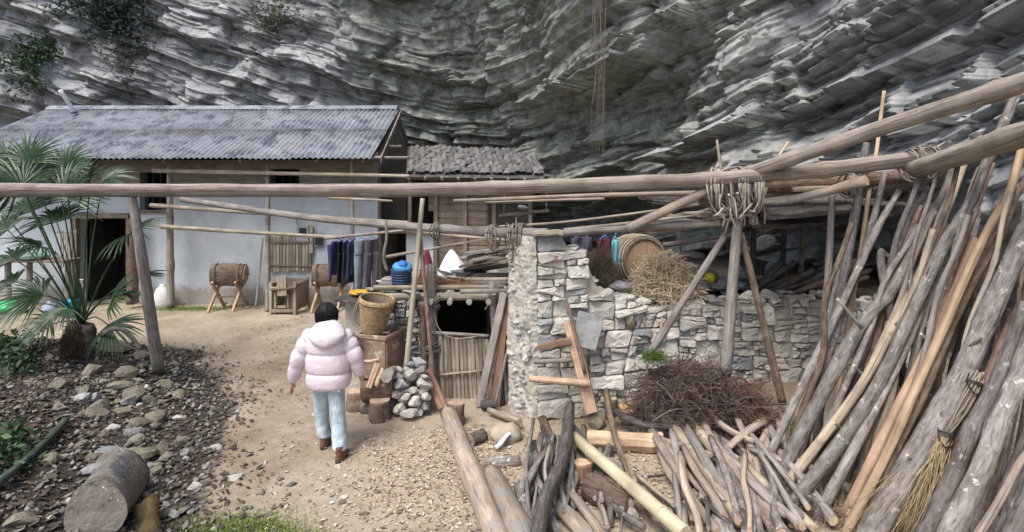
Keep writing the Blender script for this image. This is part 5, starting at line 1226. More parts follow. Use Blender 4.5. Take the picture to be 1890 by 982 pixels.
crumple('bag', pb + Vector((0, 0, 0.27)), 0.12, 0.11, 0.07, mat_plain('light_blue_plastic', (0.12, 0.42, 0.78), 0.35), bk, seed=3)
crumple('bag', pb + Vector((0.02, -0.03, 0.31)), 0.07, 0.07, 0.06, mat_plain('mid_blue_plastic', (0.06, 0.25, 0.62), 0.35), bk, seed=5)
sp_ = on_roof(790, 524); M['maroon'] = mat_plain('maroon_sack_cloth', (0.23, 0.035, 0.055), 0.6, bumps=0.4)
sk = sack('sack', sp_, 0.26, 0.2, 0.5, M['maroon'], 'standing maroon sack patched with pink plastic on the shed roof', seed=12, neck=False, lean=(-0.05, 0.1))
crumple('plastic_patch', sp_ + Vector((0.0, -0.085, 0.15)), 0.085, 0.035, 0.13, mat_plain('pink_film', (0.55, 0.30, 0.34), 0.3), sk, seed=8, amp=0.3)
sp2 = on_roof(834, 518); sack('sack', sp2 + Vector((0, 0.25, 0)), 0.5, 0.3, 0.42, mat_plain('bright_white_sack', (0.80, 0.80, 0.80), 0.6, bumps=0.3), 'bright white peaked sack standing behind the straw on the shed roof', seed=14, neck=False, lean=(-0.08, 0))
pm = on_roof(842, 512)
crumple('tarpaulin', pm + Vector((0.05, 0.0, 0.09)), 0.36, 0.2, 0.07, mat_plain('grey_tarpaulin', (0.11, 0.11, 0.12), 0.5), None, 'dark grey tarpaulin bunched beside the white sack', 'tarpaulin', seed=16, amp=0.5)
ps = on_roof(828, 531); blades('straw_bundle', ps + Vector((0, 0, 0.02)), 500, (0.16, 0.1, 0.05), 0.4, mat_noise('rusty_straw', [(0.3, (0.17, 0.10, 0.05)), (0.6, (0.34, 0.20, 0.11)), (0.8, (0.42, 0.30, 0.18))], 6, 3, 0.0), 'rusty straw bundle lying below the sacks on the shed roof', 'straw', seed=3, dirs=[(1, 0.1, 0.02), (1, -0.2, -0.05), (-1, 0.1, 0.1)], r=0.004)
rs = random.Random(8)
stack_l = ['grey split board in the pile behind the pillar on the shed roof']
for k in range(9):
    a = P(860 + rs.uniform(-12, 12), 505 - k * 4.6, 7.8 + rs.uniform(-.2, .5)); b_ = P(945, 492 - k * 4.8 + rs.uniform(-4, 4), 7.6 + rs.uniform(-.2, .5))
    plank('stacked_board', a, b_, 0.14, 0.035, rs.choice([M['grey_wood'], M['old_plank'], M['grey_wood']]), label=stack_l[0], cat='board', group='boards piled on the shed roof', seed=k, jit=0.015)
# board, cloths and tray left of the shed
tb = empty('stone_bench', P(662, 600, 7.4), 'low whitish masonry bench with a dark slab top beside the shed', 'bench')
xa_, xb2 = P(636, 0, 7.4).x, P(690, 0, 7.4).x
V, f = wall_grid(xa_ + 0.04, xb2, 0.0, 1.2, [], 7.3, 7.75); mk('block', V, f, M['rough_plaster'], tb, origin=(xa_, 7.3, 0))
plank('slab', P(630, 547, 7.3), P(706, 556, 7.25), 0.5, 0.035, M['bark_dark'], parent=tb)
pc = P(668, 541, 7.3)
crumple('cloth', pc + Vector((0, 0, 0.015)), 0.17, 0.14, 0.035, cloth_mat('mustard_cloth', (0.62, 0.36, 0.05)), None, 'crumpled mustard-yellow cloth on the dark slab', 'cloth', seed=21)
crumple('cloth', pc + Vector((0.17, -0.05, 0.01)), 0.11, 0.1, 0.03, cloth_mat('lilac_cloth', (0.42, 0.36, 0.52)), None, 'small lilac cloth beside the mustard-yellow one', 'cloth', seed=22)
crumple('cloth', pc + Vector((0.05, -0.12, 0.0)), 0.07, 0.06, 0.03, cloth_mat('dark_navy_cloth', (0.03, 0.03, 0.06)), None, 'small dark navy cloth between the mustard and lilac ones', 'cloth', seed=23)
# hanging plank scale above the pillar
hp = empty('hanging_plank', P(968, 395, 7.4), 'dark plank hung on two white cords under the long beam', 'plank')
plank('plank', P(922, 398, 7.4), P(1014, 389, 7.3), 0.1, 0.045, M['bark_dark'], parent=hp)
for px in (953, 980): pole('cord', [P(px, 395, 7.36), P(px - 1, 418, 7.36)], .006, .006, M['sack_white'], parent=hp)
for px in (930, 1008): pole('cord', [P(px, 396, 7.36), P(px + 1, 352, 7.3)], .005, .005, M['vine'], parent=hp)
rock(P(968, 384, 7.35), (0.12, 0.09, 0.04), 'stone_grey', label='flat grey stone weighing down the hanging plank', cat='stone')

# ================================================================== BASKET, CHEST, STUMPS LEFT OF THE SHED
ch_ = empty('wooden_chest', P(702, 700, 6.6), 'worn pinkish-brown wooden chest with a part-open lid under the carrying basket', 'chest')
cz0, cz1 = 0.34, 0.34 + 0.50
m_ch = mat_wood('worn_pink_paint', (0.21, 0.135, 0.10), (0.34, 0.235, 0.18), (0.41, 0.30, 0.24), gu=30, gv=3, bumpy=0.2, var=0.06, patch=((0.43, 0.36, 0.30), 5, 0.6))
c0 = Vector((-1.87, 6.56, 0.40)); Rz = Matrix.Rotation(math.radians(-17), 3, 'Z')
def cpt(u, v_, w_): return c0 + Rz @ Vector((u, v_, w_))
cw, cd_, hh_ = 0.38, 0.44, 0.52
plank('front_panel', cpt(0, 0, hh_ / 2), cpt(cw, 0, hh_ / 2), 0.025, hh_, m_ch, parent=ch_, nx=2)
plank('back_panel', cpt(0, cd_, hh_ / 2), cpt(cw, cd_, hh_ / 2), 0.025, hh_, m_ch, parent=ch_, nx=2)
for u in (0.0, cw): plank('side_panel', cpt(u, 0.01, hh_ / 2), cpt(u, cd_ - 0.01, hh_ / 2), 0.025, hh_, m_ch, parent=ch_, nx=2)
plank('bottom_panel', cpt(0, cd_ / 2, 0.02), cpt(cw, cd_ / 2, 0.02), cd_, 0.03, m_ch, parent=ch_, nx=2)
for (u0, v0, u1, v1) in ((-0.02, -0.016, cw + 0.02, -0.016), (-0.02, cd_ + 0.016, cw + 0.02, cd_ + 0.016), (cw + 0.016, -0.02, cw + 0.016, cd_ + 0.02), (-0.016, -0.02, -0.016, cd_ + 0.02)):
    plank('rim', cpt(u0, v0, hh_ - 0.02), cpt(u1, v1, hh_ - 0.02), 0.022, 0.05, m_ch, parent=ch_, nx=2)
plank('lid', cpt(0.08, cd_ / 2 - 0.03, hh_ + 0.02), cpt(cw - 0.04, cd_ / 2 + 0.03, hh_ + 0.02), 0.34, 0.02, M['old_plank'], parent=ch_, nx=2)
for u in (0.05, cw - 0.05):
    for v_ in (0.06, cd_ - 0.08): plank('foot', cpt(u, v_, 0.0), cpt(u, v_, -0.06), 0.06, 0.06, m_ch, up=(1, 0, 0), parent=ch_, nx=1)
plank('stick', P(655, 668, 6.35), P(700, 664, 6.35), 0.03, 0.02, M['fresh_wood'], label='pale batten lying before the wooden chest', cat='batten')
for k, (x, y) in enumerate(((-1.72, 6.62), (-1.5, 6.55), (-1.66, 6.9), (-1.44, 6.85), (-1.58, 6.72), (-1.8, 6.72))):
    rock((x, y, 0.16), (0.17, 0.15, 0.20), 'stone_grey', label='rough grey stone propping up the wooden chest', cat='stone', group='stones under the chest')
# woven carrying basket
bkt = empty('carrying_basket', P(690, 612, 6.55), 'woven bamboo carrying basket tilted on the wooden chest', 'basket')
bax = Vector((0.16, -0.10, 1)).normalized(); bx_ = Vector((1, 0, -0.16)).normalized(); by_ = bax.cross(bx_)
b0 = P(688, 612, 6.62); bh = 0.40
m_bk, nt, b = nodes('woven_bamboo'); M['woven'] = m_bk
nt.links.new(vary(nt, ramp(nt, noise(nt, mapping(nt, 'Object'), 25, 4), [(0.3, (0.22, 0.145, 0.07)), (0.55, (0.38, 0.27, 0.145)), (0.75, (0.50, 0.39, 0.24))]), 0.1), b.inputs['Base Color']); b.inputs['Roughness'].default_value = 0.6
def bpt(r, a, h): return b0 + bax * h + (bx_ * math.cos(a) + by_ * math.sin(a)) * r
rad = lambda h: 0.125 + 0.075 * (h / bh) ** 0.8
nst, nrw = 44, 30; parts = []
for j in range(nrw):                                           # weavers running over and under the stakes
    h = bh * (j + 0.5) / nrw; pts = [bpt(rad(h) + 0.006 * math.cos(math.pi * (i + j)), 2 * math.pi * i / nst, h) for i in range(nst + 1)]
    parts.append(tube_data(pts, .0075, .0075, seg=4, n=nst * 2, rough=0.1, seed=j))
V, f, uv, mi = merge(parts); mk('weave', V, f, [m_bk, m_bk], bkt, True, uv, mi, origin=b0)
parts = [tube_data([bpt(rad(0) - 0.004, 2 * math.pi * i / nst, 0), bpt(rad(bh / 2), 2 * math.pi * i / nst, bh / 2), bpt(rad(bh), 2 * math.pi * i / nst, bh + 0.01)], .004, .004, seg=4, n=4, rough=0) for i in range(nst)]
V, f, uv, mi = merge(parts); mk('stakes', V, f, [m_bk, m_bk], bkt, True, uv, mi, origin=b0)
d_ = [bpt(rad(h) - 0.012, a, h) for h in (0.01, bh * 0.5, bh * 0.98) for a in np.linspace(0, 2 * math.pi, 24, endpoint=False)]
mk('lining', d_, [(i * 24 + j, i * 24 + (j + 1) % 24, (i + 1) * 24 + (j + 1) % 24, (i + 1) * 24 + j) for i in range(2) for j in range(24)] + [tuple(range(24))], M['old_plank'], bkt, True, origin=b0)
for k in range(3): pole('rim', [bpt(rad(bh) + 0.01 - 0.01 * (k == 2), a, bh - 0.01 + 0.014 * k) for a in np.linspace(0, 2 * math.pi, 41)], .011, .011, m_bk, parent=bkt, n=60, rough=0.15, seed=k)
for s_ in (-1, 1): pole('strap', [bpt(rad(bh), 3.0 + 0.35 * s_, bh), bpt(0.26, 3.2 + 0.2 * s_, 0.22), bpt(0.20, 3.25 + 0.2 * s_, 0.05), bpt(rad(0), 3.2 + 0.4 * s_, 0.03)], .009, .009, M['vine'], parent=bkt)
# dark tangle of twigs beside the basket
blades('twig_tangle', P(652, 640, 6.5), 160, (0.07, 0.05, 0.07), 0.22, M['brush'], 'small grey tangle of twigs hanging beside the chest', 'twigs', seed=61, r=0.003)
# stumps and split wood
def stump(base, r, h, label, tilt=(0, 0), mat='bark_brown', cut='cut', r2=None, seed=0, name='chopping_block'):
    b_ = Vector(base); t_ = b_ + Vector((tilt[0], tilt[1], h))
    o = pole(name, [b_ - Vector((0, 0, 0.02)), (b_ + t_) / 2, t_], r * 1.04, r2 or r, M[mat], M[cut], label, 'log', seg=20, rough=0.12, n=6, seed=seed); return o
g0 = GP(660, 757); stump(g0, 0.112, 0.24, 'upright log section with bright bark standing beside the walking person', seed=3)
g0 = GP(699, 773); stump(g0, 0.125, 0.23, 'wide chopping block standing before the pile of split logs', seed=5)
g0 = GP(842, 782); stump(g0, 0.088, 0.24, 'small upright log section behind the end of the long log', seed=7)
pole('log', [P(668, 722, 6.38), P(724, 716, 6.42)], 0.115, 0.11, M['bark_brown'], M['cut_orange'], 'thick log section with an orange sawn end lying behind the chopping blocks', 'log', seg=18, rough=0.1)
pole('log', [P(714, 693, 6.25), P(724, 688, 6.55)], 0.075, 0.08, M['bark'], M['cut_grey'], 'grey log section with its round end showing, lying on the orange-cut log', 'log', seg=18, rough=0.1)
plank('split_wood', P(680, 716, 6.24), P(699, 666, 6.38), 0.06, 0.03, M['fresh_wood'], up=(0.3, -1, 0.2), label='pale split stick leaning against the log sections', cat='firewood', seed=2)
plank('split_wood', P(693, 712, 6.25), P(706, 680, 6.36), 0.035, 0.03, M['fresh_wood'], up=(0.3, -1, 0.2), label='second, shorter pale split stick leaning against the log sections', cat='firewood', seed=3)
pole('log', [P(668, 752, 6.48), P(728, 750, 6.5)], 0.10, 0.10, M['bark'], M['cut_grey'], 'log section on the ground under the orange-cut log', 'log', seg=16, rough=0.1)
# column of piled stones left of the gate
rs = random.Random(44)
for k in range(34):
    px = rs.uniform(736, 786); t = (k // 4) / 8.5; py = 762 - t * 95 + rs.uniform(-4, 4); s_ = rs.uniform(0.055, 0.11)
    rock(P(px, py, 6.3 + 0.2 * t + rs.uniform(-.08, .08)), (s_ * 1.15, s_, s_ * rs.uniform(.55, .9)), rs.choice(['stone', 'stone_grey', 'stone']), label='rough stone in the loose pile between the log sections and the gate', cat='stone', group='stones piled by the gate')
# boards and poles leaning by the gate
def pplank(a, b_, w, t, mat, label, up=(0, -1, 0.1), cat='board', name='leaning_board', **kw): return plank(name, P(*a), P(*b_), w, t, M[mat], up=up, label=label, cat=cat, **kw)
pplank((818, 752, 6.35), (788, 684, 6.7), 0.12, 0.03, 'brown_wood', 'short reddish-brown board leaning by the gate post')
pplank((779, 768, 6.4), (776, 690, 6.6), 0.2, 0.03, 'bark_dark', 'dark weathered board standing behind the piled stones')
pplank((914, 752, 6.65), (932, 545, 6.75), 0.12, 0.025, 'brown_wood', 'long brown board leaning against the plastered pillar')
pplank((884, 748, 6.6), (930, 540, 6.7), 0.09, 0.03, 'grey_wood', 'long grey slab of wood leaning beside the brown board')
pplank((898, 750, 6.62), (926, 570, 6.72), 0.05, 0.02, 'bark_brown', 'dark strip of wood between the grey slab and the brown board')
ppole('leaning_stick', (928, 752, 6.7), (912, 590, 6.75), (9, 7), M['bark_dark'], 'dark stick leaning in the corner beside the pillar', 'stick')
ppole('leaning_stick', (936, 750, 6.75), (924, 610, 6.8), (10, 8), M['grey_wood'], 'grey stick in the corner between gate and pillar', 'stick')
ppole('leaning_stick', (912, 752, 6.5), (938, 640, 6.6), (6, 5), M['grey_wood'], 'crooked thin stick crossing in front of the corner by the pillar', 'stick', mid=[(925, 700, 6.52)])
g0 = GP(905, 752); ppole('log', (890, 748, 6.55), (916, 744, 6.5), 17, M['bark_dark'], 'short dark log lying at the foot of the grey slab', 'log', seg=12)
ppole('log', (902, 757, 6.4), (960, 778, 6.0), (10, 13), M['tan_wood'], 'tan stick lying on the ground at the pillar foot', 'stick', cut=M['cut'])
# timbers against the pillar face
pplank((1092, 762, 6.0), (1050, 595, 6.2), 0.13, 0.05, 'fresh_wood', 'pale tan board leaning against the pillar face', up=(0.3, -1, 0.2))
pplank((1100, 760, 6.08), (1064, 610, 6.25), 0.05, 0.04, 'old_plank', 'grey strip behind the pale tan leaning board')
ppole('leaning_stick', (1080, 690, 6.05), (1048, 562, 6.18), (7, 6), M['bark_brown'], 'thin dark stick leaning above the pale tan board', 'stick')
ppole('rung', (976, 699, 6.0), (1088, 708, 5.98), (12, 14), M['fresh_wood'], 'peeled pinkish bar lying across the leaning tan board', 'bar', cut=M['cut'])
ppole('rung', (986, 668, 6.12), (1056, 664, 6.05), (9, 9), M['grey_wood'], 'grey bar lodged across the pillar face above the pinkish bar', 'bar')
pplank((994, 642, 6.12), (1032, 632, 6.1), 0.05, 0.06, 'brown_wood', 'short reddish wood block lodged in the pillar face', up=(0, 0, 1), cat='wood block', name='wood_block')
pplank((1030, 634, 6.1), (1054, 628, 6.1), 0.06, 0.07, 'brown_wood', 'second reddish wood block end to end with the first in the pillar face', up=(0, 0, 1), cat='wood block', name='wood_block')
pplank((1076, 640, 6.2), (1092, 580, 6.24), 0.30, 0.06, 'stone_grey', 'large smooth grey slab of stone leaning on the wall beside the tan board', up=(0.1, -1, 0.2), cat='stone slab', name='stone_slab')

# ================================================================== BEHIND THE STONE WALL
M['stone_shade'] = mat_noise('shade_dark_rock', [(0.3, (0.05, 0.055, 0.058)), (0.52, (0.12, 0.128, 0.13)), (0.75, (0.24, 0.245, 0.24))], 4, 8, 0.8, 0.05, var=0.2)  # darker copy of the grey stone, the hollow's shade put into its colour
rs = random.Random(91)
for k in range(18):                                              # dark sticks added to darken the hollow
    px = rs.uniform(1380, 1530); d = rs.uniform(7.6, 8.6)
    ppole('hollow_shade_stick', (px, 548 - rs.uniform(0, 12), d), (px + rs.uniform(40, 110), 548 - rs.uniform(10, 70), d + rs.uniform(-.2, .3)), rs.uniform(7, 13), M[rs.choice(['bark_dark', 'bark_dark', 'bark_brown'])], 'dark stick added to darken the hollow behind the stone wall', 'pole', 'sticks added to darken the hollow')
def back_z(x, y): return gzf(x, y)
bc = P(1190, 482, 7.35); bax_ = Vector((0.30, -0.95, 0.10)).normalized()
brl = empty('wooden_barrel', (bc.x, bc.y + 0.2, 1.15), 'big wooden barrel lying on its side with a plain round lid', 'barrel')
MB = Matrix((bax_.cross(Vector((0, 0, 1))).normalized(), bax_.cross(Vector((0, 0, 1))).normalized().cross(bax_) * -1, bax_)).transposed().to_4x4(); MB.translation = bc
R_ = 0.30
m_bar = mat_wood('barrel_staves', (0.15, 0.12, 0.09), (0.28, 0.235, 0.185), (0.37, 0.32, 0.26), gu=18, gv=3, var=0.05)
nst = 18
for i in range(nst):                                            # staves
    a0, a1 = 2 * math.pi * i / nst + 0.012, 2 * math.pi * (i + 1) / nst - 0.012; V = []
    for (z, r) in ((0.03, R_ * 1.08), (-0.15, R_ * 1.2), (-0.35, R_ * 1.22), (-0.55, R_ * 1.12)):
        for (rr, a) in ((r, a0), (r, a1), (r - 0.025, a1), (r - 0.025, a0)): V.append(MB @ Vector((rr * math.cos(a), rr * math.sin(a), z)))
    f = [(k * 4 + j, k * 4 + (j + 1) % 4, k * 4 + 4 + (j + 1) % 4, k * 4 + 4 + j) for k in range(3) for j in range(4)] + [(3, 2, 1, 0), (12, 13, 14, 15)]
    mk('stave', V, f, m_bar, brl, False, origin=V[0])
for k, z in enumerate(np.linspace(0.0, -0.5, 9)):
    r = R_ * (1.10 + 0.13 * math.sin(math.pi * min(1, -z / 0.6 + 0.1))); pole('hoop', [MB @ Vector((r * math.cos(a), r * math.sin(a), z)) for a in np.linspace(0, 2 * math.pi, 33)], .012, .012, M['bamboo_old'], parent=brl, n=48, seg=5, seed=k)
for i in range(5):                                               # lid boards
    x0, x1 = -R_ + 2 * R_ * i / 5 + 0.002, -R_ + 2 * R_ * (i + 1) / 5 - 0.002; cap = lambda x: math.sqrt(max(0.0004, R_ * R_ - x * x)); V = []
    xs3 = [x0 + (x1 - x0) * t for t in (0, 0.25, 0.5, 0.75, 1)]
    pr = [(x, cap(x)) for x in xs3] + [(x, -cap(x)) for x in xs3[::-1]]
    V = [MB @ Vector((x, y, z)) for z in (-0.02, 0.005) for x, y in pr]; k = len(pr)
    mk('lid_board', V, [tuple(range(k - 1, -1, -1)), tuple(range(k, 2 * k))] + [(j, (j + 1) % k, (j + 1) % k + k, j + k) for j in range(k)], M['brown_lid'] if 'brown_lid' in M else M.setdefault('brown_lid', mat_noise('tan_lid_board', [(0.3, (0.24, 0.155, 0.095)), (0.6, (0.36, 0.25, 0.165)), (0.8, (0.42, 0.31, 0.22))], 4, 5, 0.2, 0.01, stretch=(5, 5, 0.7), var=0.1)), brl, origin=V[0])
# straw heap
blades('straw_heap', P(1228, 548, 6.8), 2000, (0.20, 0.12, 0.27), 0.27, mat_noise('pale_straw', [(0.3, (0.50, 0.40, 0.27)), (0.6, (0.68, 0.57, 0.40)), (0.8, (0.78, 0.69, 0.52))], 30, 3, 0.0), 'big heap of dry tan straw spilling over the stone wall before the barrel', 'straw', seed=10, r=0.0058, droop=0.25)
blades('dry_bush', P(1108, 520, 6.95), 900, (0.09, 0.09, 0.16), 0.38, mat_noise('dark_dry_bush', [(0.3, (0.06, 0.05, 0.035)), (0.6, (0.14, 0.115, 0.08)), (0.8, (0.24, 0.2, 0.13))], 6, 3, 0.0), 'dark dry bush growing behind the pillar beside the maroon cloth', 'bush', seed=11, r=0.003, droop=-0.1, dirs=[(0.3, -0.2, 1), (-0.4, 0, 1), (0.6, 0.1, 0.8)])
for k, (px, py, dx) in enumerate(((1262, 560, -12), (1182, 575, 8), (1225, 590, -6))):
    ppole('straw_stalk', (px, py - 30, 6.6), (px + dx, py + 25, 6.45), (5, 4), M['straw'], 'thick bent straw stalk hanging from the heap over the wall', 'stalk', 'stalks hanging from the straw heap')
ylw = crumple('yellow_ball', P(1310, 513, 7.6), 0.075, 0.075, 0.075, mat_plain('yellow_plastic', (0.75, 0.62, 0.04), 0.4), None, 'bright yellow round gourd behind the wall props', 'ball', seed=2, amp=0.05)
rs = random.Random(6)
for (px, py, w, h, d) in ((1285, 470, .26, .07, 8.3), (1270, 490, .22, .05, 8.2), (1300, 502, .2, .05, 8.1), (1330, 525, .25, .09, 7.9), (1275, 512, .15, .05, 8.0), (1310, 455, .2, .06, 8.6), (1250, 470, .14, .05, 8.4), (1295, 525, .2, .07, 7.7), (1365, 530, .16, .07, 7.9)):
    rock(P(px, py, d), (w, w * .8, h), 'stone_grey', rot=(rs.uniform(-.1, .1), rs.uniform(-.15, .15), rs.uniform(-.4, .4)), label='flat blue-grey slate slab in the heap behind the straw', cat='stone', group='slate slabs behind the straw')
for k in range(26):                                            # rubble carrying the slate heap
    px = rs.uniform(1235, 1400); py = rs.uniform(500, 562); rock(P(px, py, 8.0 + rs.uniform(-.2, .6)), (rs.uniform(.1, .26), .18, rs.uniform(.06, .14)), 'stone_grey', label='angular grey rubble stone in the heap behind the wall', cat='stone', group='rubble behind the wall')
for (px, py, w, h, d, mt_) in ((1500, 565, .30, .19, 7.3, 'stone'), (1430, 500, .3, .16, 9.2, 'stone_shade'), (1480, 440, .5, .25, 9.6, 'stone_shade'), (1400, 450, .45, .2, 9.6, 'stone_shade')):
    rock(P(px, py, d), (w, w * .8, h), mt_, label={565: 'big pale boulder on the stone wall beside the leaning poles', 500: 'low grey boulder in the dark hollow', 440: 'wide pale rock ledge in the hollow under the bark sheets', 450: 'pale rock ledge in the hollow behind the props'}[py], cat='boulder')
ppole('log', (1335, 548, 7.4), (1478, 546, 7.1), (9, 10), M['bark_brown'], 'brown branch lying along the wall behind the props', 'branch', mid=[(1420, 552, 7.2)])
ppole('branch', (1392, 565, 6.9), (1462, 588, 6.5), (8, 4), M['grey_wood'], 'dead branch bending over the wall top near the boulder', 'branch', mid=[(1440, 545, 6.8), (1458, 565, 6.6)])
crumple('bark_scrap', P(1150, 572, 6.55), 0.13, 0.05, 0.06, M['bamboo'], None, 'yellowish curled bark scrap lodged on the wall under the straw', 'bark', seed=31, amp=0.7)
crumple('bark_scrap', P(1163, 592, 6.45), 0.07, 0.05, 0.1, M['bamboo_old'], None, 'second curled bark scrap hanging below the first on the wall', 'bark', seed=32, amp=0.7)
crumple('plastic_sheet', P(1142, 528, 6.8), 0.16, 0.12, 0.06, mat_plain('grey_plastic_film', (0.25, 0.25, 0.26), 0.3), None, 'crumpled grey plastic sheet on the wall below the barrel', 'plastic sheet', seed=33, amp=0.6)
stb = pole('bucket', [P(1247, 428, 7.9), P(1247, 411, 7.9)], 0.10, 0.085, grey_p, grey_p, 'small grey pail hanging upside down above the slate heap', 'pail', seg=18, rough=0.0)

# ================================================================== BRUSH HEAP AND WOOD PILE
c = GP(1290, 800); hb = Vector((2.06, 5.95, gzf(2.06, 5.95)))
for (dx, dy, n, sp3, ln, mt_, lab, sd) in ((-0.10, 0.02, 2700, (0.32, 0.18, 0.31), 0.36, 'brush', 'large heap of dark brown dead fir branches before the stone wall', 12), (0.52, -0.08, 700, (0.13, 0.12, 0.22), 0.32, 'brush_red', 'rust-red dead fir branch leaning on the brush heap', 13)):
    blades('brush_heap', hb + Vector((dx, dy, 0.05)), int(n * 1.4), sp3, ln, M[mt_], lab, 'brush', seed=sd, r=0.0042, droop=0.3)
rs = random.Random(3)
for k in range(14):
    a = hb + Vector((rs.uniform(-.5, .6), rs.uniform(-.25, .2), rs.uniform(0.1, .35))); b_ = a + Vector((rs.uniform(-.5, .5), rs.uniform(-.3, .1), rs.uniform(-.2, .25)))
    pole('stem', [a, (a + b_) / 2 + Vector((0, 0, rs.uniform(0, .1))), b_], 0.012, 0.006, M['bark_dark'], M['cut'], parent=bpy.data.objects['brush_heap'], seed=k)
blades('fir_sprig', P(1208, 665, 5.85), 260, (0.06, 0.05, 0.05), 0.12, M['green'], 'fresh green fir sprig on the edge of the brush heap', 'sprig', seed=14, r=0.004, droop=-0.2)
blades('grass_tuft', GP(1462, 790), 160, (0.10, 0.08, 0.03), 0.3, M['green'], 'dull green grass tuft at the foot of the leaning poles', 'grass', seed=15, r=0.003, dirs=[(-.2, 0, 1), (.3, -.1, 1)], droop=0.1)
rock(P(1295, 668, 6.2), (0.16, 0.1, 0.12), 'stone', label='rounded tan stone half buried behind the brush heap', cat='stone')
# logs on the ground
def glog(pts, w, mat, label, cut='cut', lift=0.0, knots=2, cat='log', name='log', **kw):
    """pts: photo pixels on the ground; the log lies on it"""
    q = [GP(px, py) for px, py in pts]; w = w if isinstance(w, tuple) else (w, w)
    r = [w[0] / 2 * q[0].y / F, w[1] / 2 * q[-1].y / F]
    q = [p + Vector((0, 0, r[0] + (r[1] - r[0]) * i / (len(q) - 1) - 0.012 + lift)) for i, p in enumerate(q)]
    return pole(name, q, r[0], r[1], M[mat], M[cut], label, cat, seed=kw.pop('seed', rng.randrange(9999)), knots=knots, seg=kw.pop('seg', 12), **kw)
glog([(828, 778), (870, 890), (930, 1040)], (33, 50), 'tan_wood', 'long smooth brown log lying on the wood chips', seg=16)
glog([(908, 892), (940, 960), (985, 1060)], (38, 54), 'tan_wood', 'shorter lichen-pale log lying beside the long brown one', seg=16)
glog([(868, 822), (893, 812)], 22, 'bark_dark', 'short dark cut log lying near the small upright section')
glog([(892, 862), (960, 858)], 18, 'bark', 'grey stick lying under the wood chips by the hollow stump')
def on(px, py, d): return P(px, py, d)
# hollow stump with pale splinters
crumple('hollow_stump', GP(935, 812) + Vector((0, 0, 0.06)), 0.16, 0.13, 0.11, M['tan_wood'], None, 'hollowed old stump with pale splinters inside by the pillar foot', 'stump', seed=41, amp=0.5)
plank('split_wood', GP(915, 836) + Vector((0, 0, .05)), GP(940, 818) + Vector((0, -0.03, .12)), 0.05, 0.015, M['sack_white'], label='bright white splinter of wood in front of the hollow stump', cat='splinter')
# the crossing pile of branches
rs = random.Random(2)
def lg(pts, wpx, mat, label, d=None, cat='branch', cut='cut_grey', z=None, name='branch', **kw):
    """branch through photo pixels; heights above ground given per point"""
    z = z or [0.05] * len(pts); q = [GP(px, py, zz) for (px, py), zz in zip(pts, z)]; w = wpx if isinstance(wpx, tuple) else (wpx, wpx)
    return pole(name, q, w[0] / 2 * q[0].y / F, w[1] / 2 * q[-1].y / F, M[mat], M[cut], label, cat, seed=rng.randrange(9999), seg=kw.pop('seg', 10), rough=kw.pop('rough', 0.14), **kw)
lg([(1052, 752), (1047, 800), (1036, 855), (1006, 920), (990, 1000)], (22, 34), 'bark_dark', 'thick crooked dark branch lying over the wood pile', z=[.34, .36, .34, .26, .2], knots=3)
lg([(1058, 806), (1150, 885), (1265, 985)], (20, 30), 'bamboo', 'long pale bamboo cane lying across the wood pile', z=[.28, .26, .22], cut='bamboo', knots=0, rough=0.02, seg=14, name='bamboo_cane', cat='bamboo')
for k, (px, py) in enumerate(((1090, 834), (1150, 885), (1222, 948))):
    c_ = GP(px, py, [.28, .26, .235][k]); ax = (GP(1265, 985, .22) - GP(1058, 806, .28)).normalized(); rr = (21 + k * 4) / 2 * c_.y / F
    pole('node_ring', [c_ - ax * 0.006, c_ + ax * 0.006], rr * 1.09, rr * 1.09, M['bamboo'], M['bamboo'], parent=bpy.data.objects['bamboo_cane'], seg=14, rough=0.0, n=1)
lg([(1045, 775), (1090, 830), (1150, 905)], (14, 10), 'bark_dark', 'dark thin branch lying along the bamboo cane', z=[.3, .24, .12])
lg([(1000, 772), (1018, 822), (996, 846), (1012, 880)], (13, 15), 'bark_brown', 'S-shaped brown branch behind the thick dark one', z=[.2, .2, .2, .15])
lg([(1118, 722), (1134, 800), (1165, 890)], (13, 8), 'bark_brown', 'thin greenish stick standing before the split beam', z=[.3, .3, .05])
lg([(1132, 758), (1190, 785), (1275, 786)], (12, 10), 'bark_dark', 'dark forked branch lying over the split beam', z=[.2, .2, .2])
lg([(1030, 885), (1070, 930), (1120, 1000)], (16, 20), 'tan_wood', 'pinkish-brown stick under the bamboo cane', z=[.1, .1, .1])
lg([(985, 775), (972, 850), (975, 930), (985, 1000)], (8, 9), 'bark', 'thin grey switch hanging over the edge of the wood pile next to the path', z=[.25, .22, .15, .1])
lg([(1000, 800), (990, 860), (1000, 920), (1040, 1000)], (10, 12), 'bark', 'grey branch under the thick crooked one', z=[.15, .15, .12, .1])
lg([(958, 900), (975, 950), (1000, 1010)], (24, 28), 'bark', 'thick grey stub beside the lichen-pale log', z=[.08, .08, .08])
lg([(1022, 930), (1060, 965), (1105, 1020)], (26, 30), 'tan_wood', 'fat pinkish log end at the bottom of the wood pile', z=[.06, .06, .06])
glog([(1085, 920), (1160, 950)], 48, 'bark_brown', 'mossy brown log section lying in the middle of the wood pile')
stump(GP(1075, 893), 0.075, 0.2, 'reddish-barked upright log section beside the bamboo cane', seed=17, mat='brown_wood', cut='fresh_wood')
stump(GP(1160, 772), 0.115, 0.13, 'low stump with an orange cut face below the brush heap', seed=19, mat='peeled', cut='cut_orange')
stump(GP(1128, 770), 0.06, 0.22, 'narrow pale-topped stump beside the orange-cut one', seed=20)
rock(GP(1100, 790) + Vector((0, 0, .07)), (0.17, 0.13, 0.13), 'stone_moss_shade', label='rounded brown stone behind the split beam', cat='stone')
a, b_ = GP(1084, 812, .12), GP(1222, 818, .10)
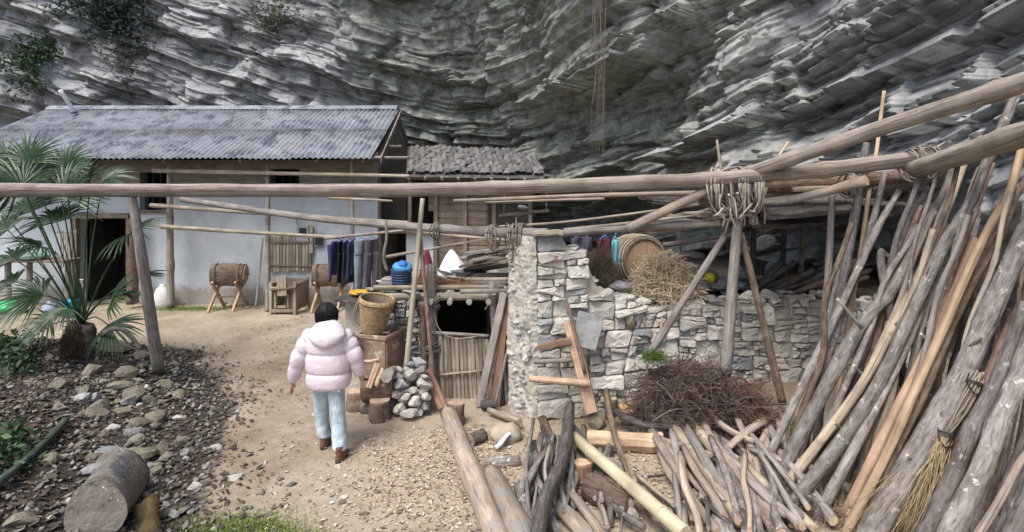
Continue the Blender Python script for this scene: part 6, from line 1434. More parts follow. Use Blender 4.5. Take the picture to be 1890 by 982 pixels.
plank('split_beam', a, b_, 0.16, 0.17, M['fresh_wood'], M['cut'], up=(0, -0.5, 0.9), label='pale split half-log lying on the sawdust before the brush heap', cat='split log', jit=0.03, bev=0.04, nx=7)
plank('split_beam', GP(1098, 855, .08), GP(1152, 868, .06), 0.16, 0.12, M['bark'], M['cut_grey'], up=(0, -0.4, 0.9), label='dark grey half-log lying below the pale split one', cat='split log', jit=0.03, bev=0.04)
rock(GP(1165, 965) + Vector((0, 0, .05)), (0.085, 0.06, 0.09), 'stone', label='pale yellowish stone by the bamboo cane end', cat='stone')
T = 'tan_wood'
lg([(1222, 766), (1262, 812), (1305, 868), (1370, 962)], (18, 28), 'peeled_yellow', 'pale yellowish forked branch lying uppermost in the branch pile', z=[.16, .16, .15, .12], cut='cut')
lg([(1256, 756), (1285, 792), (1330, 850), (1350, 890)], (18, 18), 'peeled_yellow', 'crooked yellowish branch beside the uppermost forked one', z=[.14, .16, .14, .1], cut='cut')
lg([(1308, 762), (1302, 795), (1345, 855), (1390, 905), (1445, 985)], (17, 22), T, 'long bent tan branch through the middle of the branch pile', z=[.2, .2, .18, .14, .1])
lg([(1335, 818), (1368, 868), (1410, 912), (1452, 950)], (12, 16), 'grey_wood', 'pale bare branch lying on the bent tan one', z=[.2, .2, .2, .16], cut='cut')
lg([(1296, 750), (1340, 790), (1392, 815)], (13, 9), T, 'curved tan branch at the top of the branch pile', z=[.22, .24, .22])
lg([(1432, 762), (1378, 798), (1340, 830)], (14, 10), T, 'tan branch slanting the other way across the pile top', z=[.24, .24, .2], cut='cut')
lg([(1424, 785), (1405, 820), (1372, 872)], (18, 20), T, 'thick tan stick leaning under the slanting branch', z=[.14, .12, .08])
lg([(1376, 812), (1405, 848), (1450, 890)], (13, 22), T, 'smooth branch pointing at the foot of the leaning poles', z=[.16, .12, .08])
lg([(1362, 775), (1378, 815)], (10, 10), T, 'short stub standing up in the branch pile', z=[.3, .2])
lg([(1396, 845), (1412, 905)], (13, 14), 'grey_wood', 'short grey stick near the foot of the leaning poles', z=[.1, .08])
lg([(1312, 915), (1345, 1000)], (28, 34), 'bark', 'dark grey log lying low under the branch pile', z=[.06, .06])
lg([(1378, 912), (1432, 978)], (24, 26), 'bark_brown', 'brown log with a hollow cut end at the pile bottom', z=[.08, .08], cut='cut_grey')
lg([(1246, 878), (1258, 975)], (12, 15), 'grey_wood', 'pale bone-like stick standing near the bamboo cane', z=[.16, .06], cut='cut')
lg([(1286, 862), (1296, 905), (1292, 960)], (11, 14), 'grey_wood', 'pale jointed stick beside the yellowish branch', z=[.16, .1, .05])
lg([(1302, 890), (1262, 935)], (16, 14), 'grey_wood', 'short pale stick lying between the two standing ones', z=[.05, .05])
lg([(1196, 880), (1250, 872), (1322, 842)], (5, 4), 'bark_dark', 'thin dark twig lying across the sawdust', z=[.06, .1, .2])
lg([(1275, 845), (1250, 868)], (12, 10), T, 'short thick twig end on the sawdust', z=[.06, .04])
lg([(1360, 935), (1400, 1000)], (22, 24), 'bark', 'grey log end at the lower edge of the branch pile', z=[.05, .05])
lg([(1350, 898), (1358, 935)], (18, 10), 'peeled', 'small orange splinter in the branch pile', z=[.18, .12], cut='cut_orange')
rs = random.Random(12)
mats_ = ['bark', 'bark', 'tan_wood', 'grey_wood', 'grey_wood', 'bark_dark']
for k in range(50):                                             # small sticks filling the pile
    px = rs.uniform(960, 1470); py = rs.uniform(840, 985); an = rs.uniform(0.5, 1.5) if px > 1150 else rs.uniform(0.9, 2.0); L = rs.uniform(40, 110)
    if 1130 < px < 1240 and py < 900: continue
    lg([(px - math.cos(an) * L / 2, py - math.sin(an) * L / 2), (px + rs.uniform(-6, 6), py), (px + math.cos(an) * L / 2, py + math.sin(an) * L / 2)], rs.uniform(5, 15), rs.choice(mats_), 'small loose stick low in the wood pile', z=[rs.uniform(.03, .17), rs.uniform(.05, .17), rs.uniform(.03, .17)], cat='stick', name='stick').__setitem__('group', 'loose sticks of the wood pile')

rs = random.Random(81)
nm_ = {'grey_wood': 'weathered grey branch tangled in the firewood heap', 'tan_wood': 'tan branch tangled in the firewood heap', 'bark': 'grey-barked branch tangled in the firewood heap', 'peeled_yellow': 'yellowish bare branch tangled in the firewood heap'}
for k in range(30):                                              # crooked branches fanning down from the brush heap
    x0 = rs.uniform(1200, 1440); y0 = rs.uniform(765, 850); L = rs.uniform(110, 240); an = rs.gauss(0.95, 0.28); x1, y1 = x0 + math.cos(an) * L, y0 + math.sin(an) * L
    if y1 > 1010: x1, y1 = x0 + (x1 - x0) * 0.7, y0 + (y1 - y0) * 0.7
    mt = rs.choice(['grey_wood', 'tan_wood', 'bark', 'grey_wood', 'tan_wood', 'peeled_yellow']); h0 = rs.uniform(.08, .24)
    lg([(x0, y0), (x0 + (x1 - x0) * .35 + rs.uniform(-7, 7), y0 + (y1 - y0) * .35), (x0 + (x1 - x0) * .7 + rs.uniform(-6, 6), y0 + (y1 - y0) * .7), (x1, y1)], (rs.uniform(9, 15), rs.uniform(11, 20)), mt, nm_[mt], z=[h0, h0 + .02, h0 - .03, h0 - .05], knots=3, cut='cut').__setitem__('group', 'branches of the firewood heap')
for k in range(16):                                              # switches over the left edge of the pile
    x0 = rs.uniform(965, 1060); y0 = rs.uniform(770, 830); x1 = x0 + rs.gauss(5, 35); y1 = y0 + rs.uniform(90, 190)
    lg([(x0, y0), ((x0 + x1) / 2 + rs.uniform(-18, 18), (y0 + y1) / 2), (x1, y1)], (rs.uniform(5, 9), rs.uniform(6, 12)), rs.choice(['bark', 'bark_dark', 'grey_wood']), 'thin grey switch in the heap beside the thick crooked branch', z=[rs.uniform(.1, .3), rs.uniform(.1, .28), .1], knots=1).__setitem__('group', 'switches in the heap')

# ================================================================== PERSON
pj, nt, b = nodes('pale_pink_quilted_nylon')
v = mapping(nt, 'Object', (1, 1, 2.2)); n1_ = noise(nt, v, 7, 4, 0.6); n2_ = noise(nt, mapping(nt, 'Object', (2.2, 1, 0.8)), 16, 5, 0.65, 1.0)
nt.links.new(ramp(nt, n1_, [(0.3, (0.60, 0.51, 0.555)), (0.7, (0.72, 0.64, 0.675))]), b.inputs['Base Color']); b.inputs['Roughness'].default_value = 0.5
ad = nd(nt, 'ShaderNodeMath', operation='ADD'); nt.links.new(n1_, ad.inputs[0]); nt.links.new(n2_, ad.inputs[1]); bump(nt, b, ad.outputs[0], 0.4, 0.02)
jm = mat_noise('light_blue_denim', [(0.3, (0.26, 0.34, 0.40)), (0.5, (0.42, 0.51, 0.56)), (0.7, (0.62, 0.69, 0.72))], 7, 7, 0.9, 0.03, stretch=(1.2, 1, 0.7))
bm_ = mat_noise('brown_leather', [(0.3, (0.10, 0.05, 0.03)), (0.7, (0.21, 0.115, 0.075))], 9, 4, 0.3, 0.01, rough=0.5)
hm_ = mat_noise('black_hair', [(0.3, (0.006, 0.006, 0.008)), (0.7, (0.022, 0.021, 0.024))], 40, 4, 0.6, 0.01, rough=0.4, stretch=(1, 1, 0.15))
sk_ = mat_plain('skin', (0.50, 0.31, 0.23), 0.5)
PD = 5.48; pz = gzf(-1.85, PD)
def pp(px, py, dy=0.0): return P(px, py, PD + dy)
person = empty('person', (-1.85, PD, pz), 'person in a pale pink puffer jacket and light jeans walking away', 'person')
Lf = GP(598, 826); Rf = GP(627, 851)                       # heel positions on the ground
nv_ = {}; vs_ = []; es_ = []; rd_ = []
def jv(k, p, r, link_=None):
    nv_[k] = len(vs_); vs_.append(Vector(p)); rd_.append(r)
    if link_ is not None: es_.append((nv_[link_], nv_[k]))
hipc = pp(608, 700)
jv('pelvis', hipc, 0.12); jv('belly', pp(606, 670), 0.12, 'pelvis'); jv('chest', pp(605, 630), 0.13, 'belly'); jv('neck', pp(604, 600), 0.05, 'chest'); jv('head', pp(603, 580, 0.01), 0.085, 'neck'); jv('crown', pp(603, 566, 0.01), 0.06, 'head')
hands = {}
for s_, sh_, el_, wr_, pal_ in (('l', (577, 618, 0), (551, 664, .02), (540, 702, .10), (538, 714, .12)), ('r', (633, 618, 0), (655, 658, .0), (665, 690, .07), (668, 700, .09))):
    jv('sh' + s_, pp(*sh_), 0.055, 'chest'); jv('el' + s_, pp(*el_), 0.042, 'sh' + s_); jv('wr' + s_, pp(*wr_), 0.026, 'el' + s_); jv('pa' + s_, pp(*pal_), 0.03, 'wr' + s_)
    w0 = pp(*wr_); p0 = pp(*pal_); ax = (p0 - w0).normalized(); side = Vector((0, 1, 0)); side = (side - ax * side.dot(ax)).normalized(); inn = ax.cross(side) * (1 if s_ == 'l' else -1)
    for k in range(4):
        q0 = p0 + side * (k - 1.5) * 0.019 + ax * 0.03; l = (0.026, 0.03, 0.028, 0.022)[k]
        jv(f'f{s_}{k}a', q0, 0.010, 'pa' + s_); jv(f'f{s_}{k}b', q0 + ax * l + inn * 0.006, 0.0085, f'f{s_}{k}a'); jv(f'f{s_}{k}c', q0 + ax * l * 1.7 + inn * 0.02, 0.007, f'f{s_}{k}b')
    t0 = p0 + side * 0.035 + inn * 0.012; jv('t' + s_ + 'a', t0, 0.011, 'pa' + s_); jv('t' + s_ + 'b', t0 + ax * 0.03 + side * 0.012 + inn * 0.008, 0.009, 't' + s_ + 'a')
for s_, ft, kn in (('l', Lf, (594, 768, .12)), ('r', Rf, (624, 775, .02))):
    jv('hip' + s_, pp(*((596, 712, 0.02) if s_ == 'l' else (620, 712, 0))), 0.07, 'pelvis'); jv('kn' + s_, pp(*kn), 0.042, 'hip' + s_)
    jv('an' + s_, ft + Vector((0, 0.02, 0.09)), 0.036, 'kn' + s_); jv('to' + s_, ft + Vector((0, 0.14, 0.035)), 0.03, 'an' + s_)
me = bpy.data.meshes.new('body'); me.from_pydata([v_ - person.location for v_ in vs_], es_, []); me.update()
body = bpy.data.objects.new('body', me); link(body, person); me.materials.append(sk_)
md = body.modifiers.new('skin', 'SKIN'); md.use_smooth_shade = True
for i, v_ in enumerate(me.skin_vertices[0].data): v_.radius = (rd_[i], rd_[i]); v_.use_root = (i == 0)
body.modifiers.new('sub', 'SUBSURF').levels = 2; body.modifiers['sub'].render_levels = 2

def loft(name, rings, mat, parent, closed=(True, True), sub=1):
    k = len(rings[0]); V = [p for r in rings for p in r]
    f = [(i * k + j, i * k + (j + 1) % k, (i + 1) * k + (j + 1) % k, (i + 1) * k + j) for i in range(len(rings) - 1) for j in range(k)]
    if closed[0]: f.append(tuple(range(k - 1, -1, -1)))
    if closed[1]: f.append(tuple(range((len(rings) - 1) * k, len(rings) * k)))
    o = mk(name, V, f, mat, parent, True, origin=V[0])
    if sub: md = o.modifiers.new('sub', 'SUBSURF'); md.levels = sub; md.render_levels = sub
    return o
def wr(a, z, s): return float(fbm(np.array(math.cos(a) * 2.2 + s), np.array(z * 9 + math.sin(a) * 2.2), 55 + s, 3)) - 0.5
# torso: quilted channels
zs_ = [pp(0, y).z for y in (714, 684, 648, 618, 598)]           # channel seams
rings = []
wtab = ([zs_[0], zs_[1], zs_[2], zs_[3], zs_[4], zs_[4] + 0.05], [0.215, 0.228, 0.222, 0.20, 0.13, 0.07]); dtab = (wtab[0], [0.165, 0.185, 0.185, 0.165, 0.125, 0.075])
cxs = (wtab[0], [pp(608, 0).x, pp(607, 0).x, pp(606, 0).x, pp(605, 0).x, pp(604, 0).x, pp(604, 0).x])
for c_ in range(4):
    for t in (0.0, 0.06, 0.2, 0.4, 0.6, 0.8, 0.94):
        z = zs_[c_] + (zs_[c_ + 1] - zs_[c_]) * t; bulge = 0.855 + 0.15 * math.sin(math.pi * min(1, max(0, t))) ** 0.4
        if c_ == 0 and t == 0: bulge = 0.82
        w, d, cx0 = np.interp(z, *wtab) * bulge, np.interp(z, *dtab) * bulge, np.interp(z, *cxs); ring = []
        for j in range(40):
            a = 2 * math.pi * j / 40; e = 0.82; ca_, sa_ = math.cos(a), math.sin(a)
            q = 1 + 0.07 * wr(a * 1.0, z, 3) + (0.025 * math.sin(a * 17 + c_ * 2) * (1 - math.sin(math.pi * t)) if t < .3 or t > .7 else 0)
            ring.append(Vector((cx0 + w * q * math.copysign(abs(ca_) ** e, ca_), PD + d * q * math.copysign(abs(sa_) ** e, sa_), z)))
        rings.append(ring)
jk = loft('jacket', rings, pj, person)
def sleeve(name, pts, radii, nch, mat, parent):
    C = catmull(pts, nch * 6); rings = []; n = len(C) - 1
    T = np.gradient(C, axis=0); N = np.array([0.0, -1.0, 0.0])
    for i, c_ in enumerate(C):
        t_ = T[i] / np.linalg.norm(T[i]); N = N - t_ * (N @ t_); N /= np.linalg.norm(N); B = np.cross(t_, N); fr = (i / n * nch) % 1.0 if i < n else 1.0
        r = np.interp(i / n, np.linspace(0, 1, len(radii)), radii) * (0.82 + 0.2 * math.sin(math.pi * fr) ** 0.4)
        rings.append([Vector(c_ + (N * math.cos(a) + B * math.sin(a)) * r * (1 + 0.09 * wr(a, i * 0.13, 8))) for a in np.linspace(0, 2 * math.pi, 24, endpoint=False)])
    return loft(name, rings, mat, parent)
sleeve('sleeve', [pp(580, 612, 0), pp(566, 634, .0), pp(551, 664, .02), pp(540, 704, .10)], [0.085, 0.098, 0.092, 0.085, 0.055], 4, pj, person)
sleeve('sleeve', [pp(630, 612, 0), pp(643, 634, .0), pp(655, 658, .0), pp(665, 692, .07)], [0.085, 0.098, 0.092, 0.082, 0.055], 4, pj, person)
# hood lying on the back
rings = []
for i in range(13):
    t = i / 12; ph = math.pi * (t - 0.5); ring = []
    for j in range(32):
        a = 2 * math.pi * j / 32; x = math.cos(a) * math.cos(ph); y = math.sin(a) * math.cos(ph); z = math.sin(ph)
        low = max(0, -z); w = 0.19 * (1 - 0.45 * low ** 2) ; seam = 1 - 0.10 * math.exp(-(x / 0.1) ** 2) * (y < 0)
        ring.append(pp(603, 616, -0.12) + Vector((x * w, y * 0.115 * seam * (1 + .1 * wr(a, z * .3, 5)) + 0.05 * z, z * 0.135 - 0.03 * x * x * (z > 0))))
    rings.append(ring)
loft('hood', rings, pj, person)
pole('collar', [pp(604, 607) + Vector((0.10 * math.cos(a), 0.085 * math.sin(a) - 0.01, 0.01 * math.sin(a))) for a in np.linspace(0, 2 * math.pi, 17)], 0.04, 0.04, pj, parent=person, n=24, seg=10, rough=0.05)
# hair
rings = []
for i in range(15):
    ph = math.pi * (i / 14 - 0.5); ring = []
    for j in range(32):
        a = 2 * math.pi * j / 32; x, y, z = math.cos(a) * math.cos(ph), math.sin(a) * math.cos(ph), math.sin(ph)
        face = 0.9 if y > 0.3 and z < 0.3 else 1.0; st = 1 + 0.035 * math.sin(a * 13 + 3 * z) * math.cos(ph)
        ring.append(pp(603, 580, 0.0) + Vector((x * 0.108 * st, y * 0.12 * face * st, z * 0.122 - 0.012 * (z < 0))))
    rings.append(ring)
hr_ = loft('hair', rings, hm_, person)
hs2 = []; rs = np.random.default_rng(6); hc = pp(603, 580, 0.0)
for k in range(420):                                           # loose strands swept down over the back of the head
    a = rs.uniform(math.pi * 0.9, math.pi * 2.1); q = [hc + Vector((math.cos(a) * math.cos(e) * 0.109, math.sin(a) * math.cos(e) * 0.121, math.sin(e) * 0.124 - 0.01)) * 1.0 + Vector(rs.normal(size=3) * 0.004) for e in np.linspace(rs.uniform(0.9, 1.4), rs.uniform(-0.9, -0.3), 5)]
    hs2.append(tube_data(q, .0022, .0012, seg=3, n=6, seed=k))
V, f, uv, mi = merge(hs2); mk('strands', V, f, [hm_, hm_], hr_, True, uv, mi, origin=hc)
rs = random.Random(1)
crumple('mask_strap', pp(588, 597, -0.02), 0.018, 0.015, 0.025, M['sack_white'], person, seed=10, amp=0.2)
# jeans
def trouser(name, pts, radii, seed):
    C = catmull(pts, 22); rings = []
    for i, c_ in enumerate(C):
        t = i / 22; r = np.interp(t, np.linspace(0, 1, len(radii)), radii)
        rings.append([Vector(c_) + Vector((math.cos(a) * r, math.sin(a) * r * 1.08, 0)) * (1 + 0.16 * wr(a, t * 1.8, seed) + 0.05 * math.sin(t * 46 + 2 * a + seed) * (t > 0.72) + 0.035 * math.sin(t * 60 + a * 1.5) * math.exp(-((t - 0.55) / 0.12) ** 2)) for a in np.linspace(0, 2 * math.pi, 24, endpoint=False)])
    return loft(name, rings, jm, person)
trouser('trouser_leg', [pp(597, 690, 0), pp(595, 715, .03), pp(594, 766, .14), Lf + Vector((0, 0.02, 0.10))], [0.098, 0.094, 0.078, 0.070, 0.072], 2)
trouser('trouser_leg', [pp(619, 690, 0), pp(620, 715, 0), pp(624, 775, -.02), Rf + Vector((0, 0.02, 0.10))], [0.098, 0.094, 0.080, 0.072, 0.075], 6)
for px_ in (597, 620):
    pk = pp(px_, 716, -0.115); plank('pocket', pk + Vector((0, 0, 0.035)), pk + Vector((0, -0.004, -0.04)), 0.085, 0.008, jm, up=(0, -1, 0), parent=person, nx=2, jit=0.003)
crumple('seat', pp(608, 705, -0.01), 0.165, 0.12, 0.09, jm, person, seed=4, amp=0.08)
def boot(ft, yaw):
    b = empty_part('boot', ft); rings = []
    Rz_ = Matrix.Rotation(yaw, 3, 'Z')
    for (z, y0, y1, w) in ((0.0, -0.055, 0.185, 0.042), (0.018, -0.06, 0.19, 0.046), (0.05, -0.058, 0.18, 0.045), (0.075, -0.055, 0.13, 0.042), (0.10, -0.052, 0.075, 0.042), (0.13, -0.055, 0.06, 0.046), (0.165, -0.058, 0.06, 0.05)):
        ring = []
        for j in range(20):
            a = 2 * math.pi * j / 20; cy0, ry = (y0 + y1) / 2, (y1 - y0) / 2
            ring.append(ft + Rz_ @ Vector((math.cos(a) * w, cy0 + math.copysign(abs(math.sin(a)) ** 0.8, math.sin(a)) * ry, z)))
        rings.append(ring)
    o = loft('boot', rings, bm_, person)
    s_ = loft('sole', [[ft + Rz_ @ Vector((math.cos(a) * 0.05, 0.065 + math.sin(a) * 0.132, z)) for a in np.linspace(0, 2 * math.pi, 20, endpoint=False)] for z in (-0.004, 0.022)], M['near_black'], o, sub=0)
def empty_part(n, p): return None
boot(Lf, 0.05); boot(Rf, -0.08)

# ================================================================== PALM
gm_ = mat_noise('palm_leaf', [(0.3, (0.010, 0.028, 0.008)), (0.55, (0.024, 0.06, 0.02)), (0.78, (0.06, 0.125, 0.042))], 4, 4, 0.1, 0.01, rough=0.45, spec=0.4, var=0.2)
pd_ = 7.45; pb_ = Vector(((140 - CX) / F * pd_, pd_, 0)); pb_.z = gzf(pb_.x, pd_)
palm = empty('fan_palm', pb_, 'bushy dark green fan palm with a fibrous trunk growing on the bank', 'palm')
crown = P(150, 596, pd_)
pole('trunk', [pb_ - Vector((0, 0, .05)), (pb_ + crown) / 2, crown], 0.17, 0.12, M['bark_dark'], parent=palm, seg=16, rough=0.25, n=8)
fib = mat_noise('palm_fibre', [(0.3, (0.045, 0.03, 0.022)), (0.7, (0.12, 0.085, 0.06))], 10, 3, 0.0)
blades('trunk_fibre', (pb_ + crown) / 2 + Vector((0, -0.03, -0.12)), 1800, (0.085, 0.085, 0.2), 0.24, fib, None, None, seed=71, r=0.004, dirs=[(0.5, -0.2, 1), (-0.5, -0.2, 1), (0, -.5, 1), (.1, .4, 1)], parent=palm)
def frond(hub, tip_dir, nrm, L, spread, n, seed):
    rs = np.random.default_rng(seed); ax = Vector(tip_dir).normalized(); nr = Vector(nrm); nr = (nr - ax * nr.dot(ax)).normalized(); sd = ax.cross(nr)
    pet = pole('petiole', [crown + Vector((rs.uniform(-.04, .04), rs.uniform(-.04, .04), 0)), (crown + hub) / 2 + Vector((0, 0, 0.10)), hub], 0.012, 0.007, gm_, parent=palm, seed=seed, seg=6)
    V = []; f = []; b = 0
    for k in range(n):
        th = spread * (k / (n - 1) - 0.5) * 2 + rs.normal() * 0.03; dv = ax * math.cos(th) + sd * math.sin(th); cr = nr.cross(dv).normalized(); l = L * (0.75 + 0.25 * math.cos(th * 0.7)) * rs.uniform(0.86, 1.05); w = 0.0135 * L / 0.45
        bend = rs.uniform(0.15, 0.5); kink = rs.uniform(0.5, 0.75)
        for i in range(6):
            t = i / 5; p = hub + dv * l * t - Vector((0, 0, bend * l * max(0, t - kink * 0.6) ** 1.6)) + nr * 0.05 * math.sin(t * 3) * L; ww = w * (0.35 + 0.65 * math.sin(math.pi * min(1, t * 0.9 + 0.18))) * (1 if t < 1 else 0.1)
            V += [p - cr * ww + nr * ww * 0.45, p, p + cr * ww + nr * ww * 0.45]
        for i in range(5):
            a = b + i * 3; f += [(a, a + 1, a + 4, a + 3), (a + 1, a + 2, a + 5, a + 4)]
        b += 18
    o = mk('frond', V, f, gm_, pet, False, origin=hub)
Y = Vector((0, -1, 0))
for i, (px, py, dd, tx_, tz_, ty_, Lx, spd, n_) in enumerate(((240, 432, -.2, 0.7, 0.15, -.4, 88, 2.0, 30), (190, 335, .3, 0.9, 0.3, .2, 80, 1.7, 28), (40, 345, -.3, -0.8, 0.5, -.3, 110, 1.9, 32), (125, 365, .0, 0.1, 1, .3, 105, 1.8, 30), (75, 455, -.3, -0.3, 0.3, -.8, 78, 1.9, 28), (205, 560, -.4, 0.75, 0.65, -.2, 90, 1.2, 24), (95, 590, -.5, -0.6, -0.3, -.6, 70, 1.5, 22), (15, 425, .1, -0.9, 0.1, .1, 85, 1.8, 26), (55, 300, .2, -0.2, 0.9, .2, 85, 1.7, 26), (262, 508, -.1, 1, 0.12, .1, 50, 0.22, 10), (165, 345, -.3, 0.5, 0.8, -.4, 92, 1.7, 28), (-15, 370, .4, -0.7, 0.4, .2, 90, 1.7, 24), (30, 520, .2, -0.9, -0.1, .2, 75, 1.4, 22), (225, 540, -.2, 0.95, -0.1, -.2, 55, 0.3, 10), (105, 410, .5, -0.4, 0.5, .6, 95, 1.8, 26), (60, 390, .5, -0.6, 0.4, .5, 95, 1.8, 28), (120, 310, .3, 0.1, 0.9, .3, 80, 1.7, 26), (15, 310, .2, -0.4, 0.8, .3, 90, 1.8, 26), (55, 560, .0, -0.9, -0.35, -.2, 80, 1.3, 22), (30, 480, .4, -0.8, 0.2, .4, 85, 1.6, 24), (125, 570, -.5, -0.15, -0.5, -.8, 60, 1.3, 20), (200, 600, .0, 0.8, -0.4, -.2, 75, 1.2, 22), (80, 545, -.3, -0.7, 0.2, -.4, 85, 1.5, 24), (65, 620, -.2, -0.8, -0.5, -.3, 65, 1.2, 20), (110, 350, .4, -0.2, 0.8, .5, 95, 1.9, 30))):
    d = pd_ + dd; frond(P(px, py, d), (tx_, ty_, tz_), (0.1 * tx_, -0.55, 0.75), 0.9 * Lx * d / F, spd, n_, 200 + i)

# ================================================================== LEFT BANK: log, stones, litter
fl = empty('cut_log', GP(185, 985), 'fat foreground log with a pale weathered sawn end flecked with white', 'log')
a, b_ = P(176, 945, 4.1), P(226, 880, 4.75)
m_fl = mat_noise('mossy_grey_bark', [(0.3, (0.10, 0.09, 0.075)), (0.6, (0.22, 0.2, 0.17)), (0.8, (0.3, 0.28, 0.24))], 6, 7, 0.9, 0.04, extra=[((0.085, 0.09, 0.10), 2.5, 0.52, 0.1), ((0.75, 0.75, 0.73), 34, 0.66, 0.03)])
m_fe, nt, b = nodes('weathered_sawn_face')
w_ = nd(nt, 'ShaderNodeTexWave', wave_type='RINGS', rings_direction='Z', Scale=70, Distortion=4, Detail=3); nt.links.new(mapping(nt, 'UV'), w_.inputs['Vector'])
n1_, n2_, n3_ = noise(nt, mapping(nt, 'Object'), 7, 7, 0.65), noise(nt, mapping(nt, 'Object'), 42, 4, 0.6), noise(nt, mapping(nt, 'UV', (60, 6, 1)), 1.0, 3)
c = ramp(nt, n1_, [(0.3, (0.12, 0.10, 0.085)), (0.55, (0.24, 0.21, 0.18)), (0.75, (0.33, 0.295, 0.26))])
c = mix(nt, 0.3, c, mix(nt, w_.outputs['Fac'], (0.10, 0.085, 0.07), (0.34, 0.30, 0.26)))
c = mix(nt, ramp(nt, n1_, [(0.33, (1, 1, 1)), (0.4, (0, 0, 0))]), c, (0.05, 0.042, 0.035)); c = mix(nt, ramp(nt, n2_, [(0.66, (0, 0, 0)), (0.69, (1, 1, 1))]), c, (0.7, 0.7, 0.68))
nt.links.new(c, b.inputs['Base Color']); bump(nt, b, n1_, 0.8, 0.04)
V, f, uv, mi = tube_data([a, (a + b_) / 2, b_], 0.2, 0.2, seg=40, n=20, rough=0.05, seed=5, radii=[0.205, 0.2, 0.2, 0.205, 0.2, 0.21]); mk('trunk', V, f, [m_fl, m_fe], fl, True, uv, mi, origin=a)
pole('bark_slab', [P(268, 1000, 4.2), P(270, 930, 4.4)], 0.10, 0.085, mat_noise('yellow_brown_bark', [(0.3, (0.06, 0.045, 0.02)), (0.7, (0.15, 0.115, 0.055))], 9, 6, 1.0, 0.05), M['cut_grey'], 'yellow-brown rotten stump beside the fat foreground log', 'stump', seg=14, rough=0.3)
M['green_bark'] = mat_wood('mossy_green_stick', (0.03, 0.045, 0.035), (0.07, 0.095, 0.075), (0.12, 0.15, 0.12), gu=20, gv=3, var=0.05)
glog([(-40, 938), (60, 850), (122, 786)], (17, 11), 'green_bark', 'dark green stick lying on the leaf litter', lift=0.04)
big = ((195, 635, .42, .20, 'stone_moss_shade', 'large flat mossy boulder between the palm and the leaning post'), (232, 690, .16, .12, 'stone_moss_shade', 'squat brownish boulder below the leaning post'), (258, 838, .17, .11, 'stone_moss_shade', 'angular olive-grey stone above the fat foreground log'), (222, 712, .17, .10, 'stone_moss_shade', 'olive boulder among the leaves below the palm'), (40, 960, .16, .07, 'stone_moss_shade', 'moss-yellow flat stone beside the fat foreground log'), (210, 835, .15, .06, 'stone_grey', 'flat grey stone above the fat foreground log'), (265, 655, .2, .12, 'stone_moss_shade', 'dark stone wedged at the leaning post foot'), (320, 672, .11, .07, 'stone_moss_shade', 'brown stone on the path side of the leaning post foot'), (438, 880, .09, .035, 'stone', 'pale flat stone on the edge of the path'), (358, 898, .075, .05, 'stone', 'pale cube-like stone near the moss patch'), (345, 835, .08, .045, 'bark_stone', 'brown wedge-shaped stone near the path'), (398, 825, .075, .035, 'stone', 'small pale slab beside the path leaves'), (283, 890, .075, .035, 'stone', 'white-topped small slab beside the rotten stump'), (330, 770, .085, .03, 'stone', 'flat pale slab between leaves and path'), (205, 790, .10, .05, 'stone', 'pale stone in the litter uphill of the flat grey one'), (250, 785, .09, .07, 'stone_moss_shade', 'olive lump of stone beside the pale litter stone'))
for (px, py, w, h, mt_, lab) in big:
    g_ = GP(px, py + h * 60); rock(g_ + Vector((0, 0, h * 0.35)), (w, w * 0.75, h), mt_ if mt_ in M else 'stone_moss_shade', rot=(rng.uniform(-.12, .12), rng.uniform(-.12, .12), rng.uniform(-.5, .5)), label=lab, cat='stone')
rs = random.Random(99)
for (px, py, s_, lab) in ((170, 690, .2, 'mossy boulder at the foot of the palm trunk'), (245, 735, .17, 'pale-edged boulder downhill of the palm'), (305, 715, .14, 'dark boulder under the leaning post'), (110, 715, .16, 'boulder half sunk in the litter before the palm'), (285, 780, .15, 'grey-green boulder on the bank edge'), (180, 760, .17, 'broad low boulder in the middle of the bank'), (330, 735, .12, 'angular boulder where the bank meets the path')):
    g_ = GP(px, py); rock(g_ + Vector((0, 0, s_ * .22)), (s_, s_ * .8, s_ * .6), 'stone_moss_shade', label=lab, cat='boulder')
for k in range(34):                                              # half-buried lumps of rock on the bank
    px = rs.gauss(225, 70); py = rs.uniform(645, 880)
    if not (20 < px < 390): continue
    g_ = GP(px, py); s_ = rs.uniform(0.07, 0.15)
    rock(g_ + Vector((0, 0, s_ * 0.15)), (s_, s_ * .8, s_ * rs.uniform(.4, .7)), rs.choice(['stone_moss_shade', 'stone_moss_shade', 'stone_moss_shade', 'stone_grey']), label='fist-sized mossy rock half buried on the bank below the palm', cat='stone', group='half-buried rocks on the bank')
for k in range(40):
    px = rs.uniform(380, 760); py = rs.uniform(740, 975); g_ = GP(px, py); s_ = rs.uniform(0.015, 0.045)
    rock(g_ + Vector((0, 0, s_ * 0.2)), (s_, s_ * .8, s_ * .5), rs.choice(['stone', 'stone_moss_shade', 'stone']), label='small stone lying loose on the trodden path', cat='stone', group='small stones on the path')
for k in range(120):
    px = rs.gauss(265, 75); py = rs.uniform(650, 960)
    if not (60 < px < 450): continue
    g_ = GP(px, py); s_ = rs.uniform(0.025, 0.075) * (1.3 if rs.random() < 0.15 else 1)
    rock(g_ + Vector((0, 0, s_ * 0.25)), (s_, s_ * .75, s_ * rs.uniform(.35, .7)), rs.choice(['stone_moss_shade', 'stone_moss_shade', 'stone_grey', 'stone_moss_shade', 'stone']), label='small loose stone in the leaf litter between the palm and the path', cat='stone', group='loose stones along the path edge')
dk = pole('curved_bark', [P(185, 618, 7.3), P(215, 606, 7.15), P(245, 622, 7.0), P(258, 646, 6.95)], 0.012, 0.009, M['bark_dark'], None, 'dark curved strip of bark arched over the flat boulder', 'bark', flat=2.5)

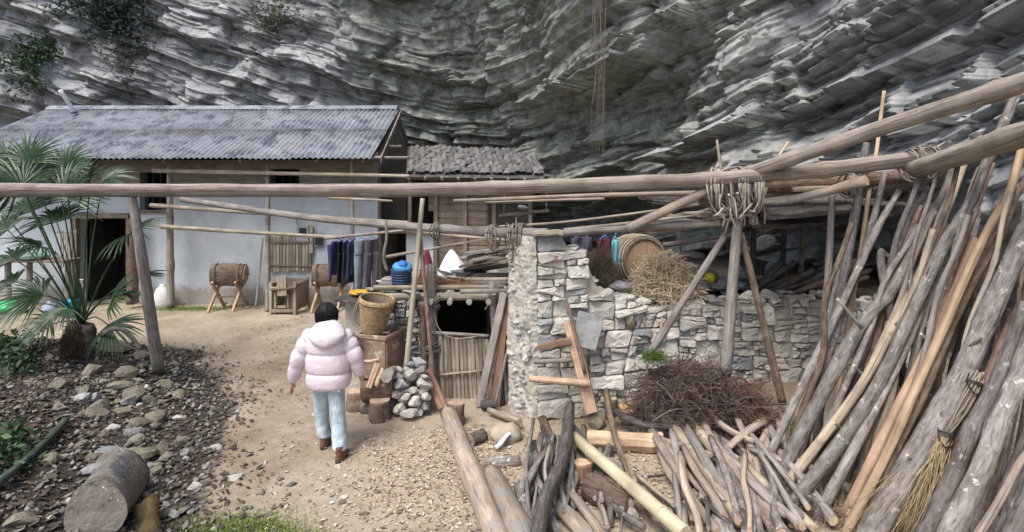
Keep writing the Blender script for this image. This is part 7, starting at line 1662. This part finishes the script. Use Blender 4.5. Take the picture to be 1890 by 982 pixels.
def scatter(name, n, fn, size, mat, label, cat, seed, bend=0.5, asp=0.5, lift=0.006, thick=0.0):
    """many small curled flakes lying on the ground"""
    rs = np.random.default_rng(seed); pts = fn(rs, n); n = len(pts); x, y = pts[:, 0], pts[:, 1]; z = gz(x, y)
    a = rs.uniform(0, 2 * np.pi, n); s = size[0] + (size[1] - size[0]) * rs.random(n) ** 2; w = s * asp * rs.uniform(.6, 1.3, n)
    ux, uy = np.cos(a), np.sin(a); tilt = rs.normal(0, 0.35, n); roll = rs.normal(0, 0.35, n); cv = rs.uniform(-.2, 1, n) * bend
    V = []
    for (l, q) in ((-1, 0), (-.3, -1), (-.3, 1), (.4, -.9), (.4, .9), (1, 0)):
        X_ = x + ux * l * s - uy * q * w; Y_ = y + uy * l * s + ux * q * w
        Z_ = z + lift + np.abs(tilt) * s * (l + 1) * 0.5 + roll * q * w * 0.5 + np.abs(roll) * w * 0.5 + cv * s * 0.5 * (l * l) + rs.random(n) * 0.012
        V.append(np.stack([X_, Y_, Z_], -1))
    V = np.stack(V, 1).reshape(-1, 3); b = np.arange(n)[:, None] * 6
    T = np.concatenate([b + np.array(t) for t in ((0, 1, 2), (1, 3, 2), (2, 3, 4), (3, 5, 4))])
    o = npmesh(name, V, T, mat); return tag(o, label, cat, kind='stuff')
def in_bank(rs, n):
    x = rs.uniform(-8.5, -1.0, n * 2); y = rs.uniform(3.6, 9.5, n * 2); xb_ = np.interp(y, XB_Y, XB_X); p = smooth(-0.9, 0.5, xb_ - x + 1.3 * (fbm(x * 1.1, y * 1.1, 34) - 0.5)) * (1 - smooth(8.2, 9.5, y)); k = rs.random(n * 2) < p
    return np.stack([x, y], -1)[k][:n]
def flake_mat(name, cols, rough=0.85):
    m, nt, b = nodes(name); g = nd(nt, 'ShaderNodeNewGeometry')
    st = [(i / len(cols), c) for i, c in enumerate(cols)]; r = nd(nt, 'ShaderNodeValToRGB'); r.color_ramp.interpolation = 'CONSTANT'; e = r.color_ramp.elements
    while len(e) < len(st): e.new(0.5)
    for i, (p, c) in enumerate(st): e[i].position = p; e[i].color = (*c, 1)
    nt.links.new(g.outputs['Random Per Island'], r.inputs[0]); nt.links.new(r.outputs[0], b.inputs['Base Color']); b.inputs['Roughness'].default_value = rough; return m
fm1 = flake_mat('shaded_dead_leaf_mix', [(0.035, 0.03, 0.026), (0.06, 0.052, 0.045), (0.09, 0.08, 0.07), (0.14, 0.128, 0.112), (0.22, 0.205, 0.182), (0.075, 0.058, 0.044), (0.10, 0.07, 0.05)])  # leaf tones darkened to carry tree shade over the bank
scatter('leaf_litter', 15000, in_bank, (0.014, 0.045), fm1, 'brown and grey dead leaves covering the bank under the palm', 'leaves', 1)
fm2 = flake_mat('wood_chip_mix', [(0.42, 0.34, 0.25), (0.50, 0.43, 0.33), (0.34, 0.27, 0.19), (0.27, 0.21, 0.15), (0.56, 0.49, 0.39), (0.20, 0.17, 0.14)])
def in_chips(rs, n):
    a = np.stack([rs.normal(-0.55, 0.62, n), rs.normal(5.15, 0.75, n)], -1); c_ = np.stack([rs.normal(1.35, 0.7, n), rs.normal(4.9, 0.5, n)], -1); q = np.concatenate([a, c_[: n // 2]])
    return q[(q[:, 1] > 3.7) & (q[:, 1] < wall_y(q[:, 0]) - 0.1)]
scatter('wood_chips', 5200, in_chips, (0.006, 0.024), fm2, 'pale wood chips and sawdust strewn round the wood pile', 'wood chips', 2, bend=0.2, asp=0.45)
def in_path(rs, n):
    x = rs.uniform(-5.5, 1.0, n); y = rs.uniform(3.8, 11.5, n) ; k = fbm(x * 0.9, y * 0.9, 61) > 0.47; return np.stack([x, y], -1)[k]
scatter('path_debris', 4200, in_path, (0.008, 0.03), flake_mat('path_debris_mix', [(0.13, 0.10, 0.07), (0.20, 0.155, 0.11), (0.30, 0.24, 0.17), (0.40, 0.34, 0.26), (0.17, 0.13, 0.09)]), 'scattered leaf bits and crumbs on the trodden yard', 'debris', 3)
def pebbles(name, n, fn, size, mat, label, cat, seed):
    rs = np.random.default_rng(seed); pts = fn(rs, n); n = len(pts); x, y = pts[:, 0], pts[:, 1]; s = size[0] + (size[1] - size[0]) * rs.random(n) ** 3; z = gz(x, y) + s * 0.2
    base = np.array([(1, 0, 0), (0, 1, 0), (-1, 0, 0), (0, -1, 0), (.2, .1, .7), (-.3, .1, .6), (0, 0, -.6)]); q = base[None] * (1 + rs.uniform(-.35, .35, (n, 7, 3))); a = rs.uniform(0, 6.28, n); ca_, sa_ = np.cos(a)[:, None], np.sin(a)[:, None]
    X_ = (q[..., 0] * ca_ - q[..., 1] * sa_) * s[:, None] + x[:, None]; Y_ = (q[..., 0] * sa_ + q[..., 1] * ca_) * s[:, None] + y[:, None]; Z_ = q[..., 2] * s[:, None] + z[:, None]
    V = np.stack([X_, Y_, Z_], -1).reshape(-1, 3); b = np.arange(n)[:, None] * 7
    T = np.concatenate([b + np.array(t) for t in ((0, 1, 4), (1, 5, 4), (1, 2, 5), (2, 3, 5), (3, 4, 5), (3, 0, 4), (1, 0, 6), (2, 1, 6), (3, 2, 6), (0, 3, 6))])
    return tag(npmesh(name, V, T, mat), label, cat, kind='stuff')
pm_ = flake_mat('pebble_mix', [(0.12, 0.115, 0.10), (0.19, 0.18, 0.155), (0.28, 0.265, 0.235), (0.09, 0.088, 0.075), (0.16, 0.145, 0.115)])  # gravel tones darkened to carry the bank's tree shade
pebbles('gravel', 4200, in_bank, (0.012, 0.05), pm_, 'small stones and gravel mixed into the leaf litter', 'gravel', 5)
pebbles('gravel', 900, in_path, (0.006, 0.022), pm_, 'fine gravel on the trodden yard', 'gravel', 6)
def grass(name, n, cx0, cy0, sx, sy, h, label, seed, mat):
    rs = np.random.default_rng(seed); x = rs.normal(cx0, sx, n); y = rs.normal(cy0, sy, n); z = gz(x, y); a = rs.uniform(0, 6.28, n); l = h * rs.uniform(.5, 1.2, n); w = 0.004
    V = np.stack([np.stack([x - np.sin(a) * w, y + np.cos(a) * w, z], -1), np.stack([x + np.sin(a) * w, y - np.cos(a) * w, z], -1), np.stack([x + np.cos(a) * l * .7, y + np.sin(a) * l * .7, z + l], -1)], 1).reshape(-1, 3)
    return tag(npmesh(name, V, np.arange(n * 3).reshape(n, 3), mat), label, 'grass', kind='stuff')
mg = flake_mat('moss_green_mix', [(0.10, 0.16, 0.03), (0.16, 0.22, 0.05), (0.22, 0.25, 0.08), (0.08, 0.11, 0.03)])
grass('moss_patch', 5200, -2.2, 4.25, 0.26, 0.14, 0.022, 'bright green moss patch on the path edge by the rotten stump', 8, mg)
grass('moss_patch', 2600, -7.1, 12.0, 0.7, 0.12, 0.04, 'yellow-green moss strip along the foot of the house wall', 9, mg)
# ground ivy by the green stick
def leafbush(name, pts, n, size, mat, label, cat, seed, parent=None, spread=0.2, kind=None, flat=(1, 1, 1)):
    rs = np.random.default_rng(seed); pts = np.array(pts); c_ = pts[rs.integers(len(pts), size=n)] + rs.normal(size=(n, 3)) * spread * np.array(flat)
    u = rs.normal(size=(n, 3)); u /= np.linalg.norm(u, axis=1)[:, None]; v_ = np.cross(u, rs.normal(size=(n, 3))); v_ /= np.linalg.norm(v_, axis=1)[:, None]; s = size * rs.uniform(.5, 1.2, n)[:, None]
    V = np.stack([c_ - u * s, c_ - v_ * s * .45, c_ + u * s, c_ + v_ * s * .45], 1).reshape(-1, 3)
    o = npmesh(name, V - pts.mean(0), np.arange(n * 4).reshape(n, 4), mat, False, parent, tuple(Vector(pts.mean(0)) - (worg(parent) if parent else Vector((0, 0, 0))))); return tag(o, label, cat, kind=kind)
gl = flake_mat('dark_leaf_mix', [(0.02, 0.05, 0.02), (0.035, 0.075, 0.03), (0.06, 0.11, 0.045), (0.025, 0.04, 0.02)], 0.5)
iv = [GP(rs.uniform(-20, 75), rs.uniform(800, 880)) + Vector((0, 0, 0.05)) for k in range(30)]
leafbush('ground_ivy', iv, 420, 0.045, gl, 'dark green ivy creeping in the litter by the green stick', 'ivy', 4, spread=0.05)
iv = [GP(rs.uniform(0, 55), rs.uniform(640, 700)) + Vector((0, 0, 0.12)) for k in range(20)]
leafbush('low_shrub', iv, 420, 0.05, gl, 'low dark shrub in the litter beside the palm trunk', 'shrub', 14, spread=0.09)

# ================================================================== CLUTTER BY THE DOOR
tbx = empty('work_table', P(80, 560, 12.0), 'rough plank table by the wall behind the palm', 'table')
plank('table_top', P(5, 480, 11.9), P(135, 480, 11.9), 0.5, 0.05, M['old_plank'], parent=tbx)
for px in (15, 55, 125): pole('leg', [P(px, 562, 11.9), P(px, 482, 11.9)], 0.06, 0.055, M['grey_wood'], parent=tbx, seed=px)
crumple('cloth', P(55, 473, 11.8), 0.4, 0.22, 0.07, mat_plain('dull_green_sheet', (0.16, 0.26, 0.22), 0.6), None, 'dull green sheet bunched on the rough plank table', 'sheet', seed=51)
g0 = P(18, 556, 11.6); crumple('plastic_bag', Vector((g0.x, 11.6, 0.12)), 0.33, 0.2, 0.14, mat_plain('bright_green_plastic', (0.06, 0.40, 0.16), 0.4), None, 'bright green plastic bag on the ground by the plank table', 'bag', seed=52)
g0 = P(130, 560, 11.3); st_ = stump((g0.x, 11.3, gzf(g0.x, 11.3)), 0.16, 0.15, 'low log seat carrying the blue basin', name='log', seed=8)
bs = empty('basin', (g0.x, 11.3, gzf(g0.x, 11.3) + 0.15), 'bright blue plastic basin on the low log seat', 'basin')
d_ = lathe_data([(0.0, 0.0), (0.11, 0.0), (0.15, 0.17), (0.165, 0.175), (0.15, 0.165), (0.105, 0.012), (0.0, 0.012)], 28, Matrix.Translation(bs.location)); mk('bowl', d_[0], d_[1], mat_plain('cyan_plastic', (0.06, 0.42, 0.66), 0.35), bs, True, origin=bs.location)
pole('rim', [bs.location + Vector((0.16 * math.cos(a), 0.16 * math.sin(a), 0.175)) for a in np.linspace(0, 2 * math.pi, 25)], .009, .009, bpy.data.materials['cyan_plastic'], parent=bs, n=28, rough=0)
g0 = P(92, 556, 11.4); sack('bag', (g0.x, 11.4, gzf(g0.x, 11.4)), 0.32, 0.25, 0.3, mat_plain('blue_grey_bag', (0.30, 0.34, 0.44), 0.6), 'small blue-grey bag slumped beside the blue basin', 'bag', seed=15)
tp = empty('water_tap', P(150, 556, 11.6), 'bent white standpipe with a tap beside the blue basin', 'tap')
pole('pipe', [P(157, 560, 11.6), P(156, 535, 11.6), P(152, 522, 11.55), P(147, 519, 11.5)], .02, .018, M['sack_white'], parent=tp, seed=1); pole('handle', [P(147, 516, 11.5), P(157, 517, 11.5)], .012, .012, M['sack_white'], parent=tp)
hs_ = empty('hanging_sticks', P(127, 500, 12.2), 'bundle of thin sticks hanging on the wall beside the doorway', 'sticks')
for k in range(8): pole('stick', [P(112 + k * 4, 425 + rng.uniform(-4, 4), 12.2), P(113 + k * 4, 490 + rng.uniform(-10, 10), 12.15)], .014, .011, M['bamboo_old'], parent=hs_, seed=k)
pole('cross_bar', [P(106, 428, 12.24), P(146, 430, 12.24)], .014, .014, M['grey_wood'], parent=hs_)
g0 = P(248, 560, 12.0); ppole('frame_pole', (245, 560, 12.1), (243, 405, 12.2), (19, 17), M['bark_brown'], 'brown door post standing at the edge of the dark doorway', 'post')
rs = random.Random(17)
for (px, py, w) in ((350, 556, .16), (380, 553, .1), (275, 556, .1), (415, 560, .07), (455, 568, .09), (335, 560, .08)):
    g_ = GP(px, py + 2); rock(g_ + Vector((0, 0, w * .25)), (w, w * .7, w * .5), 'stone_moss_shade', label='mossy stone lying at the foot of the whitewashed wall', cat='stone', group='stones at the wall foot')
g0 = GP(472, 566); ppole('leaning_stick', (472, 568, 12.0), (485, 440, 12.3), (4, 3), M['grey_wood'], 'thin stick leaning on the whitewashed wall beside the slim post', 'stick')

# ================================================================== PLANTS ON THE CLIFF
from mathutils.bvhtree import BVHTree
bv = BVHTree.FromPolygons([tuple(v) for v in CV.tolist()], [tuple(q) for q in fq_cliff.tolist()])
O_ = Vector((0, 0, H))
def hit(px, py):
    d = (P(px, py, 1.0) - O_).normalized(); r = bv.ray_cast(O_, d); return (r[0], r[1]) if r[0] else (P(px, py, 15), None)
def cliffbush(cx0, cy0, sx, sy, n, size, mat, label, seed, off=0.25, cat='bush', stems=8):
    rs = random.Random(seed); pts = []
    for k in range(60):
        px, py = rs.gauss(cx0, sx), rs.gauss(cy0, sy); h_, _ = hit(px, py); pts.append(h_ - (h_ - O_).normalized() * rs.uniform(0, off * 2))
    t = empty('cliff_bush', sum(pts, Vector()) / len(pts), label, cat)
    leafbush('foliage', pts, n, size, mat, None, None, seed, parent=t, spread=0.16)
    for k in range(stems):
        a = pts[k]; b_ = pts[(k * 7 + 3) % 60]; pole('stem', [a - (O_ - a).normalized() * 0.3, (a + b_) / 2, b_], 0.02, 0.008, M['bark_dark'], parent=t, seed=k)
bl = flake_mat('blue_green_leaf_mix', [(0.02, 0.035, 0.03), (0.035, 0.06, 0.05), (0.06, 0.09, 0.075), (0.03, 0.045, 0.045)], 0.7)
cliffbush(205, 22, 38, 20, 2600, 0.075, bl, 'dense blue-green bush growing on the cliff above the metal roof', 1)
cliffbush(60, 110, 22, 26, 1900, 0.07, gl, 'green leafy shrub clinging to the cliff beside the stove pipe', 2)
cliffbush(235, 95, 26, 26, 900, 0.05, flake_mat('dark_dry_mix', [(0.03, 0.028, 0.025), (0.06, 0.05, 0.04), (0.09, 0.08, 0.06)]), 'dark withered growth hanging below the blue-green bush', 3)
cliffbush(490, 30, 28, 24, 900, 0.06, flake_mat('dry_olive_mix', [(0.09, 0.085, 0.05), (0.15, 0.14, 0.09), (0.20, 0.18, 0.12)]), 'dry olive creeper on the pale cliff above the roof', 4, off=0.1)
vn = empty('hanging_roots', P(1105, 330, 11.0), 'curtain of thin brown roots hanging from the overhanging cliff', 'roots'); rs = random.Random(5)
rm_ = mat_noise('hanging_root', [(0.3, (0.13, 0.105, 0.09)), (0.7, (0.25, 0.21, 0.18))], 9, 3, 0.0)
for k in range(13):
    px = rs.gauss(1105, 9); y1 = rs.choice([150, 220, 280, 320, 330]) + rs.uniform(-25, 5); d = 10.2 + rs.uniform(-.15, .15)
    pole('root', [P(px + rs.gauss(0, 4), -60, d), P(px + rs.gauss(0, 4), 80, d), P(px + rs.gauss(0, 4), (80 + y1) / 2, d), P(px + rs.gauss(0, 3), y1, d)], 0.0042, 0.0022, rm_, parent=vn, seed=k, n=14, seg=5, wob=0.02)
# blue wood smoke drifting from the stove pipe
sm, nt, b = nodes('wood_smoke'); nt.nodes.remove(b); pv = nd(nt, 'ShaderNodeVolumePrincipled'); pv.inputs['Color'].default_value = (0.62, 0.72, 0.9, 1); pv.inputs['Density'].default_value = 0.28; pv.inputs['Anisotropy'].default_value = 0.1
nt.links.new(pv.outputs[0], nt.nodes['Material Output'].inputs['Volume'])
for k, (px, py, rx, rz, d) in enumerate(((112, 140, .42, .42, 14.2),)):
    s_ = crumple('smoke', P(px, py, d), rx, 0.35, rz, sm, None, 'faint blue puff of smoke above the stove pipe', 'smoke', seed=66, amp=0.5); tag(s_, kind='stuff')
